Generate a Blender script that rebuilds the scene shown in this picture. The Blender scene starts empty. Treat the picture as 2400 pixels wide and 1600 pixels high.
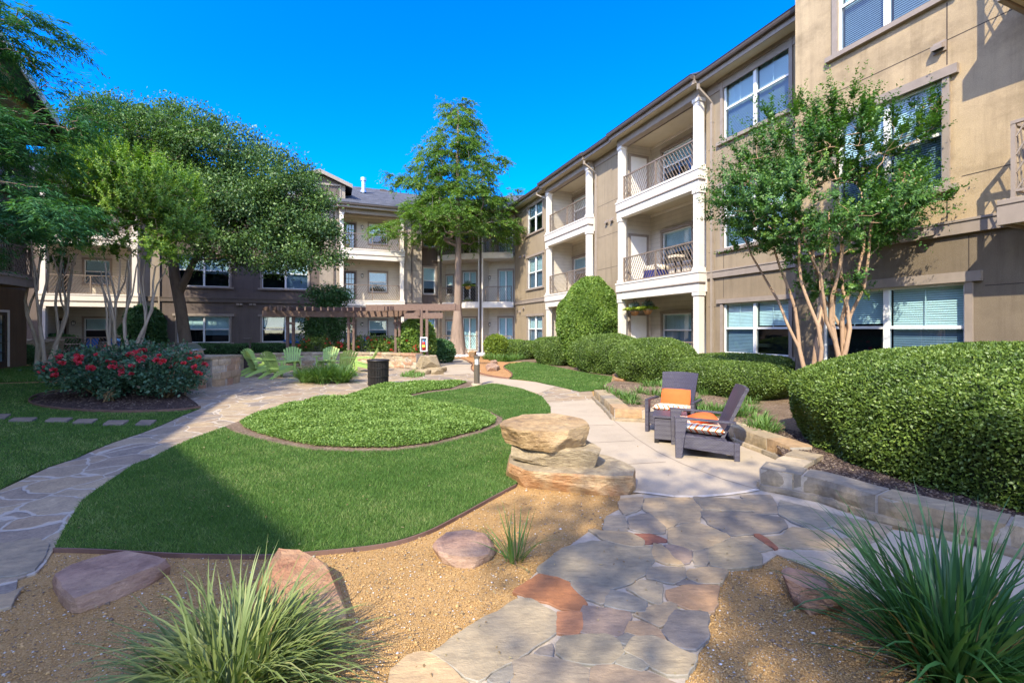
import bpy, bmesh, math, random
import numpy as np
from mathutils import Vector, Matrix
from mathutils.geometry import tessellate_polygon

random.seed(7)
RNG = np.random.default_rng(7)
SC = bpy.context.scene
COL = SC.collection

# ------------------------------------------------------------------ camera, sky, sun, exposure
EYE = 1.62            # camera height in metres
FPX = 1066.0          # focal length in pixels of the 2400 wide photograph (16 mm on 36 mm)
HOR = 772.0           # row of the horizon in the photograph
cam_d = bpy.data.cameras.new("camera")
cam = bpy.data.objects.new("camera", cam_d)
COL.objects.link(cam)
cam.location = (0, 0, EYE)
cam.rotation_euler = (math.radians(90), 0, 0)
cam_d.lens = 16.0
cam_d.sensor_width = 36.0
cam_d.shift_y = -28.0 / 2400.0
cam_d.clip_start = 0.05
cam_d.clip_end = 2000
SC.camera = cam

SUN_ELEV = 42.9
LX, LY = 0.422, 0.906                  # horizontal direction the sunlight travels
ce = math.cos(math.radians(SUN_ELEV))
LDIR = Vector((LX * ce, LY * ce, -math.sin(math.radians(SUN_ELEV))))
world = bpy.data.worlds.new("World")
SC.world = world
world.use_nodes = True
wt = world.node_tree
wt.nodes.clear()
w_out = wt.nodes.new("ShaderNodeOutputWorld")
w_bg = wt.nodes.new("ShaderNodeBackground")
w_sky = wt.nodes.new("ShaderNodeTexSky")
w_sky.sky_type = 'NISHITA'
w_sky.sun_disc = False
w_sky.sun_elevation = math.radians(SUN_ELEV)
w_sky.sun_rotation = math.atan2(-LX, -LY)
w_sky.altitude = 200
w_sky.air_density = 1.0
w_sky.dust_density = 0.0
w_sky.ozone_density = 4.0
w_hs = wt.nodes.new("ShaderNodeHueSaturation")
# the air is hazier and brighter round the sun and deepest blue opposite to it
w_tc = wt.nodes.new("ShaderNodeTexCoord")
w_dot = wt.nodes.new("ShaderNodeVectorMath")
w_dot.operation = 'DOT_PRODUCT'
wt.links.new(w_tc.outputs["Generated"], w_dot.inputs[0])
w_dot.inputs[1].default_value = tuple(-LDIR)
def sky_range(lo, hi, name):
    m = wt.nodes.new("ShaderNodeMapRange")
    m.interpolation_type = 'SMOOTHSTEP'
    m.inputs["From Min"].default_value = -0.1
    m.inputs["From Max"].default_value = 0.65
    m.inputs["To Min"].default_value = lo
    m.inputs["To Max"].default_value = hi
    wt.links.new(w_dot.outputs["Value"], m.inputs["Value"])
    wt.links.new(m.outputs[0], w_hs.inputs[name])
sky_range(1.60, 0.80, "Saturation")
sky_range(1.42, 2.1, "Value")
w_hs.inputs["Hue"].default_value = 0.519
wt.links.new(w_sky.outputs[0], w_hs.inputs["Color"])
wt.links.new(w_hs.outputs[0], w_bg.inputs[0])
w_bg.inputs[1].default_value = 0.15
wt.links.new(w_bg.outputs[0], w_out.inputs[0])

sun_d = bpy.data.lights.new("sun", 'SUN')
sun = bpy.data.objects.new("sun", sun_d)
COL.objects.link(sun)
sun_d.energy = 3.5
sun_d.angle = math.radians(0.53)
sun_d.color = (1.0, 0.90, 0.70)
sun.location = (-20, -40, 40)
sun.rotation_euler = LDIR.to_track_quat('-Z', 'Y').to_euler()

SC.view_settings.view_transform = 'Standard'
SC.view_settings.look = 'None'
SC.view_settings.gamma = 1.0
SC.view_settings.exposure = 1.28
SC.cycles.max_bounces = 6
SC.cycles.transparent_max_bounces = 12
SC.cycles.caustics_reflective = False
SC.cycles.caustics_refractive = False

# ------------------------------------------------------------------ frames
TH = math.radians(21.5)                # the buildings stand turned by this much
CT, ST = math.cos(TH), math.sin(TH)

def ts(t, s, z=0.0):
    return Vector((t * CT - s * ST, t * ST + s * CT, z))

def G(px, py, z=0.0):
    y = FPX * (EYE - z) / (py - HOR)
    return Vector(((px - 1200) / FPX * y, y, z))

def PW(px, py, y):
    return Vector(((px - 1200) / FPX * y, y, EYE - (py - HOR) / FPX * y))

# ------------------------------------------------------------------ mesh helpers
class MB:
    def __init__(self):
        self.v, self.f, self.m = [], [], []

    def add(self, vs, fs, mi=0):
        o = len(self.v)
        self.v.extend([tuple(p) for p in vs])
        for f in fs:
            self.f.append([i + o for i in f])
            self.m.append(mi)

    def box(self, x0, x1, y0, y1, z0, z1, mi=0):
        vs = [(x, y, z) for z in (z0, z1) for y in (y0, y1) for x in (x0, x1)]
        self.add(vs, [(0, 2, 3, 1), (4, 5, 7, 6), (0, 1, 5, 4), (2, 6, 7, 3), (0, 4, 6, 2), (1, 3, 7, 5)], mi)

    def obox(self, M, sx, sy, sz, mi=0):
        vs = [M @ Vector((x * sx / 2, y * sy / 2, z * sz / 2)) for z in (-1, 1) for y in (-1, 1) for x in (-1, 1)]
        self.add(vs, [(0, 2, 3, 1), (4, 5, 7, 6), (0, 1, 5, 4), (2, 6, 7, 3), (0, 4, 6, 2), (1, 3, 7, 5)], mi)

    def bar(self, p, q, w, h, mi=0, up=(0, 0, 1)):
        p, q = Vector(p), Vector(q)
        d = (q - p)
        L = d.length
        d.normalize()
        u = Vector(up)
        if abs(d.dot(u)) > 0.98:
            u = Vector((1, 0, 0))
        x = d.cross(u).normalized()
        y = x.cross(d).normalized()
        M = Matrix((x, d, y)).transposed().to_4x4()
        M.translation = (p + q) / 2
        self.obox(M, w, L, h, mi)

    def quad(self, a, b, c, d, mi=0):
        self.add([a, b, c, d], [(0, 1, 2, 3)], mi)

    def prism(self, poly, z0, z1, mi=0, mi_side=None, inset=0.0):
        n = len(poly)
        c = Vector((sum(p[0] for p in poly) / n, sum(p[1] for p in poly) / n))
        top = []
        for p in poly:
            d = Vector((p[0], p[1])) - c
            L = max(d.length, 1e-6)
            d2 = d * max(0.2, (L - inset) / L)
            top.append((c.x + d2.x, c.y + d2.y, z1))
        bot = [(p[0], p[1], z0) for p in poly]
        tri = tessellate_polygon([[Vector(p) for p in top]])
        self.add(top, [tuple(t) for t in tri], mi)
        o = len(self.v)
        self.v.extend(top)
        self.v.extend(bot)
        for i in range(n):
            j = (i + 1) % n
            self.f.append([o + i, o + j, o + n + j, o + n + i])
            self.m.append(mi if mi_side is None else mi_side)

    def tube(self, pts, rad, n=8, mi=0, cap=True):
        pts = [Vector(p) for p in pts]
        if not hasattr(rad, '__len__'):
            rad = [rad] * len(pts)
        o = len(self.v)
        for i, p in enumerate(pts):
            d = (pts[min(i + 1, len(pts) - 1)] - pts[max(i - 1, 0)]).normalized()
            u = Vector((0, 0, 1)) if abs(d.z) < 0.9 else Vector((1, 0, 0))
            x = d.cross(u).normalized()
            y = x.cross(d).normalized()
            for k in range(n):
                a = 2 * math.pi * k / n
                self.v.append(tuple(p + (x * math.cos(a) + y * math.sin(a)) * rad[i]))
        for i in range(len(pts) - 1):
            for k in range(n):
                k2 = (k + 1) % n
                self.f.append([o + i * n + k, o + i * n + k2, o + (i + 1) * n + k2, o + (i + 1) * n + k])
                self.m.append(mi)
        if cap:
            self.f.append([o + k for k in range(n)][::-1])
            self.m.append(mi)
            self.f.append([o + (len(pts) - 1) * n + k for k in range(n)])
            self.m.append(mi)

    def lathe(self, prof, n=20, mi=0, c=(0, 0, 0)):
        o = len(self.v)
        for r, z in prof:
            for k in range(n):
                a = 2 * math.pi * k / n
                self.v.append((c[0] + r * math.cos(a), c[1] + r * math.sin(a), c[2] + z))
        for i in range(len(prof) - 1):
            for k in range(n):
                k2 = (k + 1) % n
                self.f.append([o + i * n + k, o + i * n + k2, o + (i + 1) * n + k2, o + (i + 1) * n + k])
                self.m.append(mi)

    def build(self, name, mats, parent=None, M=None, smooth=False, loc=None, recalc=True, bevel=0.0):
        me = bpy.data.meshes.new(name)
        vs = self.v
        if M is not None:
            vs = [tuple(M @ Vector(p)) for p in vs]
        me.from_pydata(vs, [], self.f)
        if not isinstance(mats, (list, tuple)):
            mats = [mats]
        for m in mats:
            me.materials.append(m)
        me.polygons.foreach_set("material_index", self.m)
        if recalc or bevel > 0:
            bm = bmesh.new()
            bm.from_mesh(me)
            if recalc:
                bmesh.ops.recalc_face_normals(bm, faces=bm.faces)
            bm.to_mesh(me)
            bm.free()
        if smooth:
            me.polygons.foreach_set("use_smooth", [True] * len(me.polygons))
        ob = bpy.data.objects.new(name, me)
        COL.objects.link(ob)
        if loc is not None:
            ob.location = loc
        if parent is not None:
            ob.parent = parent
        if bevel > 0:
            b = ob.modifiers.new("edge", 'BEVEL')
            b.width = bevel
            b.segments = 2
            b.limit_method = 'ANGLE'
        return ob


def tag(o, label=None, cat=None, group=None, kind=None):
    if label: o["label"] = label
    if cat: o["category"] = cat
    if group: o["group"] = group
    if kind: o["kind"] = kind
    return o

def empty(name, loc, rz=0.0, label=None, cat=None, group=None):
    o = bpy.data.objects.new(name, None)
    COL.objects.link(o)
    o.location = loc
    o.rotation_euler = (0, 0, rz)
    o.empty_display_size = 0.2
    return tag(o, label, cat, group)

def dup(root, loc, rz=None, label=None, group=None, scale=None):
    r = root.copy()
    COL.objects.link(r)
    r.location = loc
    if rz is not None: r.rotation_euler = (0, 0, rz)
    if scale is not None: r.scale = (scale, scale, scale)
    if label: r["label"] = label
    if group: r["group"] = group
    for ch in list(root.children):
        c = ch.copy()
        COL.objects.link(c)
        c.parent = r
        for g in list(ch.children):
            d = g.copy()
            COL.objects.link(d)
            d.parent = c
    return r

def np_mesh(name, verts, faces_n, mats, parent=None, loc=None, attr=None, smooth=False, mi=None, sizes=None):
    """verts (N,3); faces_n (F,k) of equal size k"""
    me = bpy.data.meshes.new(name)
    verts = np.ascontiguousarray(verts, dtype=np.float32)
    faces_n = np.ascontiguousarray(faces_n, dtype=np.int32)
    F, k = faces_n.shape
    me.vertices.add(len(verts))
    me.vertices.foreach_set("co", verts.ravel())
    me.loops.add(F * k)
    me.loops.foreach_set("vertex_index", faces_n.ravel())
    me.polygons.add(F)
    me.polygons.foreach_set("loop_start", np.arange(0, F * k, k, dtype=np.int32))
    me.polygons.foreach_set("loop_total", np.full(F, k, dtype=np.int32))
    if not isinstance(mats, (list, tuple)):
        mats = [mats]
    for m in mats:
        me.materials.append(m)
    if mi is not None:
        me.polygons.foreach_set("material_index", np.ascontiguousarray(mi, dtype=np.int32))
    if smooth:
        me.polygons.foreach_set("use_smooth", np.ones(F, dtype=bool))
    me.update(calc_edges=True)
    if attr is not None:
        a = me.attributes.new("r", 'FLOAT', 'FACE')
        a.data.foreach_set("value", np.ascontiguousarray(attr, dtype=np.float32))
    ob = bpy.data.objects.new(name, me)
    COL.objects.link(ob)
    if loc is not None: ob.location = loc
    if parent is not None: ob.parent = parent
    return ob

# ------------------------------------------------------------------ materials
def new_mat(name):
    m = bpy.data.materials.new(name)
    m.use_nodes = True
    nt = m.node_tree
    nt.nodes.clear()
    out = nt.nodes.new("ShaderNodeOutputMaterial")
    return m, nt, out

def node(nt, typ, **kw):
    n = nt.nodes.new(typ)
    for k, v in kw.items():
        if k.startswith("i_"):
            n.inputs[k[2:].replace("_", " ")].default_value = v
        else:
            setattr(n, k, v)
    return n

def c4(c): return (c[0], c[1], c[2], 1.0)

def coords(nt, scale=(1, 1, 1), kind="Object"):
    tc = node(nt, "ShaderNodeTexCoord")
    mp = node(nt, "ShaderNodeMapping")
    mp.inputs["Scale"].default_value = scale
    nt.links.new(tc.outputs[kind], mp.inputs["Vector"])
    return mp.outputs[0]

def noise(nt, vec, scale, detail=4, rough=0.55):
    n = node(nt, "ShaderNodeTexNoise")
    n.inputs["Scale"].default_value = scale
    n.inputs["Detail"].default_value = detail
    n.inputs["Roughness"].default_value = rough
    nt.links.new(vec, n.inputs["Vector"])
    return n.outputs["Fac"]

def ramp(nt, fac, stops):
    r = node(nt, "ShaderNodeValToRGB")
    e = r.color_ramp.elements
    e[0].position, e[0].color = stops[0][0], c4(stops[0][1])
    e[1].position, e[1].color = stops[-1][0], c4(stops[-1][1])
    for p, c in stops[1:-1]:
        x = e.new(p)
        x.color = c4(c)
    nt.links.new(fac, r.inputs[0])
    return r.outputs[0]

def mixc(nt, fac, a, b, mode='MIX'):
    m = node(nt, "ShaderNodeMix", data_type='RGBA', blend_type=mode)
    for sock, v in ((m.inputs[0], fac), (m.inputs[6], a), (m.inputs[7], b)):
        if isinstance(v, (int, float)): sock.default_value = v
        elif isinstance(v, tuple): sock.default_value = c4(v)
        else: nt.links.new(v, sock)
    return m.outputs[2]

def math_n(nt, op, a, b=0.0):
    m = node(nt, "ShaderNodeMath", operation=op)
    for i, v in enumerate((a, b)):
        if isinstance(v, (int, float)): m.inputs[i].default_value = v
        else: nt.links.new(v, m.inputs[i])
    return m.outputs[0]

def bump(nt, height, strength=0.3, dist=0.01, nrm=None):
    b = node(nt, "ShaderNodeBump")
    b.inputs["Strength"].default_value = strength
    b.inputs["Distance"].default_value = dist
    nt.links.new(height, b.inputs["Height"])
    if nrm is not None: nt.links.new(nrm, b.inputs["Normal"])
    return b.outputs[0]

def principled(nt, out, col, rough=0.8, nrm=None, metal=0.0, spec=0.3):
    p = node(nt, "ShaderNodeBsdfPrincipled")
    if isinstance(col, tuple): p.inputs["Base Color"].default_value = c4(col)
    else: nt.links.new(col, p.inputs["Base Color"])
    if isinstance(rough, (int, float)): p.inputs["Roughness"].default_value = rough
    else: nt.links.new(rough, p.inputs["Roughness"])
    p.inputs["Metallic"].default_value = metal
    p.inputs["Specular IOR Level"].default_value = spec
    if nrm is not None: nt.links.new(nrm, p.inputs["Normal"])
    nt.links.new(p.outputs[0], out.inputs[0])
    return p

def scale_c(c, k): return (c[0] * k, c[1] * k, c[2] * k)

def m_stucco(name, c, var=0.22, patch=1.3, stain=0.0):
    m, nt, out = new_mat(name)
    v = coords(nt)
    n1 = noise(nt, v, patch, 6, 0.65)
    n2 = noise(nt, v, 60, 3)
    col = ramp(nt, n1, [(0.3, scale_c(c, 1 - var)), (0.72, scale_c(c, 1 + var * 0.6))])
    col = mixc(nt, 0.25, col, ramp(nt, n2, [(0.35, scale_c(c, 0.7)), (0.65, scale_c(c, 1.2))]))
    if stain > 0:
        vs = coords(nt, (0.6, 0.6, 0.9))
        n4 = noise(nt, vs, 1.6, 9, 0.74)
        st = ramp(nt, n4, [(0.47, (0, 0, 0)), (0.68, (1, 1, 1))])
        col = mixc(nt, math_n(nt, 'MULTIPLY', st, stain), col, scale_c(c, 0.5))
    n6 = noise(nt, coords(nt, (2.2, 2.2, 0.16)), 2.4, 6, 0.7)
    col = mixc(nt, 1.0, col, ramp(nt, n6, [(0.30, (0.80, 0.79, 0.78)), (0.5, (1, 1, 1)), (0.72, (1.06, 1.05, 1.03))]), 'MULTIPLY')
    n3 = noise(nt, v, 90, 3, 0.7)
    principled(nt, out, col, 0.92, bump(nt, n3, 0.55, 0.012), spec=0.15)
    return m

def m_plain(name, c, rough=0.6, var=0.12, scale=6.0, bmp=0.0, bscale=60, metal=0.0, spec=0.3):
    m, nt, out = new_mat(name)
    v = coords(nt)
    n1 = noise(nt, v, scale, 5, 0.6)
    col = ramp(nt, n1, [(0.3, scale_c(c, 1 - var)), (0.7, scale_c(c, 1 + var))])
    nr = bump(nt, noise(nt, v, bscale, 3), bmp, 0.01) if bmp > 0 else None
    principled(nt, out, col, rough, nr, metal, spec)
    return m

def m_wood(name, c, rough=0.7, axis=(1, 12, 12), var=0.3):
    m, nt, out = new_mat(name)
    v = coords(nt, axis)
    n1 = noise(nt, v, 5, 6, 0.65)
    col = ramp(nt, n1, [(0.3, scale_c(c, 1 - var)), (0.7, scale_c(c, 1 + var))])
    principled(nt, out, col, rough, bump(nt, n1, 0.25, 0.006))
    return m

def m_siding(name, c):
    m, nt, out = new_mat(name)
    tc = node(nt, "ShaderNodeTexCoord")
    sx = node(nt, "ShaderNodeSeparateXYZ")
    nt.links.new(tc.outputs["Object"], sx.inputs[0])
    fr = math_n(nt, 'FRACT', math_n(nt, 'MULTIPLY', sx.outputs[2], 1 / 0.18))
    v = coords(nt)
    n1 = noise(nt, v, 3, 4)
    col = ramp(nt, n1, [(0.3, scale_c(c, 0.92)), (0.7, scale_c(c, 1.06))])
    line = ramp(nt, fr, [(0.0, (0.35, 0.35, 0.35)), (0.06, (1, 1, 1))])
    col = mixc(nt, 1.0, col, line, 'MULTIPLY')
    principled(nt, out, col, 0.7, bump(nt, fr, 0.5, 0.015), spec=0.2)
    return m

def m_leaf(name, cols, trans=0.35, gloss=0.06, grough=0.45):
    """cols: list of colours, spread over the leaf's own random number"""
    m, nt, out = new_mat(name)
    at = node(nt, "ShaderNodeAttribute", attribute_name="r")
    n = len(cols)
    stops = [(i / max(1, n - 1), c) for i, c in enumerate(cols)]
    col = ramp(nt, at.outputs["Fac"], stops)
    d = node(nt, "ShaderNodeBsdfDiffuse")
    t = node(nt, "ShaderNodeBsdfTranslucent")
    g = node(nt, "ShaderNodeBsdfGlossy")
    g.inputs["Roughness"].default_value = grough + 0.12
    g.inputs["Color"].default_value = (0.55, 0.62, 0.5, 1)
    nt.links.new(col, d.inputs[0])
    tcol = mixc(nt, 1.0, col, (1.15, 1.25, 0.45), 'MULTIPLY')
    nt.links.new(tcol, t.inputs[0])
    m1 = node(nt, "ShaderNodeMixShader")
    m1.inputs[0].default_value = trans
    nt.links.new(d.outputs[0], m1.inputs[1])
    nt.links.new(t.outputs[0], m1.inputs[2])
    m2 = node(nt, "ShaderNodeMixShader")
    m2.inputs[0].default_value = gloss * 0.55
    nt.links.new(m1.outputs[0], m2.inputs[1])
    nt.links.new(g.outputs[0], m2.inputs[2])
    nt.links.new(m2.outputs[0], out.inputs[0])
    return m

def m_glass(name, tint, refl=1.0, rough=0.01):
    m, nt, out = new_mat(name)
    lw = node(nt, "ShaderNodeLayerWeight")
    lw.inputs["Blend"].default_value = 0.5
    f5 = math_n(nt, 'POWER', lw.outputs["Facing"], 4.0)
    fr = math_n(nt, 'ADD', math_n(nt, 'MULTIPLY', f5, 0.93), 0.055)
    tr = node(nt, "ShaderNodeBsdfTransparent")
    tr.inputs[0].default_value = c4(tint)
    gl = node(nt, "ShaderNodeBsdfGlossy")
    gl.inputs["Roughness"].default_value = rough
    gl.inputs["Color"].default_value = (0.95, 0.97, 1, 1)
    fac = math_n(nt, 'MINIMUM', math_n(nt, 'MULTIPLY', fr, refl), 1.0)
    mx = node(nt, "ShaderNodeMixShader")
    nt.links.new(fac, mx.inputs[0])
    nt.links.new(tr.outputs[0], mx.inputs[1])
    nt.links.new(gl.outputs[0], mx.inputs[2])
    nt.links.new(mx.outputs[0], out.inputs[0])
    return m

def m_flag(name, cols, mortar, cell=1.6, joint=0.035, warp=0.35):
    m, nt, out = new_mat(name)
    v = coords(nt)
    wn = node(nt, "ShaderNodeTexNoise")
    wn.inputs["Scale"].default_value = 1.7
    wn.inputs["Detail"].default_value = 3
    nt.links.new(v, wn.inputs["Vector"])
    wv = node(nt, "ShaderNodeVectorMath", operation='MULTIPLY_ADD')
    nt.links.new(wn.outputs["Color"], wv.inputs[0])
    wv.inputs[1].default_value = (warp, warp, 0)
    nt.links.new(v, wv.inputs[2])
    fl = node(nt, "ShaderNodeVectorMath", operation='MULTIPLY')
    nt.links.new(wv.outputs[0], fl.inputs[0])
    fl.inputs[1].default_value = (1, 1, 0)
    ve = node(nt, "ShaderNodeTexVoronoi", feature='DISTANCE_TO_EDGE')
    vc = node(nt, "ShaderNodeTexVoronoi", feature='F1')
    for x in (ve, vc):
        x.inputs["Scale"].default_value = cell
        nt.links.new(fl.outputs[0], x.inputs["Vector"])
    sx = node(nt, "ShaderNodeSeparateColor")
    nt.links.new(vc.outputs["Color"], sx.inputs[0])
    n = len(cols)
    stone = ramp(nt, sx.outputs[0], [(i / (n - 1), c) for i, c in enumerate(cols)])
    n2 = noise(nt, v, 5, 7, 0.7)
    stone = mixc(nt, 1.0, stone, ramp(nt, n2, [(0.3, (0.68, 0.68, 0.7)), (0.7, (1.18, 1.16, 1.12))]), 'MULTIPLY')
    n5 = noise(nt, v, 40, 4, 0.7)
    stone = mixc(nt, 1.0, stone, ramp(nt, n5, [(0.35, (0.8, 0.8, 0.8)), (0.65, (1.12, 1.12, 1.12))]), 'MULTIPLY')
    mort = mixc(nt, noise(nt, v, 30, 4), scale_c(mortar, 0.72), scale_c(mortar, 1.15))
    jn = math_n(nt, 'ADD', ve.outputs["Distance"], math_n(nt, 'MULTIPLY', math_n(nt, 'SUBTRACT', noise(nt, v, 9, 3), 0.5), 0.06))
    edge = ramp(nt, jn, [(joint * 0.75, (0, 0, 0)), (joint * 1.3, (1, 1, 1))])
    col = mixc(nt, edge, mort, stone)
    h = math_n(nt, 'ADD', math_n(nt, 'MULTIPLY', edge, 1.0), math_n(nt, 'MULTIPLY', n2, 0.7))
    principled(nt, out, col, 0.75, bump(nt, h, 0.6, 0.02), spec=0.25)
    return m

def m_stone(name, cols, scale=2.2, layer=1.0, bmp=0.8, dist=0.04):
    m, nt, out = new_mat(name)
    v = coords(nt)
    vz = coords(nt, (1, 1, 3.0 * layer))
    n1 = noise(nt, v, scale, 7, 0.65)
    n = len(cols)
    col = ramp(nt, n1, [(0.28 + 0.46 * i / (n - 1), c) for i, c in enumerate(cols)])
    n2 = noise(nt, vz, scale * 5, 6, 0.7)
    col = mixc(nt, 1.0, col, ramp(nt, n2, [(0.3, (0.62, 0.6, 0.6)), (0.68, (1.15, 1.14, 1.1))]), 'MULTIPLY')
    n3 = noise(nt, v, scale * 25, 4, 0.7)
    h = math_n(nt, 'ADD', n2, math_n(nt, 'MULTIPLY', n3, 0.35))
    principled(nt, out, col, 0.85, bump(nt, h, bmp, dist), spec=0.2)
    return m

def m_attr(name, rough=0.8, bmp=0.3, bscale=40, spec=0.2):
    """stones whose own colour is stored on their faces"""
    m, nt, out = new_mat(name)
    at = node(nt, "ShaderNodeAttribute", attribute_name="col")
    v = coords(nt)
    n1 = noise(nt, v, 4.5, 7, 0.7)
    n3 = noise(nt, coords(nt, (1, 2.5, 1)), 9, 6, 0.7)
    col = mixc(nt, 1.0, at.outputs["Color"], ramp(nt, n1, [(0.3, (0.66, 0.68, 0.72)), (0.7, (1.2, 1.15, 1.08))]), 'MULTIPLY')
    col = mixc(nt, 0.6, col, mixc(nt, 1.0, col, ramp(nt, n3, [(0.35, (0.7, 0.7, 0.72)), (0.6, (1.1, 1.1, 1.1))]), 'MULTIPLY'))
    n2 = noise(nt, v, bscale, 5, 0.7)
    h = math_n(nt, 'ADD', math_n(nt, 'MULTIPLY', n3, 1.0), math_n(nt, 'MULTIPLY', n2, 0.35))
    principled(nt, out, col, rough, bump(nt, h, bmp, 0.02), spec=spec)
    return m

def m_gravel(name, cols, cell=70, patchy=0.3, bmp=0.9):
    m, nt, out = new_mat(name)
    v = coords(nt)
    vo = node(nt, "ShaderNodeTexVoronoi", feature='F1')
    vo.inputs["Scale"].default_value = cell
    nt.links.new(v, vo.inputs["Vector"])
    sx = node(nt, "ShaderNodeSeparateColor")
    nt.links.new(vo.outputs["Color"], sx.inputs[0])
    n = len(cols)
    col = ramp(nt, sx.outputs[0], [(i / (n - 1), c) for i, c in enumerate(cols)])
    n1 = noise(nt, v, 1.4, 6, 0.65)
    col = mixc(nt, 1.0, col, ramp(nt, n1, [(0.3, (1 - patchy,) * 3), (0.7, (1 + patchy * 0.5,) * 3)]), 'MULTIPLY')
    n4 = noise(nt, v, 140, 3, 0.7)
    h = math_n(nt, 'SUBTRACT', math_n(nt, 'MULTIPLY', n4, 0.6), vo.outputs["Distance"])
    principled(nt, out, col, 0.95, bump(nt, h, bmp, 0.012), spec=0.1)
    return m

def m_shingle(name, c):
    m, nt, out = new_mat(name)
    v = coords(nt)
    br = node(nt, "ShaderNodeTexBrick")
    br.inputs["Scale"].default_value = 1.0
    br.inputs["Brick Width"].default_value = 0.3
    br.inputs["Row Height"].default_value = 0.14
    br.inputs["Mortar Size"].default_value = 0.006
    br.inputs["Color1"].default_value = c4(scale_c(c, 0.75))
    br.inputs["Color2"].default_value = c4(scale_c(c, 1.25))
    br.inputs["Mortar"].default_value = c4(scale_c(c, 0.5))
    nt.links.new(v, br.inputs["Vector"])
    n1 = noise(nt, v, 2.0, 6)
    col = mixc(nt, 1.0, br.outputs[0], ramp(nt, n1, [(0.3, (0.8,) * 3), (0.7, (1.15,) * 3)]), 'MULTIPLY')
    principled(nt, out, col, 0.9, bump(nt, noise(nt, v, 80, 3), 0.4, 0.01), spec=0.2)
    return m

def m_stripe(name):
    m, nt, out = new_mat(name)
    tc = node(nt, "ShaderNodeTexCoord")
    sx = node(nt, "ShaderNodeSeparateXYZ")
    nt.links.new(tc.outputs["Object"], sx.inputs[0])
    fr = math_n(nt, 'FRACT', math_n(nt, 'MULTIPLY', math_n(nt, 'ADD', sx.outputs[0], sx.outputs[1]), 1 / 0.155))
    r = node(nt, "ShaderNodeValToRGB")
    r.color_ramp.interpolation = 'CONSTANT'
    e = r.color_ramp.elements
    cream, orange, tan, brown = (0.8, 0.74, 0.6), (0.72, 0.16, 0.05), (0.42, 0.3, 0.14), (0.12, 0.09, 0.07)
    seq = [(0.0, cream), (0.13, orange), (0.33, cream), (0.45, tan), (0.5, cream), (0.58, brown), (0.61, cream), (0.7, orange), (0.84, cream), (0.92, tan), (0.96, cream)]
    e[0].position, e[0].color = 0.0, c4(cream)
    e[1].position, e[1].color = seq[1][0], c4(seq[1][1])
    for p, c in seq[2:]:
        x = e.new(p)
        x.color = c4(c)
    nt.links.new(fr, r.inputs[0])
    v = coords(nt)
    principled(nt, out, r.outputs[0], 0.9, bump(nt, noise(nt, v, 300, 2), 0.3, 0.002), spec=0.1)
    return m

def m_wicker(name, c):
    m, nt, out = new_mat(name)
    v = coords(nt)
    br = node(nt, "ShaderNodeTexChecker")
    br.inputs["Scale"].default_value = 55
    nt.links.new(v, br.inputs["Vector"])
    w = node(nt, "ShaderNodeTexWave", bands_direction='Z')
    w.inputs["Scale"].default_value = 22
    nt.links.new(v, w.inputs["Vector"])
    h = math_n(nt, 'ADD', math_n(nt, 'MULTIPLY', br.outputs["Fac"], 0.5), w.outputs["Fac"])
    col = ramp(nt, h, [(0.0, scale_c(c, 0.45)), (0.8, scale_c(c, 1.2))])
    principled(nt, out, col, 0.38, bump(nt, h, 0.7, 0.006), spec=0.5)
    return m

MT = {}
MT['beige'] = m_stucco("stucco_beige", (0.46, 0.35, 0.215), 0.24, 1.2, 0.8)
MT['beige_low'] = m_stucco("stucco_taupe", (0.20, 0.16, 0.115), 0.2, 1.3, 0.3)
MT['tan'] = m_stucco("stucco_tan", (0.315, 0.25, 0.17), 0.14, 0.9, 0.2)
MT['tan_low'] = m_stucco("stucco_tan_grey", (0.275, 0.215, 0.145), 0.14, 0.9, 0.2)
MT['brown'] = m_stucco("stucco_brown", (0.145, 0.116, 0.102), 0.14, 0.9)
MT['greige'] = m_stucco("stucco_greige", (0.34, 0.29, 0.235), 0.12, 0.9)
MT['groove'] = m_plain("groove", (0.07, 0.055, 0.045), 0.9)
MT['trim'] = m_plain("trim_taupe", (0.285, 0.235, 0.195), 0.7, 0.1, 5)
MT['trim_dark'] = m_plain("trim_brown", (0.12, 0.095, 0.08), 0.6, 0.1, 5)
MT['white'] = m_plain("trim_white", (0.70, 0.64, 0.56), 0.6, 0.06, 4)
MT['cream'] = m_plain("soffit_cream", (0.50, 0.43, 0.31), 0.8, 0.06, 4)
MT['siding'] = m_siding("lap_siding", (0.56, 0.51, 0.43))
MT['vinyl'] = m_plain("vinyl_white", (0.74, 0.74, 0.72), 0.4, 0.04, 4)
MT['blind'] = m_plain("blind_slat", (0.80, 0.82, 0.78), 0.6, 0.05, 3)
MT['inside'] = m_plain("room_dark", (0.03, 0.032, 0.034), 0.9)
MT['glass'] = m_glass("window_glass", (0.70, 0.88, 0.93), 1.3)
MT['screen'] = m_glass("screened_glass", (0.36, 0.48, 0.58), 1.3)
MT['door_brown'] = m_plain("door_brown", (0.055, 0.035, 0.025), 0.45, 0.1)
MT['door_white'] = m_plain("door_white", (0.72, 0.69, 0.64), 0.5, 0.04)
MT['rail'] = m_plain("rail_bronze", (0.20, 0.155, 0.12), 0.45, 0.1)
MT['iron'] = m_plain("iron_black", (0.025, 0.022, 0.02), 0.4, 0.1)
MT['gutter'] = m_plain("gutter_brown", (0.085, 0.065, 0.052), 0.4, 0.08)
MT['spout'] = m_plain("downspout_tan", (0.30, 0.25, 0.20), 0.5, 0.08)
MT['shingle'] = m_shingle("shingle_grey", (0.085, 0.088, 0.10))
MT['metal'] = m_plain("galvanized", (0.55, 0.56, 0.58), 0.35, 0.1, metal=0.8)
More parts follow.
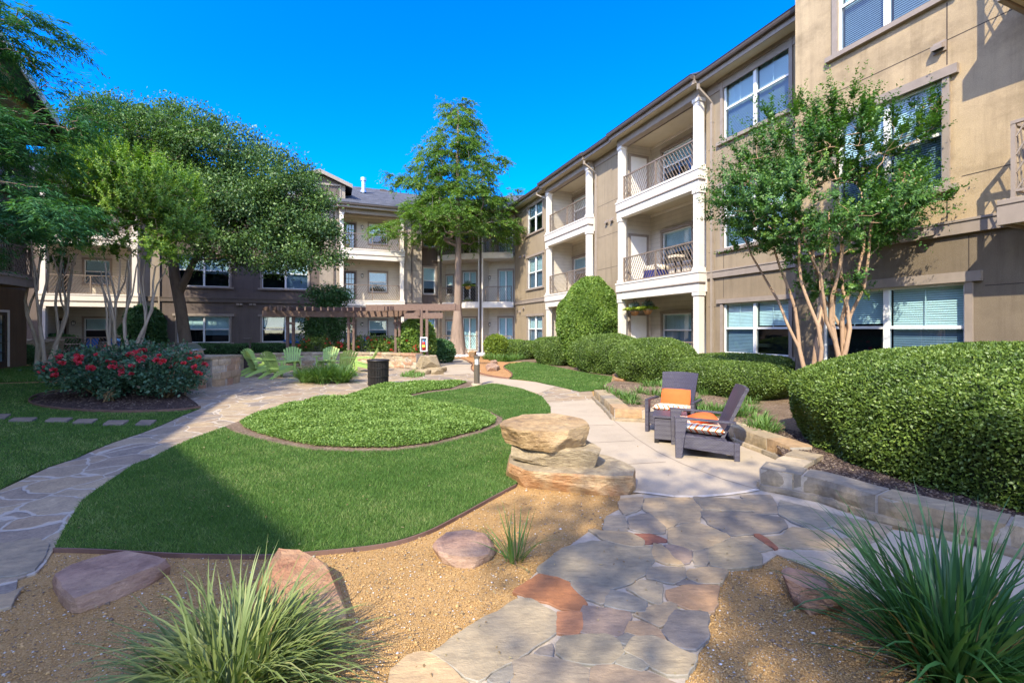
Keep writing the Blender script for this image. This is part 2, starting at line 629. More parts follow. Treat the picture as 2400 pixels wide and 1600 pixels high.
MT['steel'] = m_plain("stainless", (0.55, 0.56, 0.58), 0.28, 0.06, metal=1.0)
MT['lampglass'] = m_plain("lamp_glass", (0.75, 0.72, 0.64), 0.3, 0.04)
MT['pergola'] = m_wood("pergola_wood", (0.16, 0.105, 0.082), 0.75, (3, 3, 3), 0.2)
# ------------------------------------------------------------------ ground
def catmull(pts, n=6, closed=True):
    P = [np.array(p, float) for p in pts]
    out = []
    N = len(P)
    for i in range(N if closed else N - 1):
        p0, p1, p2, p3 = P[(i - 1) % N], P[i], P[(i + 1) % N], P[(i + 2) % N]
        if not closed:
            if i == 0: p0 = p1
            if i == N - 2: p3 = p2
        for k in range(n):
            u = k / n
            out.append(0.5 * ((2 * p1) + (-p0 + p2) * u + (2 * p0 - 5 * p1 + 4 * p2 - p3) * u * u + (-p0 + 3 * p1 - 3 * p2 + p3) * u ** 3))
    if not closed: out.append(P[-1])
    return [tuple(p) for p in out]

def gpoly(px, z=0.0):
    return [tuple(G(x, y, z)[:2]) for x, y in px]

def sheet(name, poly, z, mat, kind="structure", zb=None):
    tri = tessellate_polygon([[Vector((p[0], p[1], 0)) for p in poly]])
    mb = MB()
    mb.add([(p[0], p[1], z) for p in poly], [tuple(t) for t in tri])
    if zb is not None:
        n = len(poly)
        o = len(mb.v)
        mb.v.extend([(p[0], p[1], z) for p in poly])
        mb.v.extend([(p[0], p[1], zb) for p in poly])
        for i in range(n):
            j = (i + 1) % n
            mb.f.append([o + i, o + j, o + n + j, o + n + i])
            mb.m.append(0)
    ob = mb.build(name, mat, recalc=False)
    me = ob.data
    up = [p for p in me.polygons]
    bm = bmesh.new(); bm.from_mesh(me)
    for f in bm.faces:
        if abs(f.normal.z) > 0.5 and f.normal.z < 0: f.normal_flip()
    bm.to_mesh(me); bm.free()
    return tag(ob, kind=kind)

def in_poly(P, poly):
    poly = np.array(poly)
    x, y = P[:, 0], P[:, 1]
    ins = np.zeros(len(P), bool)
    j = len(poly) - 1
    for i in range(len(poly)):
        xi, yi = poly[i]; xj, yj = poly[j]
        c = ((yi > y) != (yj > y)) & (x < (xj - xi) * (y - yi) / (yj - yi + 1e-12) + xi)
        ins ^= c
        j = i
    return ins

def scatter(poly, n, holes=()):
    poly_a = np.array(poly)
    lo, hi = poly_a.min(0), poly_a.max(0)
    P = RNG.uniform(lo, hi, (int(n), 2))
    k = in_poly(P, poly)
    for h in holes:
        k &= ~in_poly(P, h)
    return P[k]

MT['dg'] = m_gravel("decomposed_granite", [(0.45, 0.275, 0.105), (0.38, 0.225, 0.085), (0.52, 0.335, 0.145), (0.33, 0.205, 0.09)], 120, 0.22, 0.6)
MT['dg_orange'] = m_gravel("orange_granite", [(0.46, 0.25, 0.11), (0.40, 0.21, 0.09), (0.5, 0.29, 0.14)], 60, 0.12)
MT['mulch'] = m_gravel("mulch", [(0.045, 0.03, 0.025), (0.09, 0.06, 0.045), (0.03, 0.02, 0.018), (0.13, 0.09, 0.065)], 34, 0.3)
MT['soil'] = m_gravel("bed_soil", [(0.22, 0.155, 0.10), (0.16, 0.11, 0.075), (0.27, 0.20, 0.14), (0.12, 0.085, 0.06)], 38, 0.35)
MT['turf'] = m_gravel("turf_base", [(0.05, 0.10, 0.022), (0.07, 0.125, 0.03), (0.04, 0.08, 0.02)], 90, 0.25)
MT['flag'] = m_flag("flagstone", [(0.37, 0.27, 0.165), (0.29, 0.23, 0.17), (0.40, 0.30, 0.18), (0.25, 0.21, 0.17), (0.44, 0.34, 0.21), (0.33, 0.24, 0.155)], (0.48, 0.41, 0.32), 2.3, 0.028, 0.4)
MT['bed_mortar'] = m_plain("paving_mortar", (0.40, 0.335, 0.255), 0.9, 0.22, 9, 0.5, 90)
MT['white_rock'] = m_gravel("white_chips", [(0.75, 0.73, 0.7), (0.6, 0.58, 0.55), (0.85, 0.83, 0.8)], 26, 0.2)
MT['edging'] = m_plain("steel_edging", (0.17, 0.10, 0.075), 0.7, 0.2, 5)

def m_concrete():
    m, nt, out = new_mat("concrete_walk")
    v = coords(nt)
    n1 = noise(nt, v, 1.1, 7, 0.68)
    n2 = noise(nt, v, 55, 4, 0.7)
    c = (0.42, 0.345, 0.25)
    col = ramp(nt, n1, [(0.28, scale_c(c, 0.78)), (0.5, c), (0.75, scale_c(c, 1.14))])
    col = mixc(nt, 0.35, col, ramp(nt, n2, [(0.3, scale_c(c, 0.75)), (0.7, scale_c(c, 1.2))]))
    n3 = noise(nt, coords(nt, (0.5, 2.0, 1)), 2.3, 8, 0.75)
    st = ramp(nt, n3, [(0.58, (0, 0, 0)), (0.7, (1, 1, 1))])
    col = mixc(nt, math_n(nt, 'MULTIPLY', st, 0.4), col, (0.27, 0.225, 0.18))
    principled(nt, out, col, 0.85, bump(nt, n2, 0.25, 0.006), spec=0.2)
    return m
MT['concrete'] = m_concrete()

# the one big sheet of earth
tag(sheet("ground", [(-260, -160), (260, -160), (260, 320), (-260, 320)], -0.012, MT['dg']), kind="structure")

LAWN = [(128, 1287), (153, 1237), (191, 1176), (230, 1146), (268, 1121), (312, 1090), (357, 1074), (402, 1050), (446, 1030), (491, 1014), (527, 1001),
        (543, 1011), (590, 1025), (663, 1043), (735, 1055.5), (825, 1059), (916, 1058), (1006, 1047), (1078, 1029), (1136, 1013), (1176, 995), (1179, 980), (1150, 965.5), (1114, 957), (1042, 946), (990, 938), (962, 930),
        (1006, 921), (1064, 914), (1129, 903), (1150, 899), (1168, 900), (1223, 911), (1270, 929), (1290, 954), (1291, 977), (1300, 1010), (1262, 1060), (1225, 1110), (1210, 1136), (1150, 1168), (1078, 1208), (999, 1248), (900, 1277), (727, 1296), (612, 1303), (421, 1300), (230, 1290)]
lawn_poly = gpoly(LAWN)
BED = [(529, 999), (563, 986), (590, 972), (645, 956), (717, 941), (807, 930), (843, 918), (879, 905), (952, 899), (1024, 895.5), (1107, 895), (1111, 902), (1064, 913.5), (1006, 920.5), (962, 929.5), (990, 938.5), (1042, 946.5), (1114, 957.5), (1150, 966), (1178, 980), (1175, 994), (1136, 1012), (1078, 1028), (1006, 1046), (916, 1057), (825, 1058), (735, 1054.5), (663, 1042), (590, 1024), (543, 1010)]
bed_poly = gpoly(BED)
LAWN_L = [(-900, 1350), (-300, 1185), (0, 1148), (31, 1132), (71, 1112), (116, 1094), (179, 1074), (223, 1054), (268, 1036), (335, 1014), (380, 996), (424, 976), (470, 957), (420, 963), (300, 967), (180, 963), (100, 954), (69, 943), (89, 929), (147, 917), (200, 905), (110, 897), (-200, 905), (-900, 960)]
lawn_l_poly = gpoly(LAWN_L)
LAWN_R = [(1181, 859), (1196, 852), (1232, 848), (1257, 850), (1308, 861), (1359, 871), (1410, 880), (1456, 885), (1459, 898), (1433, 907), (1385, 916), (1359, 918), (1308, 906), (1257, 894), (1219, 889), (1193, 887.5), (1200, 879), (1193, 871), (1183, 865)]
lawn_r_poly = gpoly(LAWN_R)
LAWN_B = [(-60, 897), (115, 893), (140, 880), (150, 868), (60, 862), (-60, 866)]
lawn_b_poly = gpoly(LAWN_B)
ROSEBED = [(470, 957), (420, 963), (300, 967), (180, 963), (100, 954), (69, 943), (89, 929), (147, 917), (200, 903), (300, 885), (420, 880), (440, 900), (430, 925), (460, 945)]

PLAZA = [(-900, 1350), (-300, 1185), (0, 1148), (116, 1094), (268, 1036), (424, 976), (470, 957), (432, 940), (446, 900), (440, 866), (470, 848), (590, 835), (1045, 835), (1075, 850), (1112, 873), (1200, 889), (1310, 905), (1387, 917), (1392, 935), (1370, 965), (1288, 980), (1150, 1010), (1000, 1060), (735, 1062), (560, 1035), (430, 1060), (268, 1140), (160, 1240), (126, 1288), (107, 1318), (88, 1341), (42, 1356), (38, 1387), (27, 1421), (0, 1429), (-300, 1460), (-900, 1500)]
plaza_poly = gpoly(PLAZA)
sheet("flagstone_plaza", plaza_poly, 0.0, MT['flag'], zb=-0.03)
sheet("lawn_main", lawn_poly, 0.012, MT['turf'], zb=-0.02)
sheet("lawn_left", lawn_l_poly, 0.010, MT['turf'], zb=-0.02)
sheet("lawn_right", lawn_r_poly, 0.010, MT['turf'], zb=-0.02)
sheet("lawn_back", lawn_b_poly, 0.010, MT['turf'], zb=-0.02)
sheet("ground_cover_bed", bed_poly, 0.008, MT['soil'], zb=-0.02)
sheet("rose_bed", gpoly(ROSEBED), 0.022, MT['mulch'], zb=-0.02)

# concrete walk, patio and entrance path
sheet("concrete_walkway", gpoly([(1108, 880), (1150, 884), (1193, 888.5), (1257, 895.5), (1303, 906), (1262, 922), (1223, 911), (1168, 900), (1125, 896)]), 0.006, MT['concrete'], zb=-0.02)
PATIO = [(1286, 945), (1385, 936), (1391, 934), (1419, 962), (1439, 985), (1503, 987), (1600, 1003), (1700, 1027), (1784, 1060), (1835, 1082), (1779, 1143), (1748, 1152), (1694, 1159), (1631, 1163), (1580, 1162.5), (1516, 1154), (1480, 1152), (1400, 1110), (1300, 1060), (1290, 1000), (1291, 977)]
patio_poly = gpoly(PATIO)
sheet("concrete_patio", patio_poly, 0.006, MT['concrete'], zb=-0.02)
sheet("concrete_entry_path", gpoly([(1020, 850), (1035, 842), (1058, 838), (1078, 840), (1094, 846), (1106, 855), (1104, 864), (1112, 875), (1043, 878), (1000, 872), (1020, 862)]), 0.006, MT['concrete'], zb=-0.02)
sheet("concrete_path_right", gpoly([(1810, 1294), (1968, 1290), (2060, 1235), (2202, 1258), (2400, 1309), (2700, 1390), (2700, 1640), (2350, 1495), (2150, 1450), (1950, 1350)]), 0.002, MT['concrete'], zb=-0.03)
sheet("concrete_side_path", gpoly([(1160, 838), (1170, 848), (1250, 846), (1262, 838), (1215, 834)]), 0.0, MT['concrete'], zb=-0.02)

mb = MB()
def seam(px, w=0.012, z=0.0085):
    P = [G(x, y) for x, y in px]
    for a, b in zip(P[:-1], P[1:]):
        d = (b - a).normalized()
        n = Vector((-d.y, d.x, 0)) * w / 2
        mb.quad((a.x + n.x, a.y + n.y, z), (b.x + n.x, b.y + n.y, z), (b.x - n.x, b.y - n.y, z), (a.x - n.x, a.y - n.y, z))
seam([(1439, 986), (1460, 1003), (1490, 1027), (1540, 1059), (1600, 1088), (1690, 1122), (1773, 1147)])
seam([(1300, 999), (1440, 996)]); seam([(1330, 1041), (1488, 1033)]); seam([(1400, 1093), (1560, 1083)])
tag(mb.build("concrete_joints", m_plain("joint", (0.22, 0.175, 0.13), 0.95), recalc=False), kind="structure")
mb = MB()
seam([(1440, 1148), (1516, 1155.5), (1580, 1164), (1631, 1164.5), (1694, 1160), (1748, 1153), (1776, 1147)], 0.05)
tag(mb.build("patio_mortar_edge", m_plain("mortar_pale", (0.55, 0.48, 0.39), .9, .2, 12), recalc=False), kind="structure")

GRAVELBED = [(1101, 834), (1145, 831), (1150, 841), (1181, 848), (1196, 852), (1181, 859), (1183, 865), (1193, 871), (1200, 879), (1193, 887), (1155, 883), (1124, 876), (1109, 870), (1104, 862), (1107, 853.6), (1094, 845), (1078, 839), (1058, 837)]
sheet("orange_gravel_bed", gpoly(GRAVELBED), 0.014, MT['dg_orange'], zb=-0.02)
sheet("white_rock_bed", gpoly([(1030, 836), (1060, 837.5), (1095, 836), (1140, 834), (1165, 832), (1130, 829), (1085, 827.5), (1040, 828)]), 0.02, MT['white_rock'], zb=-0.02)

# edging of rusty steel along the lawn and the beds
def strip(name, px, h, w, mat, closed=False):
    P = [G(x, y) for x, y in (catmull(px, 4, closed))]
    b = MB()
    for a, c in zip(P[:-1], P[1:]):
        b.bar((a.x, a.y, h / 2 - 0.01), (c.x, c.y, h / 2 - 0.01), w, h + 0.02)
    return tag(b.build(name, mat), kind="structure")
strip("lawn_edging", [(126, 1289), (230, 1292), (421, 1302), (612, 1305), (727, 1298), (900, 1279), (999, 1250), (1078, 1210), (1150, 1170), (1210, 1138)], 0.02, 0.012, MT['edging'])
strip("bed_edging", [(529, 999), (543, 1011), (590, 1025), (663, 1043), (735, 1056), (825, 1060), (916, 1059), (1006, 1048), (1078, 1030), (1136, 1014), (1176, 996), (1180, 980), (1150, 965), (1114, 956.5)], 0.014, 0.012, MT['edging'])
strip("rose_bed_edging", [(470, 957), (420, 964), (300, 968), (180, 964), (100, 955), (68, 943), (88, 928), (147, 916)], 0.06, 0.018, MT['edging'])
strip("gravel_bed_edging", [(1058, 837), (1078, 839), (1094, 845), (1107, 853.6), (1104, 862), (1109, 870), (1124, 876), (1155, 883), (1193, 887.5), (1200, 879), (1193, 871), (1183, 865), (1181, 859), (1196, 852)], 0.05, 0.03, m_plain("edging_brick", (0.22, 0.115, 0.08), 0.8))

# the hand laid flagstones of the front patio, stone by stone in a bed of mortar
PATIO_F = [(1454, 1160), (1452, 1192), (1420, 1209), (1416, 1242), (1381, 1244), (1320, 1288), (1263, 1334), (1209, 1387), (1217, 1406), (1110, 1471), (1012, 1533), (922, 1579), (915, 1640), (905, 1760), (1610, 1760), (1600, 1640), (1607, 1582), (1628, 1540), (1649, 1510), (1657, 1448), (1678, 1420), (1684, 1376), (1703, 1337), (1789, 1320), (1828, 1293), (1968, 1290), (2090, 1240), (2091, 1226), (2013, 1204), (1923, 1173), (1779, 1141), (1748, 1152), (1694, 1159), (1631, 1163), (1580, 1162.5), (1516, 1154)]
patio_f_poly = gpoly(PATIO_F)
sheet("flagstone_bedding", patio_f_poly, 0.0, MT['bed_mortar'], zb=-0.03)
def zA(l): return [(880 + x / 2.613, 1150 + y / 2.613) for x, y in l]
def zB(l): return [(1500 + x / 2.613, 750 + y / 2.613) for x, y in l]
GREY, TAN, ORA, PUR, BLU, RED, LIT, DRK = (0.27, 0.25, 0.215), (0.36, 0.295, 0.205), (0.33, 0.16, 0.085), (0.235, 0.2, 0.19), (0.21, 0.215, 0.215), (0.25, 0.115, 0.085), (0.44, 0.375, 0.275), (0.19, 0.185, 0.19)
STONES = [
 (zA([(345, 1000), (610, 830), (880, 670), (950, 675), (1060, 740), (1095, 760), (1090, 880), (1010, 930), (880, 1010), (640, 1165), (560, 1140), (470, 1060)]), (0.315, 0.29, 0.235)),
 (zA([(100, 1190), (108, 1110), (200, 1025), (290, 1002), (350, 1015), (430, 1080), (545, 1180), (600, 1240), (560, 1330), (180, 1340)]), (0.42, 0.34, 0.235)),
 (zA([(855, 622), (1000, 520), (1110, 540), (1180, 570), (1240, 630), (1285, 690), (1260, 738), (1130, 720), (1060, 680), (950, 660)]), ORA),
 (zA([(1120, 755), (1260, 757), (1255, 820), (1235, 880), (1115, 870)]), (0.36, 0.19, 0.115)),
 (zA([(1000, 480), (1150, 360), (1330, 315), (1560, 330), (1690, 350), (1690, 440), (1640, 510), (1540, 570), (1420, 608), (1250, 563), (1130, 528), (1020, 513)]), (0.25, 0.24, 0.205)),
 (zA([(1205, 567), (1428, 617), (1400, 690), (1370, 695), (1290, 660), (1212, 592)]), GREY),
 (zA([(1450, 620), (1648, 690), (1638, 745), (1412, 710)]), BLU),
 (zA([(1545, 607), (1640, 562), (1750, 580), (1743, 695), (1720, 700), (1622, 648)]), (0.29, 0.27, 0.225)),
 (zA([(1282, 715), (1550, 755), (1555, 780), (1500, 895), (1267, 870)]), PUR),
 (zA([(1592, 765), (1790, 690), (1838, 710), (1830, 760), (1740, 833)]), (0.33, 0.28, 0.21)),
 (zA([(1792, 617), (1930, 587), (2100, 590), (2065, 735), (1980, 740), (1812, 680)]), (0.36, 0.25, 0.165)),
 (zA([(1840, 748), (2030, 760), (2020, 900), (1960, 970), (1850, 960), (1762, 870)]), DRK),
 (zA([(1562, 817), (1630, 817), (1730, 867), (1768, 920), (1720, 923), (1600, 888), (1538, 875)]), (0.33, 0.255, 0.185)),
 (zA([(1492, 912), (1560, 882), (1583, 905), (1550, 948), (1492, 928)]), BLU),
 (zA([(1122, 945), (1160, 902), (1400, 892), (1480, 932), (1508, 1000), (1430, 1063), (1180, 1043), (1122, 1000)]), (0.27, 0.255, 0.21)),
 (zA([(988, 1000), (1076, 953), (1078, 1018), (1000, 1010)]), DRK),
 (zA([(1533, 990), (1590, 912), (1700, 907), (1830, 977), (1957, 1020), (1900, 1128), (1780, 1128), (1700, 1088), (1650, 1038)]), (0.33, 0.3, 0.235)),
 (zA([(1492, 1035), (1560, 1017), (1638, 1055), (1656, 1080), (1620, 1108), (1484, 1068)]), (0.25, 0.25, 0.225)),
 (zA([(850, 1062), (1000, 1022), (1230, 1077), (1298, 1112), (1290, 1220), (1270, 1330), (1000, 1350), (850, 1200)]), (0.26, 0.24, 0.21)),
 (zA([(700, 1163), (828, 1085), (828, 1150), (790, 1190), (740, 1190)]), BLU),
 (zA([(1335, 1100), (1420, 1082), (1600, 1112), (1750, 1162), (1835, 1190), (1820, 1300), (1560, 1330), (1320, 1320)]), (0.29, 0.245, 0.2)),
 (zA([(1682, 482), (1888, 477), (1898, 528), (1820, 568), (1672, 540)]), GREY),
 (zA([(1932, 490), (2080, 482), (2148, 492), (2098, 568), (1980, 568), (1922, 540)]), (0.36, 0.3, 0.215)),
 (zA([(1855, 548), (1960, 562), (2035, 578), (1858, 578)]), DRK),
 (zA([(1702, 332), (1760, 342), (1798, 400), (1878, 452), (1780, 448), (1712, 420)]), TAN),
 (zA([(1774, 342), (1928, 352), (1918, 440), (1890, 448), (1812, 400)]), PUR),
 (zA([(1962, 377), (2036, 367), (2028, 458), (1950, 458)]), GREY),
 (zA([(2054, 360), (2180, 307), (2350, 392), (2352, 453), (2150, 483), (2054, 460)]), (0.30, 0.275, 0.215)),
 (zA([(1312, 247), (1560, 267), (1636, 310), (1628, 343), (1530, 338), (1402, 303)]), (0.34, 0.29, 0.21)),
 (zA([(1592, 270), (1680, 272), (1788, 310), (1642, 323)]), RED),
 (zA([(1422, 162), (1520, 152), (1543, 258), (1402, 243)]), (0.25, 0.24, 0.22)),
 (zA([(1562, 170), (1670, 142), (1768, 230), (1768, 258), (1680, 263), (1562, 235)]), (0.27, 0.245, 0.215)),
 (zA([(1502, 57), (1638, 47), (1618, 110), (1580, 130), (1522, 148), (1497, 110)]), (0.37, 0.31, 0.23)),
 (zA([(1655, 52), (1938, 47), (1998, 110), (1978, 188), (1850, 198), (1790, 236), (1645, 112)]), (0.42, 0.345, 0.24)),
 (zA([(1802, 247), (1950, 197), (2138, 267), (2166, 290), (2040, 346), (1950, 368), (1802, 322)]), (0.38, 0.32, 0.23)),
 (zA([(1955, 44), (2288, 64), (2308, 128), (2010, 118)]), (0.30, 0.265, 0.21)),
 ([(1644, 1201), (1760, 1204), (1833, 1216), (1841, 1236), (1821, 1247), (1768, 1251), (1714, 1255), (1662, 1228)], (0.2, 0.19, 0.18)),
 (zB([(620, 1080), (798, 1076), (845, 1185), (704, 1188)]), (0.28, 0.25, 0.21)),
 (zB([(864, 1112), (1010, 1150), (1196, 1200), (1178, 1260), (1060, 1288), (935, 1240), (856, 1190)]), (0.25, 0.245, 0.225)),
 (zB([(935, 1275), (1100, 1294), (1200, 1330), (1190, 1400), (850, 1395), (735, 1335), (880, 1325)]), (0.34, 0.29, 0.215)),
 (zB([(702, 1322), (738, 1322), (836, 1395), (816, 1405)]), RED),
 (zB([(560, 1345), (690, 1334), (800, 1405), (640, 1430), (575, 1400)]), (0.27, 0.25, 0.21)),
 (zB([(1215, 1205), (1380, 1240), (1440, 1290), (1300, 1330), (1190, 1270)]), (0.3, 0.27, 0.22)),
 (zB([(1450, 1250), (1540, 1270), (1480, 1330), (1360, 1380), (1220, 1400), (1215, 1345), (1310, 1340)]), (0.33, 0.28, 0.22)),
]
def warm(c): return (c[0] * 1.16, c[1] * 1.02, c[2] * .80)
def stone_mesh(name, stones, z0, z1, mat, jit=0.006, parent=None, grow=0.0):
    verts, faces, cols = [], [], []
    for poly, c in stones:
        pts = []
        n = len(poly)
        for i in range(n):
            a = Vector(poly[i]); b = Vector(poly[(i + 1) % n])
            L = (b - a).length
            k = max(1, int(L / 0.035))
            for q in range(k):
                p = a.lerp(b, q / k)
                if q: p += Vector((random.uniform(-1, 1), random.uniform(-1, 1))) * jit * (1.5 if grow else 1)
                pts.append(p)
        # round the corners once
        pts = [(pts[i - 1] + pts[i] * 10 + pts[(i + 1) % len(pts)]) / 12 for i in range(len(pts))]
        n = len(pts)
        cen = sum(pts, Vector((0, 0))) / n
        if grow: pts = [p + (p - cen).normalized() * grow for p in pts]
        zz = z1 + random.uniform(-0.003, 0.003)
        o = len(verts)
        ring = []
        for ins, z in ((0.0, z0), (0.0, zz - 0.004), (0.004, zz)):
            for p in pts:
                d = cen - p
                d = d / max(d.length, 1e-5)
                verts.append((p.x + d.x * ins, p.y + d.y * ins, z))
        tri = tessellate_polygon([[Vector((verts[o + 2 * n + i][0], verts[o + 2 * n + i][1], 0)) for i in range(n)]])
        for t in tri:
            faces.append(tuple(o + 2 * n + i for i in t)); cols.append(warm(c))
        for r in (0, 1):
            for i in range(n):
                j = (i + 1) % n
                faces.append((o + r * n + i, o + r * n + j, o + (r + 1) * n + j, o + (r + 1) * n + i)); cols.append(c)
    me = bpy.data.meshes.new(name)
    me.from_pydata(verts, [], faces)
    me.materials.append(mat)
    a = me.attributes.new("col", 'FLOAT_COLOR', 'FACE')
    a.data.foreach_set("color", np.array([(c[0], c[1], c[2], 1) for c in cols], dtype=np.float32).ravel())
    bm = bmesh.new(); bm.from_mesh(me)
    bmesh.ops.recalc_face_normals(bm, faces=bm.faces)
    bm.to_mesh(me); bm.free()
    ob = bpy.data.objects.new(name, me)
    COL.objects.link(ob)
    if parent: ob.parent = parent
    return ob
MT['flag_attr'] = m_attr("flagstone_hand_laid", 0.72, 0.55, 40, 0.28)
tag(stone_mesh("flagstone_paving", [(gpoly(p), c) for p, c in STONES], -0.01, 0.014, MT['flag_attr'], grow=0.02), kind="structure")
# stones of the left path that lie nearest
LEFTST = [
 ([(15, 1395), (60, 1375), (38, 1400), (30, 1422), (0, 1430), (-60, 1432), (-60, 1385)], (0.36, 0.3, 0.22)),
 ([(-80, 1300), (0, 1275), (90, 1262), (118, 1278), (104, 1312), (85, 1337), (40, 1352), (-80, 1362)], (0.30, 0.27, 0.22)),
]
tag(stone_mesh("path_flagstones", [(gpoly(p), c) for p, c in LEFTST], -0.01, 0.012, MT['flag_attr']), kind="structure")

# six square pavers set in the left lawn
SPX = [(-12, 27, 974, 984), (20, 89, 983, 990.5), (105, 172, 983.5, 991.5), (170, 230, 986.5, 995.5), (241, 303, 989.5, 999), (317, 368, 988.6, 999.5)]
SLAB_L = ["grey square stepping stone at the outer end of the lawn row", "grey stepping stone second from the outer end of the lawn row", "grey stepping stone third from the outer end of the lawn row", "grey stepping stone third from the flagstone path in the lawn row", "grey stepping stone next to last before the flagstone path", "grey stepping stone in the lawn nearest to the flagstone path"]
for k, (x0, x1, y0, y1) in enumerate(SPX):
    sk = 14
    poly = gpoly([(x0, y1), (x1 - sk, y1 - 0.5), (x1, y0), (x0 + sk, y0 + 0.5)])
    ob = stone_mesh("stepping_stone", [(poly, (0.235, 0.205, 0.185))], 0.0, 0.045, MT['flag_attr'], 0.003)
    tag(ob, SLAB_L[k], "stepping stone", "stepping stones across the left lawn")

# loose pebbles on the granite, thickest near the front
def rocks_np(P, R, z, name, mats, mi, kind="stuff"):
    n = len(P)
    base = np.array([(1, 0, 0), (0, 1, 0), (-1, 0, 0), (0, -1, 0), (0, 0, 0.75), (0, 0, -0.7)], float)
    fc = np.array([(0, 1, 4), (1, 2, 4), (2, 3, 4), (3, 0, 4), (1, 0, 5), (2, 1, 5), (3, 2, 5), (0, 3, 5)])
    V = base[None] * (1 + RNG.uniform(-0.35, 0.35, (n, 6, 3)))
    a = RNG.uniform(0, 6.28, n)
    ca, sa = np.cos(a)[:, None], np.sin(a)[:, None]
    x = V[:, :, 0] * ca - V[:, :, 1] * sa
    y = V[:, :, 0] * sa + V[:, :, 1] * ca
    V = np.stack([x, y * 0.8, V[:, :, 2] * 0.7], -1) * R[:, None, None]
    V[:, :, 0] += P[:, 0:1]; V[:, :, 1] += P[:, 1:2]; V[:, :, 2] += z
    F = fc[None] + (np.arange(n) * 6)[:, None, None]
    return tag(np_mesh(name, V.reshape(-1, 3), F.reshape(-1, 3), mats, mi=np.repeat(mi, 8)), kind=kind)
peb_mats = [m_plain("pebble_a", (0.50, 0.32, 0.135), 0.9), m_plain("pebble_b", (0.42, 0.255, 0.10), 0.9), m_plain("pebble_c", (0.5, 0.45, 0.38), 0.9), m_plain("pebble_d", (0.2, 0.15, 0.11), 0.9), m_plain("pebble_e", (0.7, 0.68, 0.66), 0.8)]
dg_area = gpoly([(-300, 1780), (-300, 1470), (0, 1432), (107, 1320), (128, 1291), (421, 1303), (727, 1299), (900, 1280), (1078, 1211), (1210, 1139), (1490, 1160), (1452, 1192), (1416, 1242), (1263, 1334), (1209, 1387), (1012, 1533), (905, 1760)])
dg_area2 = gpoly([(1610, 1780), (1607, 1582), (1649, 1510), (1657, 1448), (1703, 1337), (1789, 1320), (1828, 1296), (1950, 1352), (2150, 1452), (2350, 1497), (2650, 1640), (2600, 1780)])
P = np.concatenate([scatter(dg_area, 90000), scatter(dg_area2, 45000)])
keep = RNG.uniform(0, 1, len(P)) < np.clip(2.6 / P[:, 1], 0.1, 1) ** 1.5
P = P[keep]
R = 0.0024 + RNG.gamma(1.5, 0.0014, len(P))
mi = RNG.choice(5, len(P), p=[0.50, 0.31, 0.06, 0.12, 0.01])
rocks_np(P, np.clip(R, 0, 0.022), -0.008, "loose_gravel", peb_mats, mi)
big = np.concatenate([scatter(dg_area, 300), scatter(dg_area2, 200)])
rocks_np(big, RNG.uniform(0.006, 0.017, len(big)), -0.006, "gravel_chips", peb_mats, RNG.choice(5, len(big), p=[0.4, 0.27, 0.1, 0.17, 0.06]))

# ------------------------------------------------------------------ blades of turf
MT['grass'] = m_leaf("turf_blades", [(0.06, 0.15, 0.025), (0.10, 0.205, 0.04), (0.155, 0.26, 0.06), (0.32, 0.36, 0.15)], 0.3, 0.05, 0.5)
def turf(name, poly, n_at, h0, w0, zbase, ymin=0, ymax=99, holes=()):
    area = np.array(poly)
    lo, hi = area.min(0), area.max(0)
    A = (hi[0] - lo[0]) * (hi[1] - lo[1])
    P = RNG.uniform(lo, hi, (int(A * n_at), 2))
    k = in_poly(P, poly)
    for h in holes: k &= ~in_poly(P, h)
    k &= (P[:, 1] > ymin) & (P[:, 1] <= ymax)
    P = P[k]
    d = np.hypot(P[:, 0], P[:, 1])
    keep = RNG.uniform(0, 1, len(P)) < np.clip((3.6 / d) ** 1.7, 0.02, 1)
    P = P[keep]; d = d[keep]
    n = len(P)
    wid = w0 * np.clip(d / 3.6, 1, 6) ** 0.85
    hh = h0 * RNG.uniform(0.6, 1.35, n)
    a = RNG.uniform(0, 6.283, n)
    lean = RNG.uniform(0.2, 1.5, n)
    b = RNG.uniform(0, 6.283, n)
    px, py = np.cos(a) * wid / 2, np.sin(a) * wid / 2
    V = np.zeros((n, 3, 3))
    V[:, 0, 0] = P[:, 0] - px; V[:, 0, 1] = P[:, 1] - py
    V[:, 1, 0] = P[:, 0] + px; V[:, 1, 1] = P[:, 1] + py
    V[:, 2, 0] = P[:, 0] + np.cos(b) * lean * hh; V[:, 2, 1] = P[:, 1] + np.sin(b) * lean * hh
    V[:, :2, 2] = zbase - 0.004
    V[:, 2, 2] = zbase + hh
    patch = 0.5 + 0.5 * np.sin(P[:, 0] * 2.1 + np.sin(P[:, 1] * 1.7) * 1.5) * np.sin(P[:, 1] * 2.6 + 1)
    r = np.clip(RNG.normal(0.40, 0.25, n) + (patch - 0.5) * 0.34 + 0.12 * np.sin(P[:, 0] * 9 + P[:, 1] * 3) * np.sin(P[:, 1] * 11), 0, 1)
    F = np.arange(n * 3).reshape(n, 3)
    return tag(np_mesh(name, V.reshape(-1, 3), F, MT['grass'], attr=r), kind="stuff")
turf("grass_main", lawn_poly, 19000, 0.024, 0.0042, 0.012)
turf("grass_left", lawn_l_poly, 13000, 0.026, 0.005, 0.010)
turf("grass_right", lawn_r_poly, 12000, 0.03, 0.005, 0.010)
turf("grass_back", lawn_b_poly, 30000, 0.10, 0.006, 0.010)
# ------------------------------------------------------------------ buildings
FFL = [0.15, 3.45, 6.75]
EAVE = 9.46

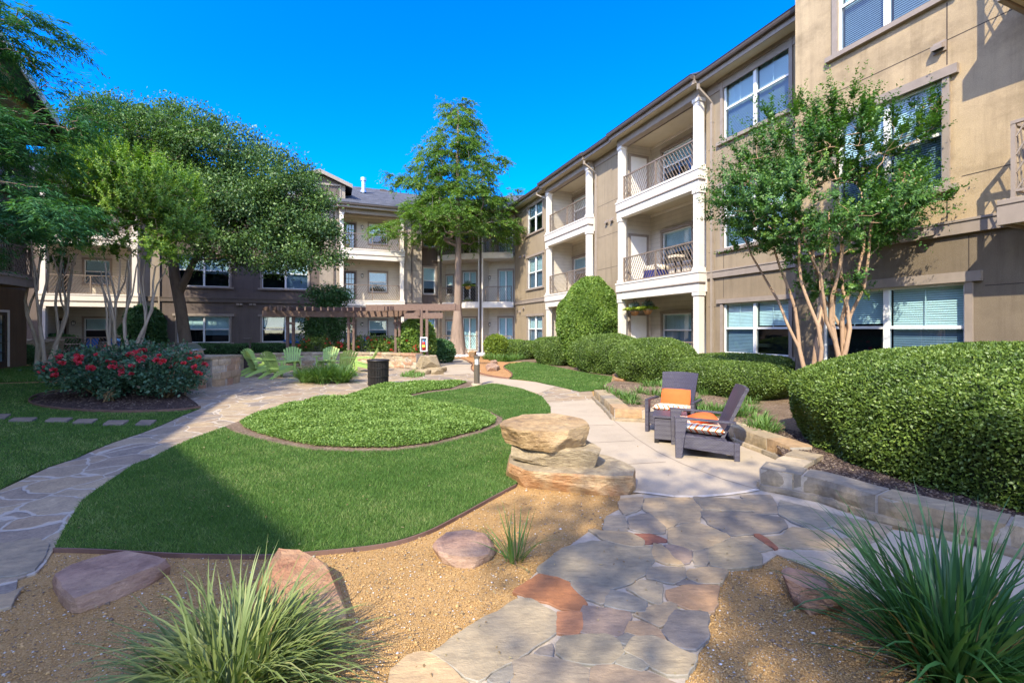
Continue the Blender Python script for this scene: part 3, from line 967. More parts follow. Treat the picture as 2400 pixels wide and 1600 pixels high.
class Facade:
    """a axis runs along the wall, b stands out of it, z is up"""
    def __init__(self, root, t0, s0, ea, eb):
        self.root = root
        self.org = (t0, s0)
        M = Matrix.Identity(4)
        M[0][0], M[1][0] = ea
        M[0][1], M[1][1] = eb
        M[0][3], M[1][3] = t0, s0
        self.M = M
        off = root["_ts"] if root else (0, 0)
        self.MB = Matrix.Translation((-off[0], -off[1], 0)) @ M
        self.Minv = (Matrix.Rotation(TH, 4, 'Z') @ M).inverted()

    def hit(self, px, py, b=0.0):
        o = self.Minv @ Vector((0, 0, EYE))
        d = self.Minv.to_3x3() @ Vector(((px - 1200) / FPX, 1, (HOR - py) / FPX))
        k = (b - o.y) / d.y
        p = o + d * k
        return p.x, p.z

    def a(self, px, b=0.0):
        return self.hit(px, 800, b)[0]

    def part(self, mb, name, mats, parent=None, label=None, smooth=False, bevel=0.0):
        ob = mb.build(name, mats, parent or self.root, self.MB, smooth, bevel=bevel)
        if label: ob["label"] = label
        return ob

def building(t, s, label):
    r = empty("apartment_building", ts(t, s), TH, label, "building", "apartment buildings round the courtyard")
    r["_ts"] = (t, s)
    return r

def wall(F, mb, a0, a1, z0, z1, holes, mi=0, b=0.0, depth=0.22):
    A = sorted(set([a0, a1] + [h[0] for h in holes] + [h[1] for h in holes]))
    Z = sorted(set([z0, z1] + [h[2] for h in holes] + [h[3] for h in holes]))
    A = [x for x in A if a0 <= x <= a1]; Z = [x for x in Z if z0 <= x <= z1]
    for i in range(len(A) - 1):
        for j in range(len(Z) - 1):
            ca, cz = (A[i] + A[i + 1]) / 2, (Z[j] + Z[j + 1]) / 2
            if any(h[0] < ca < h[1] and h[2] < cz < h[3] for h in holes): continue
            mb.quad((A[i], b, Z[j]), (A[i + 1], b, Z[j]), (A[i + 1], b, Z[j + 1]), (A[i], b, Z[j + 1]), mi)
    for h in holes:
        p = [(h[0], h[2]), (h[1], h[2]), (h[1], h[3]), (h[0], h[3])]
        for k in range(4):
            q, r = p[k], p[(k + 1) % 4]
            mb.quad((q[0], b, q[1]), (r[0], b, r[1]), (r[0], b - depth, r[1]), (q[0], b - depth, q[1]), mi)

def window(F, a0, a1, z0, z1, zm, units=2, b=0.0, tw=0.1, head=0.14, over=0.12, sill=True, blind_to=None, trim='trim', screen=True, slat=True, label=None, parent=None, apron=True, munt=False):
    mb = MB()
    pr = 0.045
    mb.box(a0 - tw, a0, b - 0.03, b + pr, z0, z1, 0)
    mb.box(a1, a1 + tw, b - 0.03, b + pr, z0, z1, 0)
    if head: mb.box(a0 - tw - over, a1 + tw + over, b - 0.03, b + pr + 0.03, z1, z1 + head, 0)
    if sill: mb.box(a0 - tw - over, a1 + tw + over, b - 0.03, b + pr + 0.045, z0 - 0.10, z0, 0)
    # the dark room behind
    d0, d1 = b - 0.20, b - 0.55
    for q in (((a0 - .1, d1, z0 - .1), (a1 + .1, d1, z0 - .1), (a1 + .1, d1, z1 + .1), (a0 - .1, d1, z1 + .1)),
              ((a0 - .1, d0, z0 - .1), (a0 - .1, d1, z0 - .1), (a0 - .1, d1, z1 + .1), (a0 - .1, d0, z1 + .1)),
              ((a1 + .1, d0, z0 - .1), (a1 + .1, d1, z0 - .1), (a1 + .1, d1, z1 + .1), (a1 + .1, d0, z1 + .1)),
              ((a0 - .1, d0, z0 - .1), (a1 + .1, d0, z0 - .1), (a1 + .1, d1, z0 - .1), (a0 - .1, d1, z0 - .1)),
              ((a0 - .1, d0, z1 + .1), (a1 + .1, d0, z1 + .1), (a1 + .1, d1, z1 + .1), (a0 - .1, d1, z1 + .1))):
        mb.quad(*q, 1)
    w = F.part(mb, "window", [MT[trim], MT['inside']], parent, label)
    sb = MB()
    e = 0.045
    sb.box(a0, a0 + e, b - .10, b - .03, z0, z1); sb.box(a1 - e, a1, b - .10, b - .03, z0, z1)
    sb.box(a0 + e, a1 - e, b - .10, b - .03, z0, z0 + e); sb.box(a0 + e, a1 - e, b - .10, b - .03, z1 - e, z1)
    W = (a1 - a0) / units
    edges = []
    for u in range(units):
        l = a0 + u * W + (e if u == 0 else 0.05)
        r = a0 + (u + 1) * W - (e if u == units - 1 else 0.05)
        edges.append((l, r))
        if u < units - 1:
            sb.box(a0 + (u + 1) * W - 0.05, a0 + (u + 1) * W + 0.05, b - .10, b - .025, z0 + e, z1 - e)
        if zm: sb.box(l, r, b - .095, b - .035, zm - 0.028, zm + 0.028)
        if munt:
            sb.box((l + r) / 2 - 0.006, (l + r) / 2 + 0.006, b - .088, b - .078, (zm or z0) + 0.028, z1 - e)
    F.part(sb, "sash", MT['vinyl'], w)
    pb = MB()
    for l, r in edges:
        if zm:
            pb.quad((l, b - .075, zm), (r, b - .075, zm), (r, b - .075, z1 - e), (l, b - .075, z1 - e), 0)
            pb.quad((l, b - .065, z0 + e), (r, b - .065, z0 + e), (r, b - .065, zm), (l, b - .065, zm), 1 if screen else 0)
        else:
            pb.quad((l, b - .075, z0 + e), (r, b - .075, z0 + e), (r, b - .075, z1 - e), (l, b - .075, z1 - e), 0)
    F.part(pb, "pane", [MT['glass'], MT['screen']], w)
    if slat:
        bb = MB()
        for u, (l, r) in enumerate(edges):
            bt = blind_to[u] if isinstance(blind_to, (list, tuple)) else (blind_to if blind_to is not None else z0 + 0.03)
            z = z1 - 0.06
            bb.box(l + .01, r - .01, b - .175, b - .125, z, z + 0.05)
            tilt = 0.036 + 0.004 * random.random()
            while z > bt:
                bb.quad((l + .012, b - .156, z), (r - .012, b - .156, z), (r - .012, b - .138, z - tilt), (l + .012, b - .138, z - tilt))
                z -= 0.042
        F.part(bb, "blinds", MT['blind'], w)
    return w

def door(F, a0, a1, z0, z1, b, glazed=True, mat='door_brown', trim='trim', parent=None, label=None, cols=3, rows=5):
    mb = MB()
    tw = 0.09
    mb.box(a0 - tw, a0, b - .02, b + .03, z0, z1, 1); mb.box(a1, a1 + tw, b - .02, b + .03, z0, z1, 1)
    mb.box(a0 - tw, a1 + tw, b - .02, b + .03, z1, z1 + tw, 1)
    if glazed:
        s = 0.12
        mb.box(a0, a0 + s, b - .06, b - .01, z0, z1); mb.box(a1 - s, a1, b - .06, b - .01, z0, z1)
        mb.box(a0 + s, a1 - s, b - .06, b - .01, z0, z0 + 0.22); mb.box(a0 + s, a1 - s, b - .06, b - .01, z1 - s, z1)
        for i in range(1, cols):
            x = a0 + s + (a1 - a0 - 2 * s) * i / cols
            mb.box(x - .012, x + .012, b - .055, b - .02, z0 + .22, z1 - s)
        for i in range(1, rows):
            z = z0 + .22 + (z1 - s - z0 - .22) * i / rows
            mb.box(a0 + s, a1 - s, b - .052, b - .022, z - .012, z + .012)
        mb.quad((a0, b - .2, z0), (a1, b - .2, z0), (a1, b - .2, z1), (a0, b - .2, z1), 2)
    else:
        mb.box(a0, a1, b - .06, b - .012, z0, z1)
    d = F.part(mb, "door", [MT[mat], MT[trim], MT['inside']], parent, label)
    if glazed:
        pb = MB()
        pb.quad((a0 + .1, b - .045, z0 + .2), (a1 - .1, b - .045, z0 + .2), (a1 - .1, b - .045, z1 - .1), (a0 + .1, b - .045, z1 - .1))
        F.part(pb, "pane", MT['glass'], d)
        bb = MB()
        z = z1 - .12
        while z > z0 + .2:
            bb.quad((a0 + .12, b - .115, z), (a1 - .12, b - .115, z), (a1 - .12, b - .097, z - .036), (a0 + .12, b - .097, z - .036))
            z -= .042
        F.part(bb, "blinds", MT['blind'], d)
    hb = MB()
    hb.tube([(a1 - .06, b - .02, z0 + 1.0), (a1 - .06, b + .05, z0 + 1.0), (a1 - .16, b + .05, z0 + 1.0)], 0.012, 6)
    F.part(hb, "handle", MT['iron'], d)
    return d

def wall_lamp(F, a, z, b, parent=None):
    mb = MB()
    mb.box(a - .05, a + .05, b, b + .02, z - .07, z + .09)
    mb.tube([(a, b + .01, z + .05), (a, b + .10, z + .11), (a, b + .14, z + .10)], 0.012, 6)
    mb.lathe([(0.0, .11), (.03, .10), (.095, .05), (.10, .035), (.0, .035)], 6, 0, (a, b + .14, z))
    mb.lathe([(.0, -.165), (.03, -.16), (.065, -.14), (.07, -.13), (.0, -.125)], 6, 0, (a, b + .14, z))
    for k in range(6):
        an = math.pi * 2 * k / 6
        mb.bar((a + .085 * math.cos(an), b + .14 + .085 * math.sin(an), z + .035), (a + .062 * math.cos(an), b + .14 + .062 * math.sin(an), z - .13), .012, .012)
    l = F.part(mb, "wall_lamp", MT['iron'], parent)
    gb = MB()
    gb.lathe([(.078, .035), (.058, -.125)], 6, 0, (a, b + .14, z))
    F.part(gb, "lamp_glass", MT['lampglass'], l)
    return l

def railing(F, a0, a1, b, zf, parent=None, mat='rail', h=1.07, posts=True, pitch=0.115, name="railing", lean=0.62, top_w=0.05, mirror=True):
    mb = MB()
    zt, zb = zf + h, zf + 0.12
    mb.box(a0, a1, b - .03, b + .03, zt - .045, zt)
    mb.box(a0, a1, b - .02, b + .02, zb - .035, zb)
    am = (a0 + a1) / 2
    for x in (a0 + .025, am, a1 - .025):
        mb.box(x - .025, x + .025, b - .024, b + .024, zf + .0, zt - .045)
    H = zt - .05 - zb
    for (l, r, sg) in (((a0 + .05), am - .025, 1), (am + .025, a1 - .05, -1)):
        if not mirror: sg = 1
        run = H * lean
        x = l - run
        while x < r + run:
            xb, xt = (x, x + run) if sg > 0 else (x + run, x)
            # clip the slanted bar to the panel
            p0, p1 = Vector((xb, zb)), Vector((xt, zt - .045))
            u0, u1 = 0.0, 1.0
            d = p1 - p0
            if abs(d.x) > 1e-6:
                ua, ub = (l - p0.x) / d.x, (r - p0.x) / d.x
                if ua > ub: ua, ub = ub, ua
                u0, u1 = max(u0, ua), min(u1, ub)
            if u1 - u0 > 0.03:
                q0, q1 = p0 + d * u0, p0 + d * u1
                mb.bar((q0.x, b, q0.y), (q1.x, b, q1.y), .018, .018, up=(0, 1, 0))
            x += pitch * 1.25
    return F.part(mb, name, MT[mat], parent)

def post(F, a0, a1, b0, b1, z0, z1, mat='white', parent=None):
    mb = MB()
    mb.box(a0 + .02, a1 - .02, b0 + .02, b1 - .02, z0 + .12, z1 - .12)
    mb.box(a0 - .015, a1 + .015, b0 - .015, b1 + .015, z0, z0 + .12)
    mb.box(a0 - .01, a1 + .01, b0 - .01, b1 + .01, z1 - .12, z1)
    return F.part(mb, "post", MT[mat], parent, bevel=0.006)

def balcony_stack(F, a0, a1, bf, depth, dor, win, lamp_a, mats=('white', 'siding'), side_door=None, ground_rail=True, win_end=0.75, low=(0, 0), door_first=True, lamp=True, floors=(0, 1, 2)):
    """open porches one above the other between a0 and a1"""
    wm, sm = mats
    bi = -depth                                   # the inner wall
    mb = MB()
    holes = []
    for k in floors:
        z = FFL[k]
        if dor: holes.append((dor[0], dor[1], z, z + 2.1))
        if win: holes.append((win[0], win[1], z + win_end, z + 2.1))
    wall(F, mb, a0 - .02, a1 + .02, 0.0, 9.36, holes, 0, bi)
    for x in (a0, a1):
        mb.quad((x, 0, 0), (x, bi, 0), (x, bi, 9.36), (x, 0, 9.36), 0)
    for k in floors:                               # ceilings
        zc = (FFL[k + 1] - .3) if k < 2 else 9.3
        mb.quad((a0, bf - .02, zc), (a1, bf - .02, zc), (a1, bi, zc), (a0, bi, zc), 1)
        mb.box(a0 + .01, a1 - .01, bi + .002, bi + .04, zc - .10, zc - .003, 2)
    F.part(mb, "porch_wall", [MT[sm], MT['cream'], MT[wm]], label="pale lap siding at the back of the porches")
    pw = 0.26
    for k in floors:
        z = FFL[k]
        ztop = FFL[k + 1] - .62 if k < 2 else 9.06
        fb = MB()
        if k > 0:
            fb.box(a0 - .06, a1 + .06, bf - .26, bf + .05, z - .30, z + .03)
            fb.box(a0 - .08, a1 + .08, bf - .26, bf + .075, z - .02, z + .05)
            fb.box(a0 - .03, a1 + .03, bf - .25, bf + .02, z - .62, z - .33)
            fb.box(a0 - .07, a1 + .07, bf - .25, bf + .06, z - .34, z - .30, 1)
            fb.box(a0, a1, bi, bf - .26, z - .25, z)
            fb.box(a0 - .06, a0, 0.0, bf - .26, z - .62, z + .03); fb.box(a1, a1 + .06, 0.0, bf - .26, z - .62, z + .03)
        else:
            fb.box(a0, a1, bi, bf + .03, 0.0, z)
        bal = F.part(fb, "balcony" if k else "porch", [MT[wm], MT['trim']], bevel=0.008)
        post(F, a0 - .02, a0 + pw, bf - .28, bf, z + (.05 if k else 0), ztop, wm, bal)
        post(F, a1 - pw, a1 + .02, bf - .28, bf, z + (.05 if k else 0), ztop, wm, bal)
        if k > 0 or ground_rail:
            railing(F, a0 + pw, a1 - pw, bf - .12, z, bal)
        if k == 2:
            hb = MB()
            hb.box(a0 - .03, a1 + .03, bf - .28, bf + .0, 9.06, 9.40)
            F.part(hb, "header_beam", MT['trim'], bal)
        if dor: door(F, dor[0], dor[1], z, z + 2.08, bi, parent=None)
        if win: window(F, win[0], win[1], z + win_end, z + 2.1, z + win_end + .70, 1, bi, .09, .12, .0, True, slat=True, blind_to=z + win_end + random.choice([0.03, 0.5, 0.7]), trim='trim')
        if side_door:
            mb2 = MB()
            x, sg = side_door
            mb2.box(min(x, x + sg * .03), max(x, x + sg * .03), bi + .25, bi + 1.05, z, z + 2.05, 0)
            mb2.box(min(x, x + sg * .05), max(x, x + sg * .05), bi + .15, bi + .25, z, z + 2.05, 1)
            mb2.box(min(x, x + sg * .05), max(x, x + sg * .05), bi + 1.05, bi + 1.15, z, z + 2.05, 1)
            mb2.box(min(x, x + sg * .05), max(x, x + sg * .05), bi + .15, bi + 1.15, z + 2.05, z + 2.15, 1)
            F.part(mb2, "closet_door", [MT['door_white'], MT['trim']])
        if lamp: wall_lamp(F, lamp_a, z + 1.85, bi)

def eave(F, a0, a1, bo, bw=0.0, z=EAVE, slope=0.42, back=-7.5, roof=True, hip=(0, 0)):
    mb = MB()
    # K-style gutter
    prof = [(bo - .13, z + .0), (bo - .02, z), (bo, z + .05), (bo, z + .11), (bo + .015, z + .13), (bo - .13, z + .13)]
    o = len(mb.v)
    for x in (a0, a1):
        for p in prof: mb.v.append((x, p[0], p[1]))
    n = len(prof)
    for i in range(n):
        j = (i + 1) % n
        mb.f.append([o + i, o + j, o + n + j, o + n + i]); mb.m.append(0)
    mb.f.append([o + i for i in range(n)]); mb.m.append(0)
    mb.f.append([o + n + i for i in range(n)][::-1]); mb.m.append(0)
    F.part(mb, "gutter", MT['gutter'])
    fb = MB()
    fb.box(a0, a1, bo - .165, bo - .132, z - .14, z + .12, 0)
    fb.quad((a0, bo - .165, z - .10), (a1, bo - .165, z - .10), (a1, bw, z - .10), (a0, bw, z - .10), 1)
    fb.box(a0, a1, bw + .0, bw + .03, z - .42, z - .103, 0)
    for x in (a0, a1):
        fb.quad((x, bo - .135, z - .10), (x, bw, z - .10), (x, bw, z + .12 + (bo - bw) * slope), (x, bo - .135, z + .12), 0)
    F.part(fb, "eave_boards", [MT['trim'], MT['cream']])
    if roof:
        rb = MB()
        z0 = z + .14
        L, R = hip
        rb.add([(a0, bo, z0), (a1, bo, z0), (a1 + R, back, z0 + (bo - back) * slope), (a0 + L, back, z0 + (bo - back) * slope),
                (a0, bo, z0 - .05), (a1, bo, z0 - .05), (a1 + R, back, z0 - .05 + (bo - back) * slope), (a0 + L, back, z0 - .05 + (bo - back) * slope)],
               [(0, 1, 2, 3), (4, 5, 6, 7), (0, 1, 5, 4), (1, 2, 6, 5), (3, 0, 4, 7)])
        F.part(rb, "roof", MT['shingle'])

def downspout(F, a, b, z0, z1, mat='spout', elbow=None, w=0.075):
    mb = MB()
    if elbow:
        ea_, eb_ = elbow
        mb.bar((a + ea_, b + eb_, z1 + .42), (a, b + .045, z1 + .02), w, w * .8)
        mb.bar((a + ea_, b + eb_, z1 + .55), (a + ea_, b + eb_, z1 + .38), w, w * .8)
    mb.box(a - w / 2, a + w / 2, b + .005, b + .085, z0, z1 + .05)
    for z in (z0 + .8, (z0 + z1) / 2, z1 - .6):
        mb.box(a - w / 2 - .012, a + w / 2 + .012, b, b + .09, z, z + .03)
    return F.part(mb, "downspout", MT[mat])

def belt(F, mb, a0, a1, z0=3.2, z1=3.42, b=0.0, mi=0, pr=0.07):
    mb.box(a0, a1, b - .02, b + pr, z0, z1, mi)
    mb.box(a0, a1, b - .02, b + pr + .02, z1 - .03, z1 + .012, mi)

def vent(F, a, z, b=0.0, mat='trim'):
    mb = MB()
    mb.box(a - .09, a + .09, b, b + .03, z - .09, z + .10, 0)
    mb.add([(a - .08, b, z + .09), (a + .08, b, z + .09), (a + .08, b + .13, z + .02), (a - .08, b + .13, z + .02),
            (a - .08, b, z - .02), (a + .08, b, z - .02), (a + .08, b + .13, z - .06), (a - .08, b + .13, z - .06)],
           [(0, 1, 2, 3), (2, 3, 7, 6), (0, 3, 7, 4), (1, 2, 6, 5)], 0)
    mb.quad((a - .07, b + .02, z - .05), (a + .07, b + .02, z - .05), (a + .07, b + .12, z - .055), (a - .07, b + .12, z - .055), 1)
    return F.part(mb, "wall_vent", [MT[mat], MT['inside']])

WZ = [(0.90, 2.42, 1.66), (4.10, 5.98, 5.06), (7.42, 9.26, 8.38)]

# ---- right wing ---------------------------------------------------------------
R = building(11.2, 12.0, "long tan three storey apartment wing with white balcony stacks and a beige end bay")
FB = Facade(R, 11.2, 0, (0, 1), (-1, 0))
FA = Facade(R, 9.9, 0, (0, 1), (-1, 0))
sA = FA.a(1863.5)                     # corner of the projecting beige bay
sB1 = FB.a(1652)
s1r, s1l = FB.a(1636, .33), FB.a(1447, .33)
s2r, s2l = FB.a(1378, .33), FB.a(1279, .33)
sEnd = FB.a(1206.5)
A0 = -9.0
# beige bay
holesA, winA = [], []
ga0, ga1 = FA.a(2267, -.05), FA.a(1900, -.05)
ga1 = ga0 + (FA.a(2078, -.05) - ga0) * 2
holesA.append((ga0, ga1, WZ[0][0], WZ[0][1]))
ua0 = FA.a(2214, -.05); um = FA.a(2083, -.05); ua1 = FA.a(1967, -.05)
for k in (1, 2): holesA.append((ua0, ua1, WZ[k][0], WZ[k][1]))
# three more windows further along the wall, past the corner of the frame
for k in (0, 1, 2): holesA.append((-6.2, -4.0, WZ[k][0], WZ[k][1]))
for k in (1, 2): holesA.append((1.15, 2.05, FFL[k], FFL[k] + 2.1))
mb = MB()
ZTOP = 11.2
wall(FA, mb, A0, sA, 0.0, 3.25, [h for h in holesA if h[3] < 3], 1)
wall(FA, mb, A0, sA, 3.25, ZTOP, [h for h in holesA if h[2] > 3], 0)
mb.quad((sA, 0, 0), (sA, -1.5, 0), (sA, -1.5, 3.25), (sA, 0, 3.25), 1)
mb.quad((sA, 0, 3.25), (sA, -1.5, 3.25), (sA, -1.5, ZTOP), (sA, 0, ZTOP), 0)
mb.quad((A0, 0, 0), (A0, -9, 0), (A0, -9, ZTOP), (A0, 0, ZTOP), 0)
mb.quad((A0, 0, ZTOP), (sA, 0, ZTOP), (sA, -9, ZTOP), (A0, -9, ZTOP), 2)
mb.quad((sA, -1.5, EAVE), (sA, -9, EAVE), (sA, -9, ZTOP), (sA, -1.5, ZTOP), 0)
mb.box(A0, sA + .06, -.1, .06, ZTOP - .12, ZTOP + .08, 2)
def groove(F, mb, a0, a1, z0, z1, mi=3, b=0.0):
    mb.box(a0, a1, b - .01, b + .003, z0, z1, mi)
gz = 6.62
av = FA.a(2219)
groove(FA, mb, 1.0, sA - .003, gz, gz + .014)
for z0, z1 in ((3.45, 4.0), (6.2, 6.62), (6.634, 7.28)):
    groove(FA, mb, av - .008, av + .008, z0, z1)
groove(FA, mb, 1.0, ua0 - .25, 4.20, 4.214)
av2 = FA.a(2270)
groove(FA, mb, av2 - .008, av2 + .008, 2.58, 3.19)
groove(FA, mb, 0.2, ga0 - .24, 2.33, 2.344)
groove(FA, mb, sA - .9, sA - .003, 2.33, 2.344)
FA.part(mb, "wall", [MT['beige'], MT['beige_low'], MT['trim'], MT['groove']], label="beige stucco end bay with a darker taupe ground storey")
mb = MB(); belt(FA, mb, 2.62, sA + .07, 3.23, 3.46)
FA.part(mb, "belt_course", MT['trim'], bevel=.006)
window(FA, ga0, ga1, *WZ[0], blind_to=[1.0, 1.75], head=.17, munt=True)
window(FA, ua0, ua1, *WZ[1], blind_to=4.13, head=.16, munt=True)
window(FA, ua0, ua1, *WZ[2], blind_to=7.45, head=.16)
for k in (0, 1, 2): window(FA, -6.2, -4.0, *WZ[k], head=.16)
vent(FA, FA.a(2203), FA.hit(2203, 113)[1])
vent(FA, FA.a(2186), FA.hit(2186, 548)[1], .07)
# the two bronze balconies by the frame's edge
for k in (1, 2):
    z = FFL[k]
    bf = 0.78
    a1b = FA.a(2335, bf)
    a0b = a1b - 3.0
    fb = MB()
    fb.box(a0b, a1b, bf - .06, bf, z - .30, z + .07)
    fb.box(a0b, a0b + .06, 0, bf - .06, z - .30, z + .07); fb.box(a1b - .06, a1b, 0, bf - .06, z - .30, z + .07)
    fb.box(a0b, a1b, bf - .005, bf + .008, z - .02, z + .0, 1)
    fb.box(a0b + .06, a1b - .06, 0, bf - .06, z - .12, z - .02)
    for x in np.linspace(a0b + .1, a1b - .1, 6):
        fb.box(x - .03, x + .03, 0.02, bf - .07, z - .27, z - .122, 2)
    fb.quad((a0b + .06, 0, z - .13), (a1b - .06, 0, z - .13), (a1b - .06, bf - .06, z - .13), (a0b + .06, bf - .06, z - .13), 2)
    bal = FA.part(fb, "balcony", [MT['trim'], MT['groove'], MT['cream']], label="taupe cantilever balcony at the end bay", bevel=.006)
    railing(FA, a0b + .12, a1b - .12, bf - .10, z + .08, bal, 'trim', 1.12, lean=.55)
    rb = MB()
    for zz in (z + .2, z + 1.15):
        rb.box(a1b - .15, a1b - .10, .02, bf - .14, zz, zz + .05)
    for bb_ in np.linspace(.05, bf - .2, 5):
        rb.bar((a1b - .125, bb_ - .1, z + .2), (a1b - .125, bb_ + .12, z + 1.15), .018, .018)
    FA.part(rb, "side_railing", MT['trim'], bal)
    door(FA, 1.15, 2.05, z, z + 2.08, 0)
# tan window column
wB0, wB1 = FB.a(1854, -.06), FB.a(1699, -.06)
holesB = [(wB0, wB1, *WZ[k][:2]) for k in range(3)]
mb = MB()
wall(FB, mb, sA, s1r, 0.0, 3.25, holesB[:1], 1)
wall(FB, mb, sA, s1r, 3.25, EAVE + .3, holesB[1:], 0)
wall(FB, mb, s1l, s2r, 0.0, EAVE + .3, [], 0)
wE0, wE1 = FB.a(1274.5, -.06), FB.a(1239.5, -.06)
holesE = [(wE0, wE1, *WZ[k][:2]) for k in range(3)]
wall(FB, mb, s2l, sEnd, 0.0, EAVE + .3, holesE, 0)
for (l, r) in ((sA, wB0 - .3), (wB1 + .3, s1r - .1)):
    for z in (2.33, 4.06, 6.62, 7.33): groove(FB, mb, l + .01, r, z, z + .014, 2)
for z in (4.30, 5.75, 7.15): groove(FB, mb, s1l + .08, s2r - .08, z, z + .014, 2)
for z in (2.45, 7.2): groove(FB, mb, wE1 + .25, sEnd - .01, z, z + .014, 2)
groove(FB, mb, wB1 - .01, wB1 + .006, 2.6, 3.2, 2); groove(FB, mb, wB1 - .01, wB1 + .006, 3.5, 4.0, 2)
mb.quad((sEnd, -9, 0), (A0, -9, 0), (A0, -9, EAVE), (sEnd, -9, EAVE), 0)
FB.part(mb, "wall", [MT['tan'], MT['tan_low'], MT['groove']], label="tan stucco wall between the balcony stacks")
mb = MB()
belt(FB, mb, sA + .002, s1r - .1, 3.23, 3.45)
FB.part(mb, "belt_course", MT['trim'], bevel=.006)
mb = MB()
belt(FB, mb, s2l + .08, sEnd - .01, 3.23, 3.45)
FB.part(mb, "belt_course", MT['trim'], bevel=.006)
window(FB, wB0, wB1, *WZ[0], blind_to=[1.75, .95], munt=True, head=.13)
window(FB, wB0, wB1, *WZ[1], blind_to=4.13)
window(FB, wB0, wB1, *WZ[2], blind_to=7.45, munt=True)
for k in range(3):
    window(FB, wE0, wE1, *WZ[k], blind_to=WZ[k][0] + (.03 if k < 2 else .9))
dep = 1.35
balcony_stack(FB, s1r, s1l, .33, dep, None, (FB.a(1622, -dep), FB.a(1553, -dep)), FB.a(1640, -dep) + .12, side_door=(s1l, -1))
balcony_stack(FB, s2r, s2l, .33, dep, (FB.a(1336, -dep), FB.a(1302, -dep)), (FB.a(1376, -dep), FB.a(1344, -dep)), FB.a(1340, -dep), lamp=False)
eave(FB, sA + .005, s1r - .16, .62)
eave(FB, s1r - .16, s1l + .12, .80)
eave(FB, s1l + .12, s2r - .12, .72)
eave(FB, s2r - .12, s2l + .12, .80)
eave(FB, s2l + .12, sEnd + .5, .62, hip=(0, 3))
dsp = FB.a(1671)
downspout(FB, dsp, 0, 0, 8.75, elbow=(.05, .55))
downspout(FB, s2r - .25, 0, 0, 8.7, elbow=(.1, .62))
downspout(FB, s2l + .22, 0, 8.6, 8.8, elbow=(.6, .5))
for x, y in ((1424, 521), (1436, 516)): vent(FB, FB.a(x), FB.hit(x, y)[1])
for x, y in ((1220, 603), (1230, 600)): vent(FB, FB.a(x), FB.hit(x, y)[1])
for x, y in ((1220, 730), (1228, 722)): vent(FB, FB.a(x), FB.hit(x, y)[1])

# ---- corner and back wing -----------------------------------------------------
Bk = building(-4.0, 33.0, "brown and grey three storey apartment wing across the back with a dormer and corner porches")
S0 = 31.2
FK = Facade(Bk, 0, S0, (1, 0), (0, -1))
kL, kR = FK.a(92, .4), FK.a(322, .4)               # left porch stack
k3 = FK.a(375); k4 = FK.a(749)
k5, k6 = FK.a(796, .4), FK.a(947, .4)
k7 = FK.a(988); k8 = FK.a(1037)
WK = [(0.86, 2.40, 1.63), (4.12, 5.95, 5.06), (7.42, 9.26, 8.38)]
cols = [(FK.a(417, -.06), FK.a(539, -.06)), (FK.a(615, -.06), FK.a(723, -.06))]
holesK = [(c[0], c[1], *WK[k][:2]) for c in cols for k in range(3)]
rec = (FK.a(992, -.7), FK.a(1020, -.7))
mb = MB()
wall(FK, mb, k3, k4, 0, EAVE + .3, holesK, 0)
wall(FK, mb, kR, k3, 0, EAVE + .3, [], 1, -.05)
wall(FK, mb, k4, k5, 0, EAVE + .3, [], 1, .02)
mb.quad((k4, 0, 0), (k4, .02, 0), (k4, .02, EAVE), (k4, 0, EAVE), 1)
wall(FK, mb, k6, k7, 0, EAVE + .3, [], 1, .12)
mb.quad((k7, .12, 0), (k7, -.7, 0), (k7, -.7, EAVE), (k7, .12, EAVE), 1)
wall(FK, mb, k7, k8, 0, EAVE + .3, [(rec[0], rec[1], *WK[k][:2]) for k in range(3)], 0, -.7)
for z in (3.2, 4.3, 5.6, 6.6, 7.3): groove(FK, mb, k6 + .05, k7 - .02, z, z + .014, 2, .12)
for z in (4.4, 6.6, 7.3): groove(FK, mb, k4 + .02, k5 - .1, z, z + .014, 2, .02)
mb.quad((kL - 9, -8, 0), (k8, -8, 0), (k8, -8, EAVE + .3), (kL - 9, -8, EAVE + .3), 0)
wall(FK, mb, kL - 9, kL, 0, EAVE + .3, [], 0, 0)
FK.part(mb, "wall", [MT['brown'], MT['greige'], MT['groove']], label="dark brown stucco with pale grey piers")
mb = MB(); belt(FK, mb, k3 - .03, k4 + .1, 3.22, 3.46)
belt(FK, mb, kR + .1, k3 - .06, 3.22, 3.46, -.05)
mb.box(k6 + .1, k7 + .06, .12, .2, 3.3, 3.45)
FK.part(mb, "belt_course", MT['trim_dark'])
for ci, c in enumerate(cols):
    for k in range(3):
        bt = [(1.63, 1.3), (5.06, 4.9), (7.5, 7.5)][k]
        window(FK, c[0], c[1], *WK[k], blind_to=(bt if ci == 0 else (WK[k][0] + .9, WK[k][0] + .03)), munt=(ci == 1 or k == 0))
for k in range(3):
    window(FK, rec[0], rec[1], *WK[k], units=1, b=-.7, head=.12, over=.02, blind_to=WK[k][0] + .4, munt=True)
mb = MB()
for x, y in ((558, 713), (566, 713), (588, 713.5), (597, 713.5)):
    a, z = FK.hit(x, y)
    mb.box(a - .07, a + .07, .0, .12, z - .06, z + .05)
FK.part(mb, "exhaust_cowls", MT['trim'])
vent(FK, FK.a(979), FK.hit(979, 608, .12)[1], .12)
dep = 1.4
balcony_stack(FK, k5, k6, .4, dep, (FK.a(807, -dep), FK.a(834, -dep)), (FK.a(865, -dep), FK.a(907, -dep)), FK.a(849, -dep))
balcony_stack(FK, kL, kR, .4, dep, (FK.a(131, -dep), FK.a(157, -dep)), (FK.a(198, -dep), FK.a(259, -dep)), FK.a(175, -dep))
downspout(FK, FK.a(783), .02, 0, 8.6, 'trim_dark', elbow=(-.0, .85))
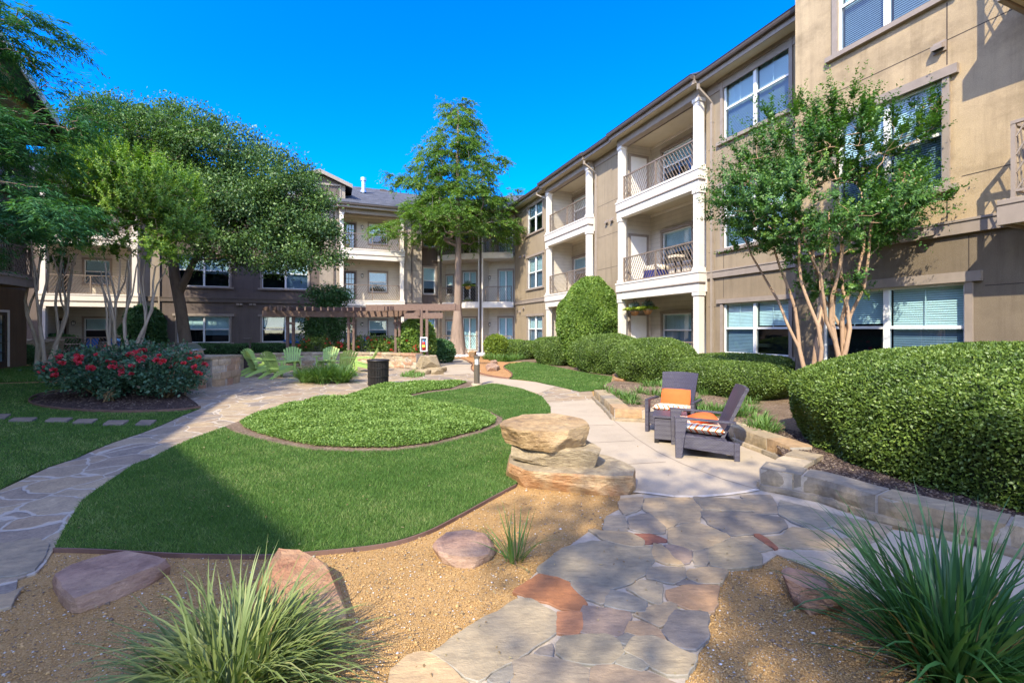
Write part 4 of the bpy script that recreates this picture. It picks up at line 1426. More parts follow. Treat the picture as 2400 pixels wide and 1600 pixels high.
downspout(FK, FK.a(374), .0, 0, 9.0, 'spout', elbow=(-.0, .5))
downspout(FK, FK.a(964), .12, 0, 9.0, 'trim_dark')
downspout(FK, FK.a(1033), -.05, 0, 9.3, 'gutter', w=.12)
eave(FK, kL - 9, kL - .1, .62, back=-7.2)
eave(FK, kL - .1, kR + .1, .9, back=-7.2)
eave(FK, kR + .1, k5 - .15, .62, back=-7.2)
eave(FK, k5 - .15, k6 + .1, .95, back=-7.2)
eave(FK, k6 + .1, k8 + .4, .70, back=-7.2, hip=(0, 5))
# dormer over the dark bay
ad0, ad1 = FK.a(690, -.3), FK.a(809, -.3)
aw1 = FK.a(796, -.3); aw0 = aw1 - 3.0
mb = MB()
apex = (ad0 + ad1) / 2
zb = 9.7
zw = 11.0
mb.add([(ad0, -.3, zb), (ad1, -.3, zb), (ad1, -.3, zw), (apex, -.3, zw + (apex - ad0) * .40), (ad0, -.3, zw)], [(0, 1, 2, 3, 4)], 0)
mb.quad((ad1, -.3, zb), (ad1, -4.5, zb + 1.6), (ad1, -4.5, zw), (ad1, -.3, zw), 0)
mb.quad((ad0, -.3, zb), (ad0, -4.5, zb + 1.6), (ad0, -4.5, zw), (ad0, -.3, zw), 0)
mb.box(ad1 - .32, ad1 + .003, -.3, -.27, zb + .2, zw - .05, 1)
dm = FK.part(mb, "dormer", [MT['brown'], MT['greige']])
mb = MB()
for sg, ae in ((1, ad1 + .45), (-1, ad0 - .45)):
    ze = zw - .45 * .40 + .02
    za = ze + abs(ae - apex) * .40
    mb.add([(ae, .12, ze), (apex, .12, za), (apex, -6, za), (ae, -6, ze), (ae, .12, ze + .10), (apex, .12, za + .10), (apex, -6, za + .10), (ae, -6, ze + .10)],
           [(0, 1, 2, 3), (4, 5, 6, 7), (0, 3, 7, 4)], 0)
    mb.add([(ae, .14, ze - .12), (apex, .14, za - .12), (apex, .14, za + .12), (ae, .14, ze + .12), (ae, .10, ze - .12), (apex, .10, za - .12), (apex, .10, za + .12), (ae, .10, ze + .12)],
           [(0, 1, 2, 3), (4, 5, 6, 7), (0, 1, 5, 4), (0, 3, 7, 4)], 1)
FK.part(mb, "roof", [MT['shingle'], MT['trim']], dm)
window(FK, aw0, aw1, 10.05, 10.85, 10.22, 2, -.27, .1, .12, .0, True, parent=None, munt=False, slat=True, screen=False)
mb = MB()
a, z = FK.hit(852, 450, -3.8)
mb.lathe([(.14, -.1), (.14, .85), (.0, .85)], 12, 0, (a, -3.8, z))
mb.lathe([(.20, .80), (.20, 1.02), (.0, 1.04)], 12, 0, (a, -3.8, z)); mb.lathe([(.22, -.05), (.2, .1), (.14, .14)], 12, 0, (a, -3.8, z))
FK.part(mb, "flue_pipe", MT['metal'], smooth=False)
mb = MB()
for px_, py_ in ((915, 452), (898, 447)):
    a, z = FK.hit(px_, py_, -6.3)
    mb.box(a - .25, a + .25, -6.5, -6.1, z - .12, z + .06)
FK.part(mb, "roof_vents", MT['gutter'])

# chamfered corner porch
P0, P1 = (6.85, 31.6), (11.2, 28.2)
L = math.hypot(P1[0] - P0[0], P1[1] - P0[1])
e = ((P1[0] - P0[0]) / L, (P1[1] - P0[1]) / L)
FC = Facade(Bk, P0[0], P0[1], e, (e[1], -e[0]))
if FC.hit(1100, 772, 0)[0] < 0 or (FC.Minv @ Vector((0, 0, EYE))).y < 0:
    FC = Facade(Bk, P0[0], P0[1], e, (-e[1], e[0]))
di = 1.3
mb = MB()
cw = (FC.a(1045, -di), FC.a(1062, -di)); cd = (FC.a(1085, -di), FC.a(1116, -di)); ce_ = (FC.a(1169, -di), FC.a(1202, -di))
hs = []
for z in FFL:
    hs += [(cw[0], cw[1], z + .7, z + 2.1), (cd[0], cd[1], z, z + 2.3), (ce_[0], ce_[1], z, z + 2.3)]
wall(FC, mb, -.6, L + .8, 0, 9.4, hs, 0, -di)
mb.quad((0, 0, 0), (0, -di, 0), (0, -di, 9.4), (0, 0, 9.4), 0)
apm = FC.a(1134, -.3)
mb.quad((apm, -di, 0), (apm, -.25, 0), (apm, -.25, 9.4), (apm, -di, 9.4), 0)
for k in range(3):
    zc = FFL[k + 1] - .33 if k < 2 else 9.25
    mb.quad((-.4, 0, zc), (L, 0, zc), (L + .8, -di, zc), (-.4, -di, zc), 1)
FC.part(mb, "porch_wall", [MT['siding'], MT['cream']], label="pale siding inside the corner porches")
for k in range(3):
    z = FFL[k]
    fb = MB()
    if k:
        n = 10
        for i in range(n):
            x0, x1 = L * i / n, L * (i + 1) / n
            bo = lambda x: .42 - .42 * abs(2 * x / L - 1) ** 2.2
            fb.add([(x0, bo(x0), z - .36), (x1, bo(x1), z - .36), (x1, bo(x1), z + .03), (x0, bo(x0), z + .03), (x0, -di, z - .36), (x1, -di, z - .36), (x1, -di, z + .03), (x0, -di, z + .03)],
                   [(0, 1, 2, 3), (0, 1, 5, 4), (3, 2, 6, 7)])
    else:
        fb.box(0, L, -di, .15, 0, z)
    bal = FC.part(fb, "balcony" if k else "porch", MT['white'])
    ap = FC.a(1128, 0.2)
    railing(FC, .08, ap - .12, .05, z, bal, 'rail')
    railing(FC, ap + .22, L - .1, .05, z, bal, 'rail')
    window(FC, cw[0], cw[1], z + .7, z + 2.1, z + 1.4, 1, -di, .08, .1, .02, blind_to=z + 1.3 if k == 1 else z + .75)
    for (q, bt) in ((cd, (1.5 if k else .1)), (ce_, .1)):
        window(FC, q[0], q[1], z + .04, z + 2.3, None, 2, -di, .09, .12, .0, sill=False, screen=False, blind_to=z + bt, trim='trim')
    wall_lamp(FC, FC.a(1149, -di), z + 1.85, -di)
mb = MB()
mb.box(ap - .14, ap - .06, .28, .40, 0, 9.3, 1); mb.box(ap + .10, ap + .18, .28, .40, 0, 9.3, 1)
mb.box(ap - .06, ap + .10, .27, .41, 0, 9.3, 0)
FC.part(mb, "corner_post", [MT['gutter'], MT['white']])
mb = MB()
n = 8
for i in range(n):
    x0, x1 = -.5 + (L + 1) * i / n, -.5 + (L + 1) * (i + 1) / n
    bo = lambda x: .95 - .3 * abs(2 * x / L - 1) ** 2
    z = EAVE
    mb.add([(x0, bo(x0), z), (x1, bo(x1), z), (x1, bo(x1), z + .14), (x0, bo(x0), z + .14)], [(0, 1, 2, 3)], 0)
    mb.add([(x0, bo(x0), z + .14), (x1, bo(x1), z + .14), (x1, -6, z + .14 + 6.6 * .42), (x0, -6, z + .14 + 6.6 * .42)], [(0, 1, 2, 3)], 1)
    mb.add([(x0, bo(x0), z), (x1, bo(x1), z), (x1, .3, z - .02), (x0, .3, z - .02)], [(0, 1, 2, 3)], 2)
    mb.add([(x0, .3, z - .02), (x1, .3, z - .02), (x1, .3, z - .75), (x0, .3, z - .75)], [(0, 1, 2, 3)], 3)
FC.part(mb, "roof", [MT['gutter'], MT['shingle'], MT['cream'], MT['trim']], label="curved roof edge over the corner porches")

# ---- left building ------------------------------------------------------------
Lb = building(-12.0, 18.0, "shaded brown apartment building with a tan gable behind the feathery tree")
FL = Facade(Lb, -12.0, 0, (0, 1), (1, 0))
lEnd = FL.a(63)
mb = MB()
lo = -22.0
gdoor = (FL.a(-25, 0), FL.a(18, 0))
hl = [(gdoor[0], gdoor[1], FFL[0], FFL[0] + 2.2)]
for k in (1, 2): hl.append((FL.a(2), FL.a(30), FFL[k], FFL[k] + 2.1))
wall(FL, mb, 13.0, lEnd, 0, 3.25, [h for h in hl if h[2] < 1], 1)
wall(FL, mb, 13.0, lEnd, 3.25, EAVE + .2, [h for h in hl if h[2] > 1], 0)
mb.quad((lEnd, 0, 0), (lEnd, -9, 0), (lEnd, -9, 9.6), (lEnd, 0, 9.6), 0)
mb.quad((13, 0, 0), (13, 1.6, 0), (13, 1.6, 9.5), (13, 0, 9.5), 0)
wall(FL, mb, lo, 13.0, 0, EAVE + .2, [], 0, 1.6)
mb.quad((lo, 1.6, 0), (lo, -9, 0), (lo, -9, 9.6), (lo, 1.6, 9.6), 0)
mb.quad((lo, -9, 0), (lEnd, -9, 0), (lEnd, -9, 9.6), (lo, -9, 9.6), 0)
FL.part(mb, "wall", [MT['brown'], m_stucco("stucco_umber", (0.16, 0.105, 0.06), .15)], label="dark brown stucco over an umber ground storey")
door(FL, gdoor[0], gdoor[1], FFL[0], FFL[0] + 2.15, 0, mat='door_brown', trim='white', label="brown glazed patio door with pale trim")
for k in (1, 2): door(FL, FL.a(2), FL.a(30), FFL[k], FFL[k] + 2.08, 0)
bfl = 2.0
l1 = FL.a(84, bfl); l0 = l1 - 5.0
for k in (1, 2):
    z = FFL[k]
    fb = MB()
    fb.box(l0, l1, .02, bfl - .1, z - .2, z)
    fb.box(l0, l1, bfl - .1, bfl, z - .34, z + .03); fb.box(l0, l1 + .02, bfl - .1, bfl + .03, z - .06, z + .05)
    fb.box(l1 - .1, l1, .0, bfl - .1, z - .34, z + .03)
    bal = FL.part(fb, "balcony", MT['trim'], bevel=.006)
    railing(FL, l0 + .1, l1 - .05, bfl - .08, z, bal, 'rail')
    rb = MB()
    rb.box(l1 - .11, l1 - .06, .02, bfl - .1, z + 1.02, z + 1.07); rb.box(l1 - .11, l1 - .06, .02, bfl - .1, z + .09, z + .12)
    for q in np.arange(.1, bfl - .2, .13):
        rb.bar((l1 - .085, q, z + .12), (l1 - .085, min(q + .5, bfl - .12), z + 1.02), .018, .018)
    FL.part(rb, "side_railing", MT['rail'], bal)
# roof with two front gables
mb = MB()
be = 2.3
z0 = 9.5
SL = .42
mb.add([(lo - .4, be, z0), (lEnd + .4, be, z0), (lEnd + .4 - 3, -4, z0 + 6.3 * SL), (lo - .4, -4, z0 + 6.3 * SL), (lEnd + .4, -9.5, z0), (lo - .4, -9.5, z0)],
       [(0, 1, 2, 3), (1, 4, 2), (3, 2, 4, 5)], 0)
FL.part(mb, "roof", MT['shingle'])
for (gc, hw) in ((18.4, 4.0), (-5.2, 6.0)):
    gb = MB()
    zt = z0 + hw * SL
    bg = 2.3
    gb.add([(gc - hw, bg - .5, z0 - .1), (gc + hw, bg - .5, z0 - .1), (gc, bg - .5, zt)], [(0, 1, 2)], 0)
    for sg in (-1, 1):
        gb.add([(gc + sg * hw, bg, z0 - .02), (gc, bg, zt), (gc, -4.5, zt), (gc + sg * hw, -4.5, z0 - .02), (gc + sg * hw, bg, z0 + .1), (gc, bg, zt + .12), (gc, -4.5, zt + .12), (gc + sg * hw, -4.5, z0 + .1)],
               [(0, 1, 2, 3), (4, 5, 6, 7), (0, 3, 7, 4)], 1)
        gb.add([(gc + sg * hw, bg + .03, z0 - .16), (gc, bg + .03, zt - .14), (gc, bg + .03, zt + .14), (gc + sg * hw, bg + .03, z0 + .12), (gc + sg * hw, bg - .02, z0 - .16), (gc, bg - .02, zt - .14), (gc, bg - .02, zt + .14), (gc + sg * hw, bg - .02, z0 + .12)],
               [(0, 1, 2, 3), (4, 5, 6, 7), (0, 1, 5, 4), (3, 2, 6, 7)], 2)
    gb.add([(gc - hw, bg - .5, z0 - .1), (gc + hw, bg - .5, z0 - .1), (gc + hw, 0, z0 - .1), (gc - hw, 0, z0 - .1)], [(0, 1, 2, 3)], 3)
    FL.part(gb, "gable", [MT['beige'], MT['shingle'], MT['white'], MT['cream']], label="tan gable with a pale rake board")
# ------------------------------------------------------------------ rock and stone walls
MT['lime'] = m_attr("limestone_block", 0.85, 0.8, 30, 0.2)
MT['sand_a'] = m_stone("sandstone_tan", [(0.17, 0.13, 0.10), (0.40, 0.27, 0.14), (0.46, 0.33, 0.18), (0.30, 0.24, 0.17)], 2.0)
MT['sand_b'] = m_stone("sandstone_grey", [(0.20, 0.16, 0.12), (0.36, 0.29, 0.19), (0.42, 0.34, 0.22), (0.28, 0.21, 0.14)], 2.4)
MT['sand_r'] = m_stone("sandstone_red", [(0.28, 0.12, 0.075), (0.42, 0.22, 0.12), (0.47, 0.30, 0.18), (0.36, 0.17, 0.10)], 2.6)
MT['sand_p'] = m_stone("sandstone_purple", [(0.26, 0.155, 0.115), (0.37, 0.235, 0.17), (0.42, 0.285, 0.20), (0.31, 0.195, 0.14)], 1.8)
MT['sand_o'] = m_stone("sandstone_orange", [(0.42, 0.27, 0.15), (0.46, 0.25, 0.12), (0.50, 0.36, 0.21), (0.38, 0.19, 0.09)], 2.2)

from mathutils import noise as mnoise
def boulder(name, outline, z0, z1, mat, label, cat="rock", tilt=(0, 0), rough=0.02, sub=5, bulge=0.0, seed=0, group=None, topmat=None, undercut=0.0, strata=.18):
    """a broken slab: an outline on the ground, given real thickness and chipped faces"""
    pts = []
    n0 = len(outline)
    P = [Vector(p) for p in outline]
    for i in range(n0):
        a, b = P[i], P[(i + 1) % n0]
        k = max(1, int((b - a).length / 0.028))
        for q in range(k): pts.append(a.lerp(b, q / k))
    n = len(pts)
    cen = sum(pts, Vector((0, 0))) / n
    H = z1 - z0
    nl = max(5, int(H / 0.018))
    verts, faces, mi = [], [], []
    rs = random.Random(seed + 5)
    planes = []
    for _ in range(16):
        a_ = rs.uniform(0, 6.283)
        nn_ = Vector((math.cos(a_), math.sin(a_)))
        planes.append((nn_, rs.uniform(-.7, .7), max((q - cen).dot(nn_) for q in pts) - rough * rs.uniform(.2, 2.6)))
    def zt(p): return (p.x - cen.x) * tilt[0] + (p.y - cen.y) * tilt[1]
    for l in range(nl + 1):
        u = l / nl
        for p in pts:
            d = (p - cen)
            nv = Vector((p.x * 4.1 + seed, p.y * 4.1, u * H * 9 + seed))
            rg = 1 - 2 * abs(mnoise.noise(nv * .9 + Vector((7, 3, 1))))
            rg2 = 1 - 2 * abs(mnoise.noise(nv * 2.6))
            st_ = mnoise.noise(Vector((seed, p.x * .8, (z0 + u * H) * 34)))
            off = mnoise.noise(nv * .6) * rough * 1.3 + rg * rough * .45 + rg2 * rough * .3 + (round(st_ * 3) / 3) * rough * strata
            ed = -bulge * (2 * u - 1) ** 2 - undercut * (1 - u)
            if l == nl: ed -= 0.012
            dd = d.normalized() * (off + ed)
            w_ = d + dd
            for nn_, sl_, lim_ in planes:
                ex_ = w_.dot(nn_) + sl_ * (u - .5) * H - lim_
                if ex_ > 0: w_ = w_ - nn_ * ex_
            dd = w_ - d
            verts.append((p.x + dd.x, p.y + dd.y, z0 + u * H + zt(p) + mnoise.noise(Vector((p.x * 5, p.y * 5, seed + 9))) * rough * 0.5 * u))
    for l in range(nl):
        for i in range(n):
            j = (i + 1) % n
            faces.append((l * n + i, l * n + j, (l + 1) * n + j, (l + 1) * n + i)); mi.append(0)
    # top rings shrinking to the middle
    prev = nl * n
    rings = 7
    for r in range(1, rings + 1):
        f = 1 - r / (rings + 0.0)
        o = len(verts)
        if r < rings:
            for i in range(n):
                b = verts[nl * n + i]
                x, y = cen.x + (b[0] - cen.x) * f, cen.y + (b[1] - cen.y) * f
                z = z1 + ((x - cen.x) * tilt[0] + (y - cen.y) * tilt[1]) + mnoise.noise(Vector((x * 5, y * 5, seed + 9))) * rough * 0.6 + mnoise.noise(Vector((x * 14, y * 14, seed))) * rough * 0.25
                verts.append((x, y, z))
            for i in range(n):
                j = (i + 1) % n
                faces.append((prev + i, prev + j, o + j, o + i)); mi.append(1 if topmat else 0)
            prev = o
        else:
            verts.append((cen.x, cen.y, z1))
            for i in range(n):
                faces.append((prev + i, prev + (i + 1) % n, o)); mi.append(1 if topmat else 0)
    me = bpy.data.meshes.new(name)
    me.from_pydata([(x - cen.x, y - cen.y, z - z0) for x, y, z in verts], [], faces)
    me.materials.append(mat)
    if topmat: me.materials.append(topmat)
    me.polygons.foreach_set("material_index", mi)
    bm = bmesh.new(); bm.from_mesh(me)
    bmesh.ops.recalc_face_normals(bm, faces=bm.faces)
    bm.to_mesh(me); bm.free()
    ob = bpy.data.objects.new(name, me)
    COL.objects.link(ob)
    ob.location = (cen.x, cen.y, z0)
    return tag(ob, label, cat, group)

def gz(px, z): return [tuple(G(x, y, z)[:2]) for x, y in px]
# stacked slabs
boulder("sandstone_slab", [(0.13, 4.62), (0.45, 4.53), (0.80, 4.48), (1.24, 4.45), (1.30, 4.62), (1.20, 5.05), (0.9, 5.35), (0.2, 5.45), (-0.10, 5.25), (-0.05, 4.9)], -0.02, 0.19, MT['sand_o'],
        "flat orange sandstone slab at the bottom of the stack of three", rough=0.022, seed=3, group="sandstone slabs stacked in three", topmat=MT['sand_b'])
boulder("sandstone_slab", [(-0.04, 4.98), (0.2, 4.78), (0.5, 4.66), (0.78, 4.62), (0.98, 4.74), (1.06, 5.0), (0.85, 5.3), (0.4, 5.45), (0.02, 5.3)], 0.19, 0.385, MT['sand_b'],
        "grey tan sandstone boulder in the middle of the stack of three", rough=0.04, bulge=0.05, seed=11, group="sandstone slabs stacked in three", tilt=(-0.05, 0.0))
boulder("sandstone_slab", [(-0.12, 5.05), (0.06, 4.80), (0.38, 4.60), (0.50, 4.62), (0.74, 4.80), (0.93, 5.05), (0.82, 5.38), (0.5, 5.62), (0.1, 5.55), (-0.1, 5.3)], 0.375, 0.585, MT['sand_a'],
        "big tan sandstone slab lying on top of the stack of three", rough=0.035, seed=23, group="sandstone slabs stacked in three", tilt=(0.02, 0.03), undercut=0.07)
# single rocks in the granite
boulder("sandstone_slab", gz([(117, 1345), (160, 1326), (214, 1308), (283, 1289), (371, 1300), (409, 1317), (300, 1362), (184, 1412), (150, 1382)], 0.07), -0.02, 0.085, MT['sand_p'],
        "flat purple brown slab beside the lawn edging and the flagstone path", rough=0.016, seed=31, tilt=(0.0, 0.02))
boulder("sandstone_boulder", gz([(590, 1372), (606, 1335), (640, 1312), (700, 1308), (770, 1330), (815, 1372), (828, 1420), (795, 1452), (720, 1462), (650, 1440)], 0.06), -0.04, 0.11, MT['sand_o'],
        "rounded orange sandstone boulder behind the bright foreground grass clump", rough=0.02, bulge=0.05, seed=41, tilt=(-0.06, 0.07), topmat=MT['sand_r'])
boulder("sandstone_boulder", gz([(1012, 1275), (1040, 1252), (1100, 1243), (1150, 1258), (1162, 1300), (1130, 1318), (1070, 1322), (1018, 1302)], 0.03), -0.03, 0.06, MT['sand_p'],
        "low pinkish slab beside the small grass tuft", rough=0.02, bulge=0.02, seed=53)
boulder("sandstone_boulder", gz([(1822, 1368), (1840, 1356), (1930, 1372), (1985, 1392), (1980, 1428), (1900, 1432), (1832, 1405)], 0.04), -0.03, 0.13, MT['sand_p'],
        "purple boulder half behind the dark green grass clump", rough=0.025, bulge=0.02, seed=61)
boulder("limestone_boulder", [(-3.70, 17.3), (-3.45, 16.9), (-2.95, 16.85), (-2.68, 17.1), (-2.7, 17.6), (-3.1, 17.9), (-3.6, 17.8)], 0.18, 0.62, MT['sand_b'],
        "blocky cream boulder at the foot of the pergola post", rough=0.05, bulge=0.06, seed=71)
for k, (x, y, r, lab) in enumerate(((-3.25, 16.55, .32, "low cream rock under the front of the blocky boulder"), (-2.75, 16.5, .26, "small cream rock right under the blocky boulder"), (-3.1, 17.35, .6, "broad flat rock carrying the blocky boulder"))):
    boulder("limestone_boulder", [(x + r * math.cos(a) * (1 + .2 * math.sin(3 * a + k)), y + r * .7 * math.sin(a)) for a in np.linspace(0, 6.28, 10)[:-1]], -.02, .16 if k < 2 else .2, MT['sand_b'], lab, rough=.03, seed=80 + k)
boulder("sandstone_boulder", gz([(1138, 866), (1142, 859), (1160, 858), (1170, 866), (1164, 871), (1142, 871)], 0.0), -0.02, 0.16, MT['sand_p'], "dark brown rock alone in the orange gravel bed", rough=.04, bulge=.05, seed=91)
boulder("sandstone_boulder", gz([(1147, 852), (1160, 849), (1168, 853), (1152, 855)], 0.0), -0.02, 0.14, MT['sand_p'], "flat brown rock at the back of the orange gravel bed", rough=.03, seed=92)
boulder("sandstone_boulder", gz([(1098, 835), (1108, 832), (1118, 834), (1112, 838), (1100, 839)], 0.0), -0.02, 0.3, MT['sand_o'], "orange rock between the white chips and the bollard light", rough=.04, bulge=.05, seed=93)
boulder("sandstone_boulder", gz([(1437, 893), (1460, 886), (1490, 888), (1500, 900), (1470, 908), (1440, 906)], 0.0), -0.02, 0.22, MT['sand_o'], "tan rock at the end of the low stone kerb below the clipped hedge", rough=.04, seed=94)
boulder("limestone_boulder", [tuple(ts(-12.9 + 2.1 * math.cos(a) * .5, 28.2 + 0.5 * math.sin(a))) [:2] for a in np.linspace(0, 6.28, 12)[:-1]], 0.55, 1.15, MT['sand_b'], "long pale boulder behind the crepe myrtle trunks", rough=.06, bulge=.12, seed=95)
boulder("limestone_boulder", [tuple(ts(-12.9 + 1.5 * math.cos(a) * .5, 28.2 + 0.4 * math.sin(a))) [:2] for a in np.linspace(0, 6.28, 12)[:-1]], -0.02, 0.58, MT['sand_p'], "dark boulder carrying the long pale boulder", rough=.06, bulge=.08, seed=96)

LIMEC = [(0.47, 0.38, 0.255), (0.38, 0.30, 0.19), (0.33, 0.265, 0.18), (0.50, 0.42, 0.30), (0.44, 0.30, 0.17), (0.29, 0.25, 0.19)]
def block_wall(name, path, width, courses, label, cat="wall", lmin=.45, lmax=.8, inward=1, gap=0.022, rough=.008, cols=LIMEC, cap=None, proud=(0, 0)):
    """courses: list of (z0,z1,proud). Blocks follow the path; width goes to the side 'inward'"""
    P = [Vector(p) for p in path]
    seg = [(P[i + 1] - P[i]).length for i in range(len(P) - 1)]
    tot = sum(seg)
    cum = [0]
    for s in seg: cum.append(cum[-1] + s)
    def at(d):
        d = min(max(d, 0), tot)
        for i in range(len(seg)):
            if d <= cum[i + 1] + 1e-9:
                u = (d - cum[i]) / seg[i]
                return P[i].lerp(P[i + 1], u), (P[i + 1] - P[i]).normalized()
    verts, faces, cc = [], [], []
    for ci, (z0, z1, pr) in enumerate(courses):
        d = -random.uniform(0, lmin) * 0.3 if ci else 0.0
        d = 0.0
        first = True
        while d < tot - 0.05:
            L = random.uniform(lmin, lmax) * (0.6 if first and ci % 2 else 1)
            first = False
            if tot - d - L < lmin * 0.5: L = tot - d
            c = random.choice(cols)
            nx = max(3, int(L / 0.12)); nz = max(2, int((z1 - z0) / 0.05))
            o = len(verts)
            sd = random.uniform(0, 50)
            zz1 = z1 + random.uniform(-.006, .006)
            # front and back columns
            for side in (0, 1):
                for iz in range(nz + 1):
                    for ix in range(nx + 1):
                        q, t = at(d + gap / 2 + (L - gap) * ix / nx)
                        nrm = Vector((-t.y, t.x)) * inward
                        out = -pr - (mnoise.noise(Vector((d + ix * .12, iz * .05, sd)) * 7) * rough * 2.0) if side == 0 else width
                        if side == 0 and (iz in (0, nz) or ix in (0, nx)): out += 0.009
                        p = q + nrm * out
                        verts.append((p.x, p.y, z0 + (zz1 - z0) * iz / nz + (.004 * mnoise.noise(Vector((p.x * 6, p.y * 6, 1))) if iz == nz else 0)))
            def idx(s, iz, ix): return o + s * (nz + 1) * (nx + 1) + iz * (nx + 1) + ix
            for iz in range(nz):
                for ix in range(nx):
                    faces.append((idx(0, iz, ix), idx(0, iz, ix + 1), idx(0, iz + 1, ix + 1), idx(0, iz + 1, ix))); cc.append(c)
                    faces.append((idx(1, iz, ix), idx(1, iz + 1, ix), idx(1, iz + 1, ix + 1), idx(1, iz, ix + 1))); cc.append(c)
            for ix in range(nx):
                faces.append((idx(0, nz, ix), idx(0, nz, ix + 1), idx(1, nz, ix + 1), idx(1, nz, ix))); cc.append(c)
            for iz in range(nz):
                faces.append((idx(0, iz, 0), idx(0, iz + 1, 0), idx(1, iz + 1, 0), idx(1, iz, 0))); cc.append(c)
                faces.append((idx(0, iz, nx), idx(1, iz, nx), idx(1, iz + 1, nx), idx(0, iz + 1, nx))); cc.append(c)
            d += L
    # mortar core
    core0 = len(verts)
    zt = courses[-1][1] - 0.012
    n = len(P)
    for i in range(n):
        t = (P[min(i + 1, n - 1)] - P[max(i - 1, 0)]).normalized()
        nrm = Vector((-t.y, t.x)) * inward
        for off in (0.012, width - 0.012):
            for z in (-0.02, zt):
                q = P[i] + nrm * off
                verts.append((q.x, q.y, z))
    mc = (0.46, 0.41, 0.34)
    for i in range(n - 1):
        a = core0 + i * 4; b = a + 4
        for f in ((a, b, b + 1, a + 1), (a + 2, a + 3, b + 3, b + 2), (a + 1, b + 1, b + 3, a + 3)):
            faces.append(f); cc.append(mc)
    for a in (core0, core0 + (n - 1) * 4):
        faces.append((a, a + 1, a + 3, a + 2)); cc.append(mc)
    me = bpy.data.meshes.new(name)
    og = P[0]
    me.from_pydata([(x - og.x, y - og.y, z) for x, y, z in verts], [], faces)
    me.materials.append(MT['lime'])
    a = me.attributes.new("col", 'FLOAT_COLOR', 'FACE')
    a.data.foreach_set("color", np.array([(c[0], c[1], c[2], 1) for c in cc], dtype=np.float32).ravel())
    ob = bpy.data.objects.new(name, me)
    COL.objects.link(ob)
    ob.location = (og.x, og.y, 0)
    return tag(ob, label, cat)

def gp(px): return [G(x, y).to_2d() for x, y in px]
kerb_c = [(-0.02, .06, .05), (.06, .215, 0.0)]
block_wall("stone_kerb_wall", gp([(1391, 934), (1404, 947), (1419, 962), (1439, 985)]), .30, kerb_c, "low stone kerb wall between the concrete walk and the near planting bed", inward=1)
block_wall("stone_kerb_wall", gp([(1440, 986), (1503, 988), (1600, 1003), (1700, 1027), (1784, 1060), (1850, 1088)]), .30, kerb_c, "curved stone kerb wall behind the two wicker chairs", inward=1)
block_wall("stone_kerb_wall", gp([(1779, 1145), (1850, 1159), (1923, 1175), (2013, 1206), (2091, 1229), (2202, 1258), (2300, 1282), (2400, 1309), (2560, 1352)]), .30, kerb_c, "stone kerb wall below the big mounded hedge", inward=1)
block_wall("stone_kerb_wall", [G(1860, 1096).to_2d(), G(1820, 1118).to_2d(), G(1781, 1143).to_2d()], .30, kerb_c, "short stone kerb return joining the two kerb walls under the hedge", inward=1)

# raised planting beds behind the kerbs
def inset_path(px, d):
    P = gp(px)
    out = []
    for i in range(len(P)):
        t_ = (P[min(i + 1, len(P) - 1)] - P[max(i - 1, 0)]).normalized()
        q = P[i] + Vector((-t_.y, t_.x)) * d
        out.append((q.x, q.y))
    return out
K_FRONT = inset_path([(1779, 1145), (1850, 1159), (1923, 1175), (2013, 1206), (2091, 1229), (2202, 1258), (2300, 1282), (2400, 1309), (2560, 1352)], .25)
BED_A = inset_path([(1391, 934), (1404, 947), (1419, 962)], .2) + inset_path([(1440, 986), (1503, 988), (1600, 1003), (1700, 1027), (1784, 1060), (1850, 1088)], .2) + K_FRONT[1:]
far_edge = [tuple(ts(t, s)[:2]) for t, s in ((9.85, -3.0), (9.85, sA - .1), (11.0, sA + .3), (11.0, 12.6), (8.1, 11.6), (6.6, 10.2))]
sheet("planting_bed", BED_A + far_edge, 0.165, MT['soil'], zb=-0.05)
MULCH = K_FRONT[1:] + [(x + .9, y + 2.2) for x, y in K_FRONT[::-1][:-1]]
sheet("planting_bed_mulch", MULCH, 0.171, MT['mulch'])
sheet("foundation_bed", [tuple(ts(t, s)[:2]) for t, s in ((8.0, 11.65), (8.7, 13.0), (8.7, 16.0), (8.9, 20.5), (8.8, 22.5), (8.6, 26.5), (9.6, 28.6), (11.2, 28.2), (11.2, 12.4))], 0.006, MT['soil'])
bk_edge = [tuple(ts(t, s)[:2]) for t, s in ((kL - .5, 31.0), (k8, 31.0), (5.5, 29.0), (3.5, 24.4))]
wallarc = [(-3.95, 18.75), (-5.0, 19.35), (-6.4, 19.9), (-8.0, 20.1), (-9.6, 19.7), (-10.9, 18.9), (-12.1, 18.2)]
sheet("back_bed", wallarc[::-1] + [tuple(ts(t, s)[:2]) for t, s in ((3.6, 25.5), (4.2, 28.6), (5.6, 31.0), (-12.0, 31.0), (-12.6, 24.6))] , 0.012, MT['mulch'])

# mulch chips
mm = [m_plain("chip_a", (0.10, 0.07, 0.055), 0.9), m_plain("chip_b", (0.05, 0.035, 0.03), 0.9), m_plain("chip_c", (0.2, 0.15, 0.11), 0.9)]
P = scatter(MULCH, 16000)
rocks_np(P, RNG.uniform(.006, .02, len(P)), 0.172, "mulch_chips", mm, RNG.choice(3, len(P), p=[.45, .3, .25]))
pm = BED_A[:9] + far_edge[3:]
P = scatter(pm, 26000)
P = P[P[:, 1] < 12]
rocks_np(P, RNG.uniform(.006, .022, len(P)), 0.166, "bed_chips", [mm[0], mm[2], m_plain("chip_d", (0.3, 0.22, 0.15), .9)], RNG.choice(3, len(P), p=[.3, .35, .35]))
pm = gpoly(ROSEBED)
P = scatter(pm, 9000)
rocks_np(P, RNG.uniform(.01, .03, len(P)), 0.023, "rose_bed_chips", mm, RNG.choice(3, len(P), p=[.45, .4, .15]))
